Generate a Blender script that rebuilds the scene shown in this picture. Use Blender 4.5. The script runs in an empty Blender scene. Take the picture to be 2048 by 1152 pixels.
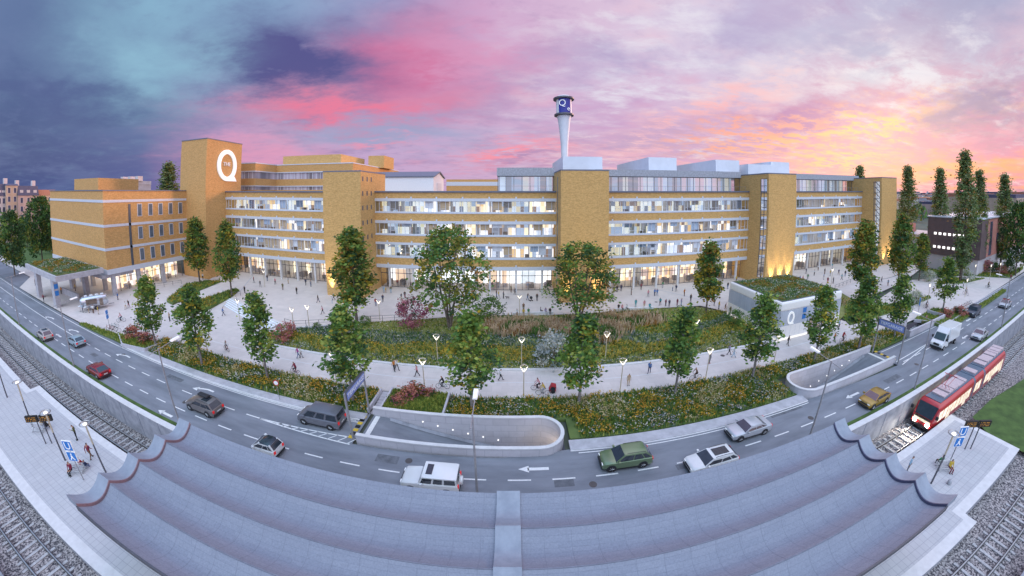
import bpy, math, random
from math import sin, cos, pi, radians, atan2, hypot
S = bpy.context.scene
COL = S.collection
# ---------------------------------------------------------------- camera: a stereographic panorama, 23.5 m up, looking along +Y
cd = bpy.data.cameras.new('camera'); cam = bpy.data.objects.new('camera', cd); COL.objects.link(cam); S.camera = cam
cam.location = (0, 0, 23.5); cam.rotation_euler = (pi/2, 0, 0)
cd.type = 'PANO'; cd.panorama_type = 'FISHEYE_LENS_POLYNOMIAL'; cd.sensor_width = 36; cd.fisheye_fov = radians(350)
cd.fisheye_polynomial_k0 = 0; cd.fisheye_polynomial_k1 = -0.0920015073; cd.fisheye_polynomial_k2 = 6.14049433e-05
cd.fisheye_polynomial_k3 = 6.61219360e-05; cd.fisheye_polynomial_k4 = -1.23802281e-06
cd.shift_y = -193/1152; cd.clip_start = .1; cd.clip_end = 8000
S.render.engine = 'CYCLES'
S.view_settings.view_transform = 'Standard'; S.view_settings.look = 'None'; S.view_settings.exposure = 0; S.view_settings.gamma = 1
S.cycles.max_bounces = 6; S.cycles.transparent_max_bounces = 12; S.cycles.sample_clamp_indirect = 4
def lin(c): return tuple(((v/255)/12.92 if v/255 <= .04045 else ((v/255+.055)/1.055)**2.4) for v in c)
# ---------------------------------------------------------------- sun low on the right, behind the building
SUN_AZ, SUN_EL = 62, 9
sd = bpy.data.lights.new('sun', 'SUN'); sun = bpy.data.objects.new('sun', sd); COL.objects.link(sun)
sd.energy = 2.2; sd.angle = radians(12); sd.color = (1, .56, .42)
sun.rotation_euler = (radians(90-SUN_EL), 0, radians(180-SUN_AZ)); sun.location = (60, 40, 60)
# ---------------------------------------------------------------- evening sky with clouds
W = bpy.data.worlds.new('World'); S.world = W; W.use_nodes = True
NT = W.node_tree; NT.nodes.clear()
def N(t, **k):
    n = NT.nodes.new(t)
    for a, v in k.items(): setattr(n, a, v)
    return n
def put(n, i, v):
    if v is None: return
    if hasattr(v, 'links'): NT.links.new(v, n.inputs[i])
    else: n.inputs[i].default_value = v
def mth(op, a, b=None, c=None, clamp=False):
    n = N('ShaderNodeMath', operation=op); n.use_clamp = clamp
    put(n, 0, a); put(n, 1, b); put(n, 2, c); return n.outputs[0]
def ramp(f, stops, interp='LINEAR'):
    n = N('ShaderNodeValToRGB'); cr = n.color_ramp; cr.interpolation = interp
    while len(cr.elements) < len(stops): cr.elements.new(.5)
    for e, (p, c) in zip(cr.elements, stops):
        e.position = p; e.color = (*(lin(c) if max(c) > 9 else c), 1)
    put(n, 0, f); return n.outputs[0]
def mix(f, a, b, blend='MIX', raw=False):
    n = N('ShaderNodeMix', data_type='RGBA', blend_type=blend); n.clamp_factor = True
    put(n, 0, f)
    for i, v in ((6, a), (7, b)):
        if isinstance(v, tuple): n.inputs[i].default_value = (*(lin(v) if max(v) > 9 else v), 1)
        else: put(n, i, v)
    return n.outputs[2]
def sm(v, lo, hi):
    n = N('ShaderNodeMapRange', interpolation_type='SMOOTHSTEP'); put(n, 0, v)
    n.inputs[1].default_value = lo; n.inputs[2].default_value = hi; return n.outputs[0]
tc = N('ShaderNodeTexCoord'); sp = N('ShaderNodeSeparateXYZ'); NT.links.new(tc.outputs['Generated'], sp.inputs[0])
dx, dy, dz = sp.outputs
AZ = mth('MULTIPLY', mth('ARCTAN2', dx, dy), 180/pi)          # degrees, + to the right
EL = mth('MULTIPLY', mth('ARCSINE', dz), 180/pi)
AF = mth('MULTIPLY_ADD', AZ, 1/360, .5)                        # 0..1 over the full turn
def az(d): return .5+d/360
zz = mth('ADD', mth('MAXIMUM', dz, 0), .13)
cb = N('ShaderNodeCombineXYZ'); put(cb, 0, mth('DIVIDE', dx, zz)); put(cb, 1, mth('DIVIDE', dy, zz))
def noise(scale, detail, rough, dist=0, off=(0, 0, 0), squash=(1, 1, 1), rot=0):
    mp = N('ShaderNodeMapping'); NT.links.new(cb.outputs[0], mp.inputs[0]); mp.inputs[1].default_value = off; mp.inputs[3].default_value = squash
    mp.inputs[2].default_value = (0, 0, rot)
    n = N('ShaderNodeTexNoise'); NT.links.new(mp.outputs[0], n.inputs[0])
    n.inputs['Scale'].default_value = scale; n.inputs['Detail'].default_value = detail
    n.inputs['Roughness'].default_value = rough; n.inputs['Distortion'].default_value = dist
    return n.outputs[0]
def blob(a0, e0, wa, we, tilt=0):
    u = mth('SUBTRACT', AZ, a0); v = mth('SUBTRACT', mth('SUBTRACT', EL, e0), mth('MULTIPLY', u, tilt))
    q = mth('ADD', mth('POWER', mth('ABSOLUTE', mth('DIVIDE', u, wa)), 2), mth('POWER', mth('ABSOLUTE', mth('DIVIDE', v, we)), 2))
    return mth('POWER', 2.718, mth('MULTIPLY', q, -1))
low = ramp(AF, [(0, (150, 165, 205)), (az(-110), (120, 140, 190)), (az(-78), (70, 86, 136)), (az(-62), (88, 98, 152)), (az(-50), (176, 138, 188)), (az(-42), (212, 154, 192)), (az(-28), (196, 165, 205)), (az(8), (206, 172, 205)),
                (az(35), (214, 166, 202)), (az(50), (226, 164, 188)), (az(62), (222, 146, 184)), (az(80), (226, 150, 178)), (az(120), (200, 170, 200)), (1, (150, 165, 205))])
high = ramp(AF, [(0, (170, 190, 230)), (az(-110), (140, 165, 205)), (az(-78), (92, 112, 155)), (az(-64), (136, 178, 205)), (az(-46), (136, 166, 200)), (az(-26), (150, 156, 198)), (az(-6), (205, 168, 205)),
                 (az(18), (216, 190, 216)), (az(45), (212, 206, 228)), (az(75), (170, 182, 212)), (az(120), (165, 185, 220)), (1, (170, 190, 230))])
base = mix(sm(EL, 3, 25), low, high)
n1 = noise(.75, 9, .56, .3, (3.1, 1.7, 0), (1, 1.25, 1), .35)
n2 = noise(1.5, 9, .58, .25, (7.3, -2.2, 0), (1, 1.5, 1), -.3)
n4 = noise(2.6, 10, .66, .2, (11.3, 2.2, 0), (1, 1.7, 1), .5)
n3 = noise(4.5, 8, .66, .2, (1.3, 5.2, 0), (1, 1.6, 1), .2)
dark = ramp(AF, [(0, (120, 135, 180)), (az(-70), (106, 122, 166)), (az(-30), (104, 98, 152)), (az(0), (150, 132, 178)), (az(30), (172, 148, 188)), (az(55), (186, 134, 178)), (az(78), (150, 140, 180)), (1, (120, 135, 180))])
brite = ramp(AF, [(0, (200, 210, 235)), (az(-70), (140, 186, 206)), (az(-40), (168, 188, 214)), (az(-20), (226, 160, 192)), (az(5), (242, 176, 196)), (az(30), (244, 206, 216)), (az(52), (244, 206, 208)), (az(75), (225, 220, 232)), (1, (200, 210, 235))])
c1 = mix(mth('MULTIPLY', sm(n1, .48, .64), .42), base, dark)
c1 = mix(mth('MULTIPLY', sm(n2, .5, .78), mth('MULTIPLY_ADD', sm(AZ, -60, 0), .45, .14)), c1, brite)
c1 = mix(mth('MULTIPLY', sm(n3, .46, .72), .34), c1, dark)
c1 = mix(mth('MULTIPLY', mth('MULTIPLY', sm(n4, .5, .66), sm(AZ, -15, 25)), .5), c1, (236, 232, 240))
c1 = mix(mth('MULTIPLY', mth('MULTIPLY', sm(n2, .5, .6), sm(AZ, -5, 30)), mth('MULTIPLY', sm(EL, 24, 12), .45)), c1, (244, 178, 192))
# cloud masses; their edges are torn by noise so that they break up into wisps
wa_ = noise(1.15, 10, .64, .15, (5.1, 9.2, 0), (1, 1.4, 1), .3); wb_ = noise(1.3, 10, .64, .15, (15.1, -4.2, 0), (1, 1.4, 1), -.2)
AZ0, EL0 = AZ, EL
AZ = mth('MULTIPLY_ADD', mth('SUBTRACT', wa_, .5), 30, AZ0); EL = mth('MULTIPLY_ADD', mth('SUBTRACT', wb_, .5), 13, EL0)
def cloud(a0, e0, wa, we, tilt, col, amt, tex=None, lo=.3, hi=.6):
    global c1
    m = blob(a0, e0, wa, we, tilt)
    if tex is not None: m = mth('MULTIPLY', m, sm(tex, lo, hi))
    c1 = mix(mth('MULTIPLY', m, amt, clamp=True), c1, col)
cloud(-24, 10.6, 17, 2.6, .02, (150, 166, 203), 1.0)                      # blue grey gap under the pink band
cloud(-20, 22, 13, 7.5, .12, (212, 122, 164), 1.15, n1, .22, .5)         # magenta mass
cloud(-8, 24, 12, 7, .1, (218, 152, 190), .8, n3, .35, .6)
cloud(-42, 20.5, 15, 5.6, -.03, (86, 84, 140), 1.35, n2, .18, .42)       # its violet shaded side
cloud(-30, 14.0, 17, 2.3, .09, (230, 124, 156), 1.15, n2, .28, .5)       # lit pink underside
cloud(-69, 11.4, 11, 3.0, -.03, (76, 88, 140), 1.25, n2, .25, .45)       # slate bank on the left
cloud(-76, 17.0, 8, 3.0, 0, (98, 118, 160), .7)
cloud(-61, 19, 9, 7, 0, (140, 182, 206), 1.1, n1, .25, .55)
cloud(-46, 6.3, 9, 2.4, 0, (222, 154, 188), .8)
cloud(-25, 8.2, 5, 1.0, .1, (226, 150, 180), .9, n3, .4, .55)
cloud(1, 7.0, 8, 1.9, .1, (248, 148, 166), 1.3, n3, .36, .52)            # small pink cloud left of the chimney
cloud(3, 6.0, 7, 1.0, .1, (168, 140, 186), .9, n3, .36, .52)
cloud(30, 20, 22, 8, .12, (226, 222, 236), .75, n4, .38, .6)             # white breaks, upper right
cloud(64, 15, 17, 5, -.1, (218, 226, 240), .95, n4, .36, .58)
cloud(34, 13, 18, 3.2, .25, (248, 186, 190), 1.0, n4, .42, .58)          # salmon bank
cloud(24, 10, 14, 1.8, 0, (188, 158, 198), .8, n3, .34, .54)
cloud(51, 11.8, 13, 2.4, .05, (186, 136, 186), 1.1, n2, .28, .5)         # violet bar
cloud(34, 24, 26, 7, .1, (172, 160, 202), .8, n1, .42, .58)
cloud(66, 19, 14, 6, -.1, (160, 168, 206), .8, n2, .44, .6)
cloud(18, 15, 14, 4, .2, (196, 156, 200), .8, n2, .42, .58)
cloud(50, 8.2, 16, 2.6, .04, (252, 186, 150), 1.1, n3, .44, .58)        # gold streaks round the sunset
cloud(62, 8.8, 11, 1.8, .05, (255, 204, 150), 1.1, n3, .44, .56)
cloud(40, 9.6, 10, 1.6, .1, (252, 168, 150), 1.0, n3, .44, .6)
cloud(64, 5.2, 13, 2.0, 0, (214, 144, 190), .9)
cloud(74, 9.4, 7, 2.6, .1, (150, 138, 182), .9, n2, .32, .5)
cloud(74, 2.6, 12, 1.5, 0, (255, 176, 128), .85)
cloud(54, 4.6, 9, 1.3, 0, (255, 200, 150), .9, n3, .4, .56)
AZ, EL = AZ0, EL0
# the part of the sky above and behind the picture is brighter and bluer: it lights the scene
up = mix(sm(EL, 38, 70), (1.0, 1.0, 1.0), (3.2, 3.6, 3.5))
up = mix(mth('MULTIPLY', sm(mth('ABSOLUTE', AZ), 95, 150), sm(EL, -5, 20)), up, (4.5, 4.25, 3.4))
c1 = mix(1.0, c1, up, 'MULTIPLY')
c1 = mix(sm(EL, 0, -4), c1, (70, 74, 92))
sky = N('ShaderNodeTexSky', sky_type='NISHITA'); sky.sun_disc = False; sky.sun_elevation = radians(SUN_EL); sky.sun_rotation = radians(SUN_AZ)
sky.air_density = 1.4; sky.dust_density = 2
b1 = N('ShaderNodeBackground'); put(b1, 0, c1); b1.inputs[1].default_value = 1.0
b2 = N('ShaderNodeBackground'); put(b2, 0, sky.outputs[0]); b2.inputs[1].default_value = .008
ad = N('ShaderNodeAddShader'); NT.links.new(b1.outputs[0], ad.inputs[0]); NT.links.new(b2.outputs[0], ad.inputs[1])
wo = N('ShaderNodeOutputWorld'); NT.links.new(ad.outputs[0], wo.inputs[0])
W.cycles.sampling_method = 'MANUAL'; W.cycles.sample_map_resolution = 1024

# ---------------------------------------------------------------- helpers
def tag(o, label=None, cat=None, group=None, kind=None):
    for k, v in (('label', label), ('category', cat), ('group', group), ('kind', kind)):
        if v: o[k] = v
    return o
def empty(name, loc=(0, 0, 0), rz=0, label=None, cat=None, group=None):
    o = bpy.data.objects.new(name, None); COL.objects.link(o); o.location = loc; o.rotation_euler = (0, 0, rz); o.empty_display_size = .3
    return tag(o, label, cat, group)
class MB:
    def __init__(s): s.v = []; s.f = []; s.m = []
    def add(s, vs, fs, m=0):
        b = len(s.v); s.v += [tuple(p) for p in vs]
        for f in fs: s.f.append([i+b for i in f]); s.m.append(m)
        return s
    def quad(s, a, b, c, d, m=0): return s.add([a, b, c, d], [(0, 1, 2, 3)], m)
    def poly(s, pts, m=0): return s.add(pts, [tuple(range(len(pts)))], m)
    def box(s, x0, x1, y0, y1, z0, z1, m=0):
        return s.add([(x, y, z) for z in (z0, z1) for y in (y0, y1) for x in (x0, x1)],
                     [(0, 2, 3, 1), (4, 5, 7, 6), (0, 1, 5, 4), (2, 6, 7, 3), (0, 4, 6, 2), (1, 3, 7, 5)], m)
    def prism(s, pl, z0, z1, m=0, mt=None):
        n = len(pl); ar = sum(pl[i][0]*pl[(i+1) % n][1]-pl[(i+1) % n][0]*pl[i][1] for i in range(n))
        if ar < 0: pl = pl[::-1]
        za = z0 if isinstance(z0, (list, tuple)) else [z0]*n; zb = z1 if isinstance(z1, (list, tuple)) else [z1]*n
        if ar < 0: za, zb = za[::-1], zb[::-1]
        b = len(s.v); s.v += [(p[0], p[1], z) for p, z in zip(pl, za)]+[(p[0], p[1], z) for p, z in zip(pl, zb)]
        s.f.append([b+i for i in range(n)][::-1]); s.m.append(m)
        s.f.append([b+n+i for i in range(n)]); s.m.append(m if mt is None else mt)
        for i in range(n):
            j = (i+1) % n; s.f.append([b+i, b+j, b+n+j, b+n+i]); s.m.append(m)
        return s
    def tube(s, pts, rad, n=6, m=0, cap=True):
        if not isinstance(rad, (list, tuple)): rad = [rad]*len(pts)
        b = len(s.v)
        for i, p in enumerate(pts):
            a = pts[max(i-1, 0)]; c = pts[min(i+1, len(pts)-1)]
            d = [c[k]-a[k] for k in range(3)]; L = math.sqrt(sum(q*q for q in d)) or 1; d = [q/L for q in d]
            h = (0, 0, 1) if abs(d[2]) < .9 else (1, 0, 0)
            u = (d[1]*h[2]-d[2]*h[1], d[2]*h[0]-d[0]*h[2], d[0]*h[1]-d[1]*h[0]); L = math.sqrt(sum(q*q for q in u)); u = [q/L for q in u]
            w = (d[1]*u[2]-d[2]*u[1], d[2]*u[0]-d[0]*u[2], d[0]*u[1]-d[1]*u[0])
            for k in range(n):
                t = 2*pi*k/n; s.v.append(tuple(p[q]+rad[i]*(cos(t)*u[q]+sin(t)*w[q]) for q in range(3)))
        for i in range(len(pts)-1):
            for k in range(n):
                j = (k+1) % n; s.f.append([b+i*n+k, b+i*n+j, b+(i+1)*n+j, b+(i+1)*n+k]); s.m.append(m)
        if cap:
            s.f.append([b+k for k in range(n)][::-1]); s.m.append(m)
            e = b+(len(pts)-1)*n; s.f.append([e+k for k in range(n)]); s.m.append(m)
        return s
    def bar(s, a, b, w, m=0): return s.tube([a, b], w, 4, m)
    def lathe(s, prof, n=16, c=(0, 0, 0), m=0, axis='z'):
        b = len(s.v)
        for r, z in prof:
            for k in range(n):
                t = 2*pi*k/n; q = (r*cos(t), r*sin(t), z)
                if axis == 'y': q = (r*cos(t), z, r*sin(t))
                if axis == 'x': q = (z, r*cos(t), r*sin(t))
                s.v.append((c[0]+q[0], c[1]+q[1], c[2]+q[2]))
        for i in range(len(prof)-1):
            for k in range(n):
                j = (k+1) % n; s.f.append([b+i*n+k, b+i*n+j, b+(i+1)*n+j, b+(i+1)*n+k]); s.m.append(m)
        s.f.append([b+k for k in range(n)][::-1]); s.m.append(m)
        e = b+(len(prof)-1)*n; s.f.append([e+k for k in range(n)]); s.m.append(m)
        return s
    def build(s, name, mats, parent=None, loc=None, smooth=0, bevel=0):
        me = bpy.data.meshes.new(name); me.from_pydata(s.v, [], s.f)
        if not isinstance(mats, (list, tuple)): mats = [mats]
        for m in mats: me.materials.append(m)
        if len(mats) > 1: me.polygons.foreach_set('material_index', s.m)
        if smooth:
            me.polygons.foreach_set('use_smooth', [True]*len(s.f)); me.update()
            try: me.set_sharp_from_angle(angle=radians(smooth))
            except Exception: pass
        me.update()
        o = bpy.data.objects.new(name, me); COL.objects.link(o)
        if parent: o.parent = parent
        if loc: o.location = loc
        if bevel:
            b = o.modifiers.new('bevel', 'BEVEL'); b.width = bevel; b.segments = 2; b.limit_method = 'ANGLE'
        return o
def copy_tree(o, parent=None):
    c = o.copy(); COL.objects.link(c)
    if parent: c.parent = parent
    for ch in KIDS.get(o.name, None) or list(o.children): copy_tree(ch, c)
    return c
KIDS = {}
def struct(o, label=None): o['kind'] = 'structure'; return tag(o, label)

# ---------------------------------------------------------------- materials
M = {}
def mat(name, c, rough=.6, metal=0, var=.12, scale=3.0, bump=0, bscale=None, emit=None, estr=0, c2=None, spec=.5, coat=0, detail=5, stretch=None, low=.35, high=.65):
    m = bpy.data.materials.new(name); m.use_nodes = True; nt = m.node_tree; b = nt.nodes['Principled BSDF']
    b.inputs['Roughness'].default_value = rough; b.inputs['Metallic'].default_value = metal
    b.inputs['Specular IOR Level'].default_value = spec
    if coat: b.inputs['Coat Weight'].default_value = coat; b.inputs['Coat Roughness'].default_value = .08
    c2 = c2 or tuple(v*(1-var*1.6) for v in c); c1 = c if c2 else c
    tcn = nt.nodes.new('ShaderNodeTexCoord'); src = tcn.outputs['Object']
    if stretch:
        mp = nt.nodes.new('ShaderNodeMapping'); mp.inputs[3].default_value = stretch; nt.links.new(src, mp.inputs[0]); src = mp.outputs[0]
    n = nt.nodes.new('ShaderNodeTexNoise'); n.inputs['Scale'].default_value = scale; n.inputs['Detail'].default_value = detail; n.inputs['Roughness'].default_value = .6
    nt.links.new(src, n.inputs[0])
    r = nt.nodes.new('ShaderNodeValToRGB'); r.color_ramp.elements[0].position = low; r.color_ramp.elements[1].position = high
    r.color_ramp.elements[0].color = (*c2, 1); r.color_ramp.elements[1].color = (*c1, 1)
    nt.links.new(n.outputs[0], r.inputs[0]); nt.links.new(r.outputs[0], b.inputs['Base Color'])
    if bump:
        n2 = nt.nodes.new('ShaderNodeTexNoise'); n2.inputs['Scale'].default_value = bscale or scale*6; n2.inputs['Detail'].default_value = 4; nt.links.new(src, n2.inputs[0])
        bp_ = nt.nodes.new('ShaderNodeBump'); bp_.inputs['Strength'].default_value = bump; bp_.inputs['Distance'].default_value = .05
        nt.links.new(n2.outputs[0], bp_.inputs['Height']); nt.links.new(bp_.outputs[0], b.inputs['Normal'])
    if emit:
        b.inputs['Emission Color'].default_value = (*emit, 1); b.inputs['Emission Strength'].default_value = estr
    M[name] = m; return m
def brickmat(name, c1, c2, mortar, sx, sz, rough=.85, axis='xz', mort=.02, bump=.4, noise_amt=.5, offset=.5, nscale=.55):
    """courses of bricks / paving slabs laid out in metres on the object's own surface"""
    m = bpy.data.materials.new(name); m.use_nodes = True; nt = m.node_tree; b = nt.nodes['Principled BSDF']; b.inputs['Roughness'].default_value = rough
    tcn = nt.nodes.new('ShaderNodeTexCoord'); sep = nt.nodes.new('ShaderNodeSeparateXYZ'); nt.links.new(tcn.outputs['Object'], sep.inputs[0])
    cbn = nt.nodes.new('ShaderNodeCombineXYZ')
    if axis == 'xz':
        ad_ = nt.nodes.new('ShaderNodeMath'); ad_.operation = 'ADD'; nt.links.new(sep.outputs[0], ad_.inputs[0]); nt.links.new(sep.outputs[1], ad_.inputs[1])
        nt.links.new(ad_.outputs[0], cbn.inputs[0]); nt.links.new(sep.outputs[2], cbn.inputs[1])
    else:
        nt.links.new(sep.outputs[0], cbn.inputs[0]); nt.links.new(sep.outputs[1], cbn.inputs[1])
    br = nt.nodes.new('ShaderNodeTexBrick'); nt.links.new(cbn.outputs[0], br.inputs[0])
    br.inputs['Color1'].default_value = (*c1, 1); br.inputs['Color2'].default_value = (*c2, 1); br.inputs['Mortar'].default_value = (*mortar, 1)
    br.inputs['Scale'].default_value = 1; br.inputs['Mortar Size'].default_value = mort; br.inputs['Mortar Smooth'].default_value = .1
    br.inputs['Brick Width'].default_value = sx; br.inputs['Row Height'].default_value = sz; br.offset = offset
    n = nt.nodes.new('ShaderNodeTexNoise'); n.inputs['Scale'].default_value = nscale; n.inputs['Detail'].default_value = 8; n.inputs['Roughness'].default_value = .75
    nt.links.new(tcn.outputs['Object'], n.inputs[0])
    hs = nt.nodes.new('ShaderNodeHueSaturation'); nt.links.new(br.outputs[0], hs.inputs['Color'])
    mr = nt.nodes.new('ShaderNodeMapRange'); nt.links.new(n.outputs[0], mr.inputs[0]); mr.inputs[1].default_value = .3; mr.inputs[2].default_value = .7
    mr.inputs[3].default_value = 1-noise_amt*.5; mr.inputs[4].default_value = 1+noise_amt*.5
    nt.links.new(mr.outputs[0], hs.inputs['Value']); nt.links.new(hs.outputs[0], b.inputs['Base Color'])
    bp_ = nt.nodes.new('ShaderNodeBump'); bp_.inputs['Strength'].default_value = bump; bp_.inputs['Distance'].default_value = .02
    nt.links.new(br.outputs[1], bp_.inputs['Height']); bp_.invert = True; nt.links.new(bp_.outputs[0], b.inputs['Normal'])
    M[name] = m; return m
def glassmat(name, tint=(.75, .85, .9), refl=.25, rough=.03):
    m = bpy.data.materials.new(name); m.use_nodes = True; nt = m.node_tree; nt.nodes.clear()
    t = nt.nodes.new('ShaderNodeBsdfTransparent'); t.inputs[0].default_value = (*tint, 1)
    g = nt.nodes.new('ShaderNodeBsdfGlossy'); g.inputs['Roughness'].default_value = rough; g.inputs[0].default_value = (.95, .95, 1, 1)
    fr = nt.nodes.new('ShaderNodeFresnel'); fr.inputs[0].default_value = 1.5
    nz = nt.nodes.new('ShaderNodeTexNoise'); nz.inputs['Scale'].default_value = 1.2
    ma = nt.nodes.new('ShaderNodeMath'); ma.operation = 'MULTIPLY_ADD'; nt.links.new(nz.outputs[0], ma.inputs[0]); ma.inputs[1].default_value = .1; ma.inputs[2].default_value = refl-.05
    a = nt.nodes.new('ShaderNodeMath'); a.operation = 'ADD'; a.use_clamp = True; nt.links.new(fr.outputs[0], a.inputs[0]); nt.links.new(ma.outputs[0], a.inputs[1])
    x = nt.nodes.new('ShaderNodeMixShader'); nt.links.new(a.outputs[0], x.inputs[0]); nt.links.new(t.outputs[0], x.inputs[1]); nt.links.new(g.outputs[0], x.inputs[2])
    o = nt.nodes.new('ShaderNodeOutputMaterial'); nt.links.new(x.outputs[0], o.inputs[0]); M[name] = m; return m
def roommat(name, cols, strength, cw, ch, seed=0.0):
    """back wall of lit rooms: panels of different colours that give off the room's light"""
    m = bpy.data.materials.new(name); m.use_nodes = True; nt = m.node_tree; b = nt.nodes['Principled BSDF']
    tcn = nt.nodes.new('ShaderNodeTexCoord'); mp = nt.nodes.new('ShaderNodeMapping'); nt.links.new(tcn.outputs['Object'], mp.inputs[0])
    mp.inputs[3].default_value = (1/cw, 1/cw, 1/ch); mp.inputs[1].default_value = (seed, seed, seed)
    fl = nt.nodes.new('ShaderNodeVectorMath'); fl.operation = 'FLOOR'; nt.links.new(mp.outputs[0], fl.inputs[0])
    wn = nt.nodes.new('ShaderNodeTexWhiteNoise'); nt.links.new(fl.outputs[0], wn.inputs[0])
    sx = nt.nodes.new('ShaderNodeSeparateColor'); nt.links.new(wn.outputs['Color'], sx.inputs[0])
    r = nt.nodes.new('ShaderNodeValToRGB'); r.color_ramp.interpolation = 'CONSTANT'
    while len(r.color_ramp.elements) < len(cols): r.color_ramp.elements.new(.5)
    for i, (e, c) in enumerate(zip(r.color_ramp.elements, cols)): e.position = i/len(cols); e.color = (*c, 1)
    nt.links.new(sx.outputs[0], r.inputs[0]); nt.links.new(r.outputs[0], b.inputs['Base Color']); nt.links.new(r.outputs[0], b.inputs['Emission Color'])
    b.inputs['Emission Strength'].default_value = strength; b.inputs['Roughness'].default_value = .8
    M[name] = m; return m
brickmat('brick', (.66, .385, .13), (.50, .28, .08), (.58, .41, .2), .5, .16, noise_amt=.4, nscale=3.2)
brickmat('brick_orange', (.66, .36, .12), (.50, .265, .075), (.56, .38, .19), .5, .16, noise_amt=.4, nscale=3.2)
mat('white_band', (.62, .66, .74), .5, var=.06)
mat('white_metal', (.78, .8, .84), .45, var=.05)
mat('white_roofbox', (.72, .76, .84), .5, var=.05, scale=.4)
mat('grey_fascia', (.42, .44, .5), .7, var=.2, scale=2.5, bump=.3)
mat('coping', (.16, .18, .24), .5)
mat('roof_felt', (.22, .23, .27), .9, var=.2, scale=.3)
mat('frame', (.66, .68, .74), .4, var=.04)
mat('frame_dark', (.1, .11, .13), .4)
mat('concrete', (.5, .49, .53), .8, var=.14, scale=1.2, bump=.25)
mat('concrete_dark', (.33, .34, .39), .85, var=.2, scale=.9, bump=.3)
mat('concrete_light', (.68, .67, .68), .75, var=.08, scale=1.5)
brickmat('wallstone', (.52, .5, .55), (.48, .46, .5), (.36, .35, .4), 1.6, .8, mort=.02, noise_amt=.2)
brickmat('paving', (.62, .56, .54), (.58, .53, .51), (.50, .46, .45), 1.2, 1.2, axis='xy', mort=.015, noise_amt=.16, bump=.1, offset=.5)
brickmat('plaza_paving', (.64, .565, .525), (.60, .53, .495), (.54, .475, .45), 2.4, 1.2, axis='xy', mort=.012, noise_amt=.16, bump=.1)
brickmat('platform_paving', (.49, .49, .51), (.46, .46, .485), (.35, .35, .385), .6, .6, axis='xy', mort=.02, noise_amt=.12, bump=.2, offset=0)
mat('asphalt', (.25, .265, .305), .9, c2=(.15, .162, .19), scale=.55, detail=12, bump=.35, bscale=16, low=.3, high=.7, stretch=(.3, 1.3, 1))
mat('asphalt_far', (.2, .21, .25), .9, var=.15, scale=.2)
mat('road_paint', (.8, .8, .8), .6, var=.1, scale=4)
mat('ballast', (.50, .45, .44), .95, c2=(.05, .045, .055), scale=6.5, detail=3, bump=1, bscale=9, low=.41, high=.63)
mat('rail_steel', (.62, .6, .6), .3, metal=.7); mat('rail_side', (.06, .05, .05), .8)
mat('sleeper', (.50, .49, .5), .85, var=.2)
mat('soil', (.10, .075, .045), .95, var=.3, scale=1.5)
mat('lawn', (.085, .15, .035), .95, c2=(.045, .085, .02), scale=.7, detail=9, bump=.6, bscale=12)
mat('lawn_rough', (.25, .26, .09), .95, c2=(.15, .17, .05), scale=.6, detail=9, bump=.7, bscale=9)
mat('lawn_dark', (.13, .18, .05), .95, c2=(.08, .12, .035), scale=.5, detail=9)
mat('ground_far', (.11, .13, .10), .95, var=.3, scale=.02, detail=8)
mat('steel', (.5, .5, .52), .35, metal=.7)
mat('dark_steel', (.13, .13, .15), .45, metal=.4)
mat('pole_grey', (.36, .35, .37), .5, metal=.3)
mat('black', (.02, .02, .024), .5)
brickmat('canopy_tile', (.245, .265, .325), (.225, .245, .305), (.185, .205, .26), 1.6, .3, axis='xy', mort=.008, noise_amt=.38, bump=.3, offset=.37, nscale=9)
mat('canopy_trim', (.30, .335, .40), .75, c2=(.24, .27, .33), scale=1.3, detail=10, bump=.3)
mat('lamp_glow', (.9, .9, .9), .4, emit=(1, .86, .62), estr=1.9)
mat('lamp_white', (.9, .9, .9), .4, emit=(1, .96, .9), estr=1.5)
mat('blue_sign', (.02, .16, .5), .4, emit=(.05, .3, .9), estr=.12)
mat('sign_white', (.85, .87, .9), .4, emit=(1, 1, 1), estr=.1)
mat('q_white', (.9, .9, .9), .4, emit=(1, 1, 1), estr=.35)
glassmat('glass', refl=.2); glassmat('glass_clear', (.9, .95, .96), .08)
roommat('rooms_upper', [(.86, .88, .95), (.95, .82, .58), (.36, .44, .58), (.95, .93, .92), (.66, .46, .25), (.20, .22, .28), (.97, .93, .85), (.55, .62, .75), (.24, .17, .14), (.92, .9, .88), (.8, .66, .45)], .95, .95, 5)
roommat('rooms_shop', [(1, .86, .6), (.98, .93, .84), (.8, .5, .26), (1, .8, .5), (.95, .95, .95), (.45, .32, .28), (1, .9, .7), (.75, .6, .55)], 1.2, .8, 1.9, .3)
roommat('rooms_lobby', [(.97, .97, 1), (.92, .95, 1), (.6, .64, .7), (1, .97, .92), (.7, .5, .36)], 1.25, 1.2, 4, 1.1)
roommat('rooms_pent', [(.75, .8, .95), (.86, .86, .92), (.5, .55, .66), (.9, .82, .74), (.86, .66, .7), (.4, .36, .38)], .7, 1.4, 6, .1)
mat('ceiling_light', (1, 1, 1), .5, emit=(1, .97, .92), estr=3)
mat('furniture', (.28, .22, .18), .7, var=.3); mat('goods', (.75, .5, .3), .7, c2=(.3, .35, .5), scale=1.6)
mat('blind_blue', (.42, .52, .66), .8); mat('blind_white', (.72, .75, .82), .8); mat('blind_tan', (.55, .42, .28), .8)
mat('stairwell', (.8, .8, .85), .6, emit=(.85, .88, 1), estr=.55)
mat('sedum', (.16, .15, .04), .95, c2=(.05, .10, .03), scale=1.1, detail=9, bump=.8, bscale=8)
mat('dark_glass', (.16, .2, .26), .12, var=.3, scale=.5, spec=.8)
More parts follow.
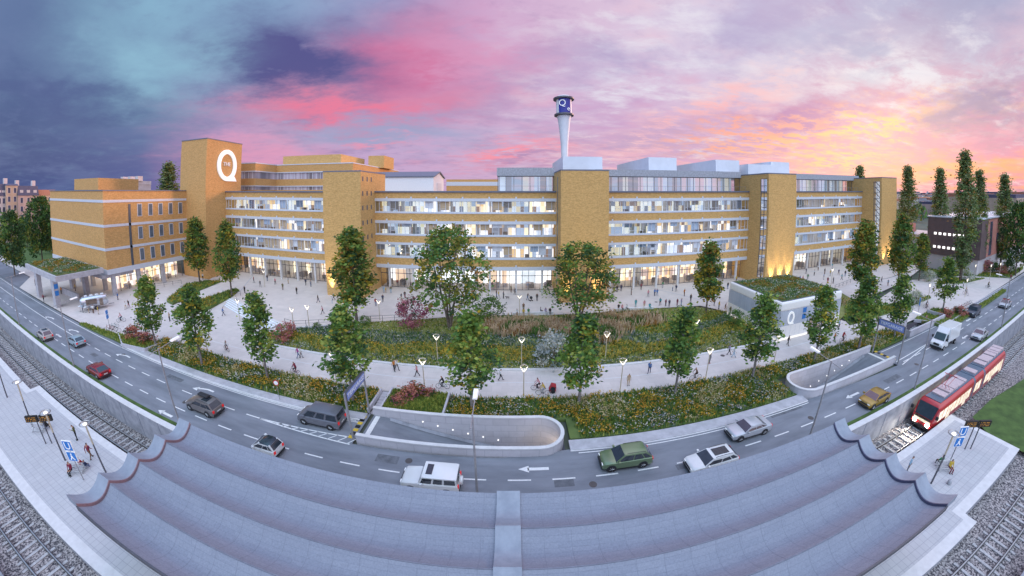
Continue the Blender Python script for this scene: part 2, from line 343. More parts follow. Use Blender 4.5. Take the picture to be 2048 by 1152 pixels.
mat('band_glass', (.5, .46, .56), .2, c2=(.1, .1, .14), scale=.35, detail=1, spec=.7, stretch=(1, 1, .05), emit=(.75, .7, .85), estr=.06)

mat('step_light', (.7, .8, .95), .5, emit=(.45, .65, 1), estr=1.0); mat('red_trim', (.26, .17, .19), .7); mat('yellow', (.75, .5, .05), .6)
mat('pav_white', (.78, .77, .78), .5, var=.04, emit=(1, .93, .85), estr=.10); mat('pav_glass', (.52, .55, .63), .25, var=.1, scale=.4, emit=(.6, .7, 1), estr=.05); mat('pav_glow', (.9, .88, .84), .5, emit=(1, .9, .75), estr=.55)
mat('cream_wall', (.55, .42, .32), .85, var=.12, scale=.3); mat('pink_wall', (.58, .42, .38), .85, var=.12, scale=.3); mat('pale_wall', (.6, .56, .58), .85, var=.1, scale=.3); mat('slate_roof', (.10, .10, .17), .7, var=.2); mat('tile_roof', (.42, .19, .12), .8, var=.2)
mat('night_window', (.10, .11, .20), .2, var=.4, scale=.3); mat('brown_clad', (.14, .095, .095), .7, var=.15, scale=.5); mat('coral_wall', (.6, .26, .21), .75, var=.1, scale=.5); mat('blue_block', (.25, .32, .42), .5, var=.2, scale=.2)
mat('led_panel', (.02, .018, .015), .4); mat('led_text', (.5, .25, .05), .5, emit=(1, .45, .05), estr=.35)
mat('sign_red', (.6, .04, .05), .45)
mat('sign_pale', (.22, .28, .58), .45, emit=(.2, .3, .8), estr=.1)
mat('patch', (.165, .175, .20), .9, var=.25, scale=2, detail=9); mat('manhole', (.12, .11, .11), .6, metal=.4)

# ================================================================ the setting: ground, roads, paths
PZ = .5                                                              # plaza level; road 0, promenade .12, track bed -3.3
def sheet(name, pts, z, m, label=None):
    zs = z if isinstance(z, (list, tuple)) else [z]*len(pts)
    o = MB().poly([(p[0], p[1], q) for p, q in zip(pts, zs)]).build(name, M[m])
    if o.data.polygons[0].normal.z < 0: o.data.flip_normals()
    return struct(o, label)
def rect(x0, x1, y0, y1): return [(x0, y0), (x1, y0), (x1, y1), (x0, y1)]
HOLES = [(-14.2, 4.9, 22.5, 26.9), (32.9, 52.2, 23.2, 27.5), (63.8, 79, 26.7, 30.2)]     # ramps and a stair lead down here
gm = MB(); xs = [-4000, -14.2, 4.9, 32.9, 52.2, 63.8, 79, 4000]; ys = [17.05, 22.5, 23.2, 26.7, 26.9, 27.5, 30.2, 5000]
for i in range(7):
    for j in range(7):
        cx, cy = (xs[i]+xs[i+1])/2, (ys[j]+ys[j+1])/2
        if not any(a < cx < b and c < cy < d for a, b, c, d in HOLES): gm.quad((xs[i], ys[j], -.25), (xs[i+1], ys[j], -.25), (xs[i+1], ys[j+1], -.25), (xs[i], ys[j+1], -.25))
struct(gm.build('ground', M['ground_far']), 'flat open ground reaching to the horizon')
sheet('track_bed', rect(-4000, 4000, -600, 17.04), -3.3, 'ballast', 'grey and brown ballast under the tram tracks')
sheet('road', [(-700, 17.8), (700, 17.8), (700, 26.6), (52.2, 26.6), (52.2, 22.4), (34, 23.1), (5, 23.1), (-1, 22.3), (-14.9, 22.2), (-14.9, 27.1), (-16, 25.9), (-60, 25.9), (-700, 25.9)], 0, 'asphalt', 'grey asphalt road with three lanes')
sheet('side_street', [(-700, 32), (-133, 32), (-120, 27.6), (-110, 26), (-700, 26)], -.008, 'asphalt_far')
sheet('forecourt', [(-120, 26.05), (-62, 26.05), (-55.2, 28.2), (-55.2, 31.2), (-60, 62), (-128, 62), (-136, 34)], .1, 'paving', 'pale paved forecourt under the brick block')
sheet('promenade', [(-55.2, 31.2), (60, 31.2), (72, 31.2), (118, 29), (260, 31), (260, 35), (150, 33), (118, 41), (104, 47), (60, 37.4), (-30, 37.4), (-38, 37.6), (-58, 46)], .12, 'paving', 'pale paved promenade between the flower beds')
sheet('right_paving', [(79.2, 26.85), (104, 26.85), (240, 28.4), (240, 31), (118, 29.2), (79.2, 31)], .11, 'paving')
sheet('right_paving', [(60.5, 30.4), (79.2, 30.4), (79.2, 31.0), (72, 31.25), (60.5, 31.2)], .11, 'paving')
pl = [(-80, 47), (-70, 56), (-61, 51.4), (-39.6, 43.8), (-37.5, 43.4), (-25, 49.5), (-8, 55.2), (14, 55.4), (28, 55.8), (38, 54.6), (40.8, 50.5), (44, 50.3), (57, 50.3), (76, 51), (85, 52.5), (100, 50.5), (126, 52), (126, 76), (-80, 76)]
sheet('plaza', [(-80, 62), (-61, 51.4)]+pl[3:], PZ, 'plaza_paving', 'pale stone plaza in front of the long brick building')
sheet('plaza_ramp', [(-58, 46), (-66, 41), (-76, 52), (-80, 62), (-61, 51.4)], [.12, .12, .4, PZ, PZ-.01], 'paving')
sheet('right_forecourt', [(85, 52.5), (76, 51), (73, 43), (104, 47), (126, 52), (100, 50.5)], [.49, .49, .13, .13, .3, .4], 'paving')
sheet('lower_paving', [(-84, 31.1), (-55.3, 31.1), (60, 31.1), (60, 56), (-40, 56), (-62, 53), (-84, 47)], .085, 'paving')
sheet('planted_slope', [(57, 37.3), (73, 43), (85, 52.3), (76, 50.9), (57, 50.2)], [.13, .14, .45, .46, .46], 'lawn_rough', 'planted slope between pavilion and far plaza')
# pavement and kerb strips along the road
mb = MB(); mb.box(5.3, 33.2, 22.95, 24.25, -.1, .13); mb.box(-60, -15.2, 25.75, 26.75, -.1, .13); mb.box(79.3, 240, 26.55, 26.85, -.1, .13)
struct(mb.build('pavement', M['concrete'], bevel=.02), 'grey pavement edge between road and flower beds')
mb = MB(); mb.box(5.3, 33.2, 22.83, 22.95, -.05, .05); mb.box(-60, -15.2, 25.2, 25.32, -.05, .012); mb.box(-60, -15.2, 25.55, 25.75, -.05, .06)
struct(mb.build('gutter', M['concrete_light']))
# grass strip and retaining wall along the tracks
sheet('verge', rect(-300, 300, 17.25, 17.85), .05, 'lawn', 'thin grass verge on top of the retaining wall')
wall = MB(); wall.box(-300, 300, 16.75, 17.25, -3.4, .12)
for i in range(-75, 76): wall.box(i*4-.03, i*4+.03, 16.73, 16.76, -3.3, .06, 1)
w_ = wall.build('retaining_wall', [M['concrete_dark'], M['coping']]); tag(w_, 'long grey concrete retaining wall between road and tram track', 'wall'); 
c_ = MB().box(-300, 300, 16.66, 17.3, .12, .2).build('wall_cap', M['concrete_light'], w_)
sheet('left_lawn', [(-700, 36), (-140, 36), (-132, 40), (-140, 75), (-700, 120)], 0, 'lawn', 'green lawn beside the brick block on the left')
sheet('left_path', [(-700, 32.2), (-132, 32.2), (-130, 35.2), (-700, 35.4)], .0, 'paving')
sheet('track_lawn', [(51.6, 3), (400, -2), (400, 8), (75, 9.4), (60, 11.4), (53.5, 11.4), (51, 8)], -2.7, 'lawn', 'mown green lawn behind the platform end')
# road paint
paint = MB(); zp = .012
def dash(y, xa, xb, L=1.9, gap=1.75, w=.14):
    x = xa
    while x < xb: paint.quad((x, y-w/2, zp), (x+L, y-w/2, zp), (x+L, y+w/2, zp), (x, y+w/2, zp)); x += L+gap
dash(19.75, -150, 150); dash(22.5, -70, -41); dash(22.5, 54, 140); dash(22.5, -39, -26, 1.9, 1.75)
def line(pts, w=.14):
    for (xa, ya), (xb, yb) in zip(pts, pts[1:]):
        L = hypot(xb-xa, yb-ya); nx, ny = -(yb-ya)/L*w/2, (xb-xa)/L*w/2
        paint.quad((xa-nx, ya-ny, zp), (xb-nx, yb-ny, zp), (xb+nx, yb+ny, zp), (xa+nx, ya+ny, zp))
line([(-150, 25.2), (-58, 25.2)]); line([(-150, 22.5), (-71, 22.5)]); line([(-58, 25.5), (-16, 25.45)], .1); line([(6, 22.6), (33, 22.6)], .1); line([(54, 26.2), (240, 26.2)], .1)
line([(-26, 22.45), (-15.1, 22.05)]); line([(-26, 22.5), (-15.1, 23.0)])
for k in range(9): t = k/8; xa = -24+t*8.6; line([(xa, 22.5-(xa+26)*.041), (xa+.75, 22.52+(xa+26.7)*.045)], .1)
line([(64, 23.4), (53, 22.1)]); line([(64, 23.5), (53, 23.1)])
def arrow(x, y, L=2.6, w=.16, turn=0):
    z = zp+.002
    paint.quad((x-L/2+.8, y-w, z), (x+L/2, y-w, z), (x+L/2, y+w, z), (x-L/2+.8, y+w, z)); paint.poly([(x-L/2, y, z), (x-L/2+.9, y-.38, z), (x-L/2+.9, y+.38, z)])
def arrow_turn(x, y):
    z = zp+.002
    pts = [(x+1.5, y+.25), (x+.5, y+.3), (x-.4, y+.1), (x-1.0, y-.2)]
    for (xa, ya), (xb, yb) in zip(pts, pts[1:]): paint.quad((xa, ya-.13, z), (xb, yb-.13, z), (xb, yb+.13, z), (xa, ya+.13, z))
    paint.poly([(x-1.75, y-.4, z), (x-.8, y-.55, z), (x-.95, y+.25, z)])
for x, y in ((1.82,20.96), (0.81,18.2), (-36.73,18.33), (39.22,21.07), (-74.01,20.79), (83.48,23.52), (73.16,20.58)): arrow(x, y)
for x, y in ((-36.46,23.88), (-55.5,23.78), (-73.78,23.52), (-85.83,23.21)): arrow_turn(x, y)
struct(paint.build('road_markings', M['road_paint']), 'white lane lines and arrows painted on the road')
pm = MB()
for xa in range(-54, 118, 6): pm.quad((xa, 34.25, .126), (xa+5.97, 34.25, .126), (xa+5.97, 34.4, .126), (xa, 34.4, .126))
struct(pm.build('path_line', M['concrete_light']), 'pale line along the middle of the promenade')
pm = MB()
for k in range(7):
    xa = -72+k*26; pm.quad((xa, 70, PZ+.004), (xa+.25, 70, PZ+.004), (xa+9.25, 56.2, PZ+.004), (xa+9, 56.2, PZ+.004))
struct(pm.build('plaza_joint', M['concrete']))
# ---------------------------------------------------------------- tracks
def track(name, ya, yb, label, x0=-300, x1=300):
    t = empty(name, (0, 0, 0), 0, label, 'tram track', 'tram tracks')
    for y in (ya, yb):
        r = MB(); r.box(x0, x1, y-.05, y+.05, -3.1, -3.06); r.box(x0, x1, y-.1, y+.1, -3.24, -3.1, 1); r.build('rail', [M['rail_steel'], M['rail_side']], t)
    s = MB(); yc = (ya+yb)/2; x = -130
    while x < 130: s.box(x, x+.26, yc-1.5, yc+1.5, -3.34, -3.22); x += 1.05
    s.build('sleepers', M['sleeper'], t)['kind'] = 'stuff'
    return t
track('tram_track', 13.9, 15.55, 'tram track running below the retaining wall and the red tram')
track('tram_track', .55, 2.4, 'tram track in front of the platform, nearest the camera')
# ---------------------------------------------------------------- the platform
pf = empty('platform', (0, 0, 0), 0, 'long pale paved tram platform between the two tracks, partly under the wavy roof', 'platform')
out = [(-300, 3.75), (36, 3.75), (36, 4.9), (50.4, 4.9), (50.4, 13.1), (-62.3, 13.1), (-62.3, 11.8), (-300, 11.8)]
MB().prism(out, -3.35, -2.11).build('base', M['concrete_dark'], pf)
MB().prism([(-300, 4.6), (35.2, 4.6), (35.2, 5.75), (49.6, 5.75), (49.6, 12.3), (-61.5, 12.3), (-61.5, 11.0), (-300, 11.0)], -2.2, -2.09).build('surface', M['platform_paving'], pf)
e_ = MB()
for a, b, c, d in ((-300, 36, 3.7, 4.6), (35.2, 36.05, 4.6, 5.75), (36.05, 50.45, 4.85, 5.75), (49.6, 50.45, 5.75, 13.15), (-62.35, 49.6, 12.3, 13.15), (-62.35, -61.5, 11.0, 12.3), (-300, -62.35, 11.0, 11.85)):
    e_.box(a, b, c, d, -2.25, -2.084)
e_.build('edge_strip', M['concrete_light'], pf)
MB().prism(rect(-300, 300, -4.4, -1.2), -3.35, -2.3).build('kerb', M['concrete_dark'])['kind'] = 'structure'

mb = MB(); rd = random.Random(9)
for x, y in ((-44, 23.6), (-12, 20.6), (3.4, 18.9), (27, 22.2), (46, 20.3), (-61, 20.9), (70, 23.3), (14, 19.0)):
    l, w = rd.uniform(1.6, 5), rd.uniform(.5, 1.0); mb.quad((x, y, .004), (x+l, y, .004), (x+l, y+w, .004), (x, y+w, .004))
struct(mb.build('road_patches', M['patch']))
mb = MB()
for x, y in ((-36.5, 21.0), (-9, 21.2), (6.5, 18.9), (31, 20.4), (-56, 24), (55, 20.9), (-23, 20.4), (-20, 36), (9, 33.2), (30, 36), (-30, 54), (30, 59), (-2, 60)):
    z = .008 if y < 27 else (.129 if y < 40 else PZ+.006); mb.lathe([(.33, z), (.33, z+.004)], 16, (x, y, 0))
struct(mb.build('manhole_covers', M['manhole']))

# ================================================================ the long brick building
YF, ZR = 68.2, 23.5
MAIN = empty('office_building', (15, YF, 0), 0, 'long yellow brick office building with white window bands and four stair towers', 'building')
def part(mb, name, mats, parent=MAIN, **k):                          # parts are built in world metres, then hung on their thing
    o = mb.build(name, mats, parent, **k); l = parent.location
    p = parent
    off = [0, 0, 0]
    while p: off = [off[i]+p.location[i] for i in range(3)]; p = p.parent
    o.location = (o.location[0]-off[0], o.location[1]-off[1], o.location[2]-off[2]); return o
ROWS = [(18.87, 21.3), (13.77, 16.22), (8.58, 11.3)]
WINGS = [(-80, -41, 7), (-31.7, 9.8, 7), (19.8, 61, 7), (70.9, 113, 7)]
rnd = random.Random(5)
wfm = {}
def wing(wi, x0, x1, nb):
    bw = (x1-x0)/nb
    mb = MB()
    for a, b in ((21.96, 23.28), (16.88, 18.54), (11.86, 13.43), (6.63, 8.24)): mb.box(x0, x1, YF, YF+.45, a, b)
    part(mb, 'brick_band', M['brick'])
    mb = MB()
    for a, b in ((21.3, 21.96), (16.22, 16.88), (11.3, 11.86), (5.83, 6.63)): mb.box(x0, x1, YF-.14, YF+.4, a, b)
    for a, b in ((18.54, 18.87), (13.43, 13.77), (8.24, 8.58)): mb.box(x0, x1, YF-.1, YF+.4, a, b)
    for k in range(nb):
        for z in (21.9, 16.82, 11.8, 6.57): mb.box(x0+(k+.5)*bw-.17, x0+(k+.5)*bw+.17, YF-.16, YF+.2, z-.1, z+.42)
    part(mb, 'window_trim', M['white_band'])
    mb = MB(); mb.box(x0, x1, YF-.3, YF+.5, 23.28, 23.62); part(mb, 'coping', M['coping'])
    mb = MB(); mb.box(x0, x1, YF+.5, YF+20, 23.2, 23.4); part(mb, 'roof', M['roof_felt'])
    # rooms behind the glass
    mb = MB()
    for za, zb in ROWS: mb.quad((x0, YF+4, za-.6), (x1, YF+4, za-.6), (x1, YF+4, zb+.3), (x0, YF+4, zb+.3), 0)
    for za, zb in ROWS:
        mb.box(x0, x1, YF+.46, YF+4.2, za-.75, za-.55, 1); mb.box(x0, x1, YF+.46, YF+4.2, zb+.12, zb+.3, 1)
        for k in range(1, nb*2):
            if rnd.random() < .55: xx = x0+k*bw/2; mb.box(xx-.08, xx+.08, YF+.9+rnd.random(), YF+4, za-.54, zb+.1, 1)
        for k in range(nb):
            for j in (0, 1):
                if rnd.random() < .62: xx = x0+(k+.28+.45*j)*bw; mb.box(xx-.7, xx+.7, YF+1.4, YF+1.7, zb-.12, zb-.04, 2)
            if rnd.random() < .5: xx = x0+(k+rnd.random())*bw; mb.box(xx-.5, xx+.5, YF+.9, YF+2.0, za-.54, za+.25+rnd.random()*.5, 3)
    part(mb, 'interior', [M['rooms_upper'], M['concrete_light'], M['ceiling_light'], M['furniture']])
    for ri, (za, zb) in enumerate(ROWS):
        h = zb-za
        for k in range(nb):
            key = (wi, ri, k % 2)
            w = wfm.get(key)
            if not w:
                fr = MB(); t = .07
                fr.box(0, bw, 0, .12, 0, t); fr.box(0, bw, 0, .12, h-t, h)
                cuts = (0, .16, .36, .62, .84, 1) if k % 2 == 0 else (0, .22, .45, .66, .8, 1)
                for c in cuts: fr.box(max(0, c*bw-.05), min(bw, c*bw+.05), 0, .12, t, h-t)
                for a, b in ((cuts[1], cuts[2]), (cuts[3], cuts[4])): fr.box(a*bw+.05, b*bw-.05, .01, .11, h*.3-.03, h*.3+.03)
                w = fr.build('window', M['frame'], MAIN)
                p = MB().quad((.02, .06, .02), (bw-.02, .06, .02), (bw-.02, .06, h-.02), (.02, .06, h-.02)).build('pane', M['glass'], w)
                wfm[key] = w
            else:
                q = w; w = q.copy(); COL.objects.link(w)
                p = q.children[0].copy(); COL.objects.link(p); p.parent = w
            w.location = (x0+k*bw-15, .26, za)
            if rnd.random() < .45:                                   # a blind half way down
                a = rnd.choice([(.03, .34), (.36, .62), (.62, .97), (.16, .5)]); d_ = h*rnd.uniform(.25, .95)
                MB().quad((a[0]*bw, .16, h-d_), (a[1]*bw, .16, h-d_), (a[1]*bw, .16, h-.05), (a[0]*bw, .16, h-.05)).build('blind', M[rnd.choice(['blind_blue', 'blind_white', 'blind_blue', 'blind_tan'])], w)
    # glazed ground floor, set back behind columns
    G0 = YF+2.2; mb = MB()
    mb.quad((x0, G0+5.5, PZ-.1), (x1, G0+5.5, PZ-.1), (x1, G0+5.5, 5.9), (x0, G0+5.5, 5.9), 0)
    mb.box(x0, x1, YF, G0+5.6, 5.75, 5.83, 1); mb.box(x0, x1, G0+.1, G0+5.6, PZ-.2, PZ+.02, 4)
    for k in range(1, nb):
        if rnd.random() < .7: xx = x0+k*bw+rnd.uniform(-1, 1); mb.box(xx-.1, xx+.1, G0+1, G0+5.5, PZ, 5.75, 1)
    for k in range(nb*2):
        xx = x0+(k+.5)*bw/2; mb.box(xx-.9, xx+.9, G0+1.2, G0+1.6, 5.5, 5.6, 2)
        xx = x0+(k+rnd.random())*bw/2; hh = rnd.uniform(.7, 1.6); mb.box(xx-.6, xx+.6, G0+1+rnd.random()*2, G0+2+rnd.random()*2, PZ, PZ+hh, 3 if rnd.random() < .5 else 5)
    part(mb, 'shop_interior', [M['rooms_lobby' if wi in (1,) else 'rooms_shop'], M['concrete_light'], M['ceiling_light'], M['furniture'], M['plaza_paving'], M['goods']])
    for k in range(nb): part(MB().box(x0+(k+.5)*bw-.22, x0+(k+.5)*bw+.22, YF+.3, YF+.75, PZ, 5.83), 'column', M['concrete_light'])
    for k in range(nb):
        fr = wfm.get((wi, 'g'))
        if not fr:
            m2 = MB(); h = 5.25; m2.box(0, bw, 0, .12, 0, .1); m2.box(0, bw, 0, .12, 3.4, 3.52); m2.box(0, bw, 0, .12, h-.1, h)
            for c in (0, .25, .5, .75, 1): m2.box(max(0, c*bw-.05), min(bw, c*bw+.05), 0, .12, .1, h-.1)
            fr = m2.build('shopfront', M['frame_dark'], MAIN); wfm[(wi, 'g')] = fr
            MB().quad((.02, .06, .05), (bw-.02, .06, .05), (bw-.02, .06, h-.05), (.02, .06, h-.05)).build('pane', M['glass_clear'], fr)
        else:
            q = fr; fr = q.copy(); COL.objects.link(fr); p = q.children[0].copy(); COL.objects.link(p); p.parent = fr
        fr.location = (x0+k*bw-15, G0-YF, PZ)


for i, w in enumerate(WINGS): wing(i, *w)
# stair towers
TOW = [(-41, -31.7), (9.8, 19.8), (61, 70.9), (113, 123.2)]
for i, (a, b) in enumerate(TOW):
    mb = MB()
    if i in (2, 3):                                                   # slot for the stair window on the left face
        ya, yb, za, zb = 61.6, 63.9, 2.2, 26.6
        mb.box(a, b, 61, ya, PZ-.6, 27.7); mb.box(a, b, yb, YF+6, PZ-.6, 27.7); mb.box(a, b, ya, yb, PZ-.6, za); mb.box(a, b, ya, yb, zb, 27.7); mb.box(a+1.5, b, ya, yb, za, zb)
    elif i == 0:
        mb.box(a, b, 61, YF+6, PZ-.6, 27.7)
    else:
        mb.box(a, b, 61.6, YF+6, PZ-.6, 27.7)
    tw = part(mb, 'stair_tower', M['brick'])
    y0 = 61.6 if i == 1 else 61
    part(MB().box(a-.05, b+.05, y0-.05, YF+6.05, 27.7, 27.95), 'tower_coping', M['coping'], MAIN)
    if i in (2, 3):
        f = MB(); n = 14
        for k in range(n+1): z = za+(zb-za)*k/n; f.box(a+.1, a+.22, ya, yb, z-.06, z+.06)
        for y in (ya+.06, (ya+yb)/2, yb-.06): f.box(a+.08, a+.2, y-.06, y+.06, za, zb)
        for k in range(n): z = za+(zb-za)*k/n; f.bar((a+.7, ya+.2, z), (a+.7, yb-.2, z+(zb-za)/n), .12)
        part(f, 'stair_window', M['frame_dark'])
        part(MB().quad((a+.15, ya, za), (a+.15, yb, za), (a+.15, yb, zb), (a+.15, ya, zb)), 'stair_pane', M['glass_clear'])
    if i == 0:
        for y in (62.0, 64.1, 66.2):
            for z in (26.2, 23.1, 20.0, 16.8, 13.5): part(MB().box(b-.1, b+.02, y-.28, y+.28, z-.5, z+.5), 'slit_window', M['frame_dark'])
    if i == 1: part(MB().box(a-.02, a+.1, 65.5, 66.5, 3, 26.6), 'slit_window', M['frame_dark'])

for i in (2, 3):
    a = TOW[i][0]; part(MB().quad((a+1.46, 61.6, 2.2), (a+1.46, 63.9, 2.2), (a+1.46, 63.9, 26.6), (a+1.46, 61.6, 26.6)), 'stair_light', M['stairwell'])
# set-back top storey of glass under a grey fascia
for x0, x1 in ((-3.3, 9.8), (19.8, 61), (70.9, 118)):
    mb = MB(); mb.box(x0-.2, min(x1, 116), 71.2, 88, 27.1, 29.0 if x0 < 0 else 28.7); pt = part(mb, 'penthouse', M['grey_fascia'])
    x1 = min(x1, 112.6)
    f = MB(); n = max(4, round((x1-x0)/1.9))
    for k in range(n+1): xx = x0+(x1-x0)*k/n; f.box(xx-.05, xx+.05, 71.8, 71.9, 23.5, 27.1)
    f.box(x0, x1, 71.78, 71.92, 23.5, 23.62); f.box(x0, x1, 71.78, 71.92, 26.95, 27.1); part(f, 'penthouse_frame', M['frame_dark'])
    part(MB().quad((x0, 71.85, 23.55), (x1, 71.85, 23.55), (x1, 71.85, 27.1), (x0, 71.85, 27.1)), 'penthouse_pane', M['glass'])
    mb = MB(); mb.quad((x0, 75.5, 23.4), (x1, 75.5, 23.4), (x1, 75.5, 27.1), (x0, 75.5, 27.1)); part(mb, 'penthouse_interior', M['rooms_pent'])
    r = MB(); r.box(x0, x1, 69.5, 69.54, 24.7, 24.76)
    for k in range(n+1): xx = x0+(x1-x0)*k/n; r.box(xx-.02, xx+.02, 69.5, 69.54, 23.62, 24.7)
    part(r, 'balustrade', M['steel'])
for x0, x1, y1, zt in ((12.6, 22.7, 96, 32.2), (35.3, 43.5, 101, 32.4), (56.1, 64.5, 101, 32.3), (77.1, 85.1, 101, 32.4)):
    mb = MB().prism([(x0, 76), (x1, 76), (x1, y1), (x0, y1)], 28.2, zt); part(mb, 'rooftop_box', M['white_roofbox'])
part(MB().box(66, 78, 74, 80, 28.2, 31.2), 'rooftop_box', M['white_roofbox'])
# uplights at the feet of the towers: lit lamps in the photograph
def uplight(x, y, p=150):
    u = empty('uplight', (x, y, PZ), 0); u.name = 'uplight'
    MB().lathe([(.16, 0), (.16, .12)], 10).build('housing', M['black'], u); MB().lathe([(.13, .121), (.12, .13)], 10).build('lens', M['lamp_glow'], u)
    l = bpy.data.lights.new('beam', 'SPOT'); l.energy = p; l.color = (1, .76, .42); l.spot_size = radians(44); l.spot_blend = .8; l.shadow_soft_size = .1
    lo = bpy.data.objects.new('beam', l); COL.objects.link(lo); lo.parent = u; lo.location = (0, 0, .25); lo.rotation_euler = (radians(180-5), 0, 0)
    return u
UP = [(-39.6, 60.2, 'ground uplight at the left edge of the brick tower behind the tall tree'), (11.2, 60.8, 'ground uplight at the left foot of the middle brick tower'), (17.6, 60.8, 'ground uplight at the right foot of the middle brick tower'),
      (63, 60.2, 'left of three ground uplights under the brick tower behind the pavilion'), (66, 60.2, 'middle of three ground uplights under the brick tower behind the pavilion'), (69, 60.2, 'right of three ground uplights under the brick tower behind the pavilion'),
      (116, 60.2, 'left ground uplight under the last brick tower on the right'), (119.5, 60.2, 'right ground uplight under the last brick tower on the right')]
for x, y, lb in UP: tag(uplight(x, y, 7500), lb, 'uplight', 'ground uplights at the brick towers')

# ---------------------------------------------------------------- tall sign tower with the big Q
QT = empty('sign_tower', (-86, 67, 0), 0, 'tall windowless brick tower with a big white letter Q on its side', 'tower')
part(MB().box(-91.8, -80, 61.2, 74, -.2, 37.4), 'shaft', M['brick_orange'], QT)
part(MB().box(-91.9, -79.9, 61.1, 74.1, 37.4, 37.65), 'coping', M['coping'], QT)
def letter_q(w, h, t, n=40):
    """outline of a bold Q with a flat foot: outer loop, inner loop (in local u, v)"""
    a, b = w/2, h/2; ou, inn = [], []
    for k in range(n):
        th = -pi/2+2*pi*k/n; ou.append((a*cos(th), b*sin(th))); inn.append(((a-t)*cos(th), (b-t*1.08)*sin(th)))
    return ou, inn
def build_q(name, parent, mp, w, h, t, d, m):
    ou, inn = letter_q(w, h, t); n = len(ou); mb = MB(); vs = []
    for q in (0, d):
        vs += [mp(u, v, q) for u, v in ou]+[mp(u, v, q) for u, v in inn]
    fs = []
    for k in range(n):
        j = (k+1) % n
        fs += [(2*n+k, 2*n+j, 3*n+j, 3*n+k), (k, n+k, n+j, j), (k, j, 2*n+j, 2*n+k), (n+k, 3*n+k, 3*n+j, n+j)]
    mb.add(vs, fs)
    tail = [(0, -h/2), (w*.5, -h/2), (w*.43, -h*.40), (w*.36, -h*.33), (w*.05, -h*.40)]
    b = [mp(u, v, -d*.02) for u, v in tail]+[mp(u, v, d*1.02) for u, v in tail]; k = len(tail)
    mb.add(b, [tuple(range(k))[::-1], tuple(range(k, 2*k))]+[(i, (i+1) % k, k+(i+1) % k, k+i) for i in range(k)])
    return mb.build(name, m, parent)
build_q('logo', QT, lambda u, v, q: (6.05+q, 1.3+u, 30.8+v), 7.0, 8.8, 1.12, .45, M['q_white'])
def text(name, s, size, mname, parent, loc, rot, depth=.02, align='CENTER'):
    c = bpy.data.curves.new(name, 'FONT'); c.body = s; c.size = size; c.extrude = depth; c.align_x = align; c.align_y = 'CENTER'
    tmp = bpy.data.objects.new('tmp', c); COL.objects.link(tmp); bpy.context.view_layer.update()
    me = bpy.data.meshes.new_from_object(tmp.evaluated_get(bpy.context.evaluated_depsgraph_get())); bpy.data.objects.remove(tmp)
    me.materials.clear(); me.materials.append(M[mname]); me.name = name
    o = bpy.data.objects.new(name, me); COL.objects.link(o); o.location = loc; o.rotation_euler = rot
    if parent: o.parent = parent
    return o
text('lettering', 'THE', 1.5, 'sign_white', QT, (6.15, 1.3, 31.1), (pi/2, 0, pi/2), .1)
# ---------------------------------------------------------------- raised brick block on the left
LB = empty('brick_block', (-108, 49.5, 0), 0, 'four storey brick block on pillars with white bands, at the far left', 'building')
X0, X1, Y0, Y1 = -127.4, -88.9, 38.0, 61.2
mb = MB(); mb.box(X0, X1, Y0, Y1, 6.2, 23.6); part(mb, 'brick_wall', M['brick_orange'], LB)
mb = MB()
for a, b in ((21.05, 21.65), (15.6, 16.2), (10.4, 11.0)): mb.box(X0-.1, X1+.1, Y0-.1, Y1, a, b)
mb.box(X0-.15, X1+.15, Y0-.15, Y1, 5.1, 6.25); part(mb, 'white_band', M['white_band'], LB)
part(MB().box(X0-.15, X1+.15, Y0-.15, Y1, 23.6, 23.85), 'coping', M['coping'], LB)
part(MB().box(X1-.05, X1+.1, 44.2, 44.8, 6.2, 20.6), 'downpipe_recess', M['frame_dark'], LB)
for k, y in enumerate((47.2, 50.2, 53.1, 56.1, 59.2)):
    for z in (17.6, 12.2, 7.0):
        fr = MB(); fr.box(X1-.02, X1+.1, y-.62, y+.62, z, z+3.0); w = part(fr, 'window', M['frame'], LB)
        p = MB().quad((X1+.12, y-.5, z+.12), (X1+.12, y+.5, z+.12), (X1+.12, y+.5, z+2.88), (X1+.12, y-.5, z+2.88)).build('pane', M['dark_glass'] if 'dark_glass' in M else M['glass'], w)
        p.location = (0, 0, 0)
part(MB().box(-124, -106, 44, 56, 23.8, 27.0), 'roof_house', M['brick_orange'], LB)
for x, y in ((-88.9-.6, 39.4), (-96.5, 40.2), (-104, 40.2), (-112, 40.2), (-89.6, 46), (-89.6, 53)): part(MB().box(x-.45, x+.45, y-.45, y+.45, -.1, 5.1), 'pillar', M['concrete'], LB)
mb = MB(); mb.quad((-95, 41.8, 0), (-95, 61, 0), (-95, 61, 5.1), (-95, 41.8, 5.1), 0); mb.quad((-122, 44.8, 0), (-95, 44.8, 0), (-95, 44.8, 5.1), (-122, 44.8, 5.1), 0)
for y in (44, 48, 52, 56): mb.box(-94.5, -92.8, y, y+1.4, 0, 1.1, 1)
for y in (43.5, 46.5, 49.5, 52.5, 55.5): mb.box(-93.6, -92.6, y, y+.9, 4.9, 5.0, 2)
part(mb, 'shop_interior', [M['rooms_shop'], M['goods'], M['ceiling_light']], LB)
fr = MB()
for k in range(9): y = 42+k*2.3; fr.box(-91.9, -91.78, y-.05, y+.05, .1, 5.1)
fr.box(-91.9, -91.78, 42, 60.4, 3.3, 3.4); part(fr, 'shopfront', M['frame_dark'], LB)
part(MB().quad((-91.84, 42, .1), (-91.84, 60.4, .1), (-91.84, 60.4, 5.1), (-91.84, 42, 5.1)), 'shop_pane', M['glass_clear'], LB)
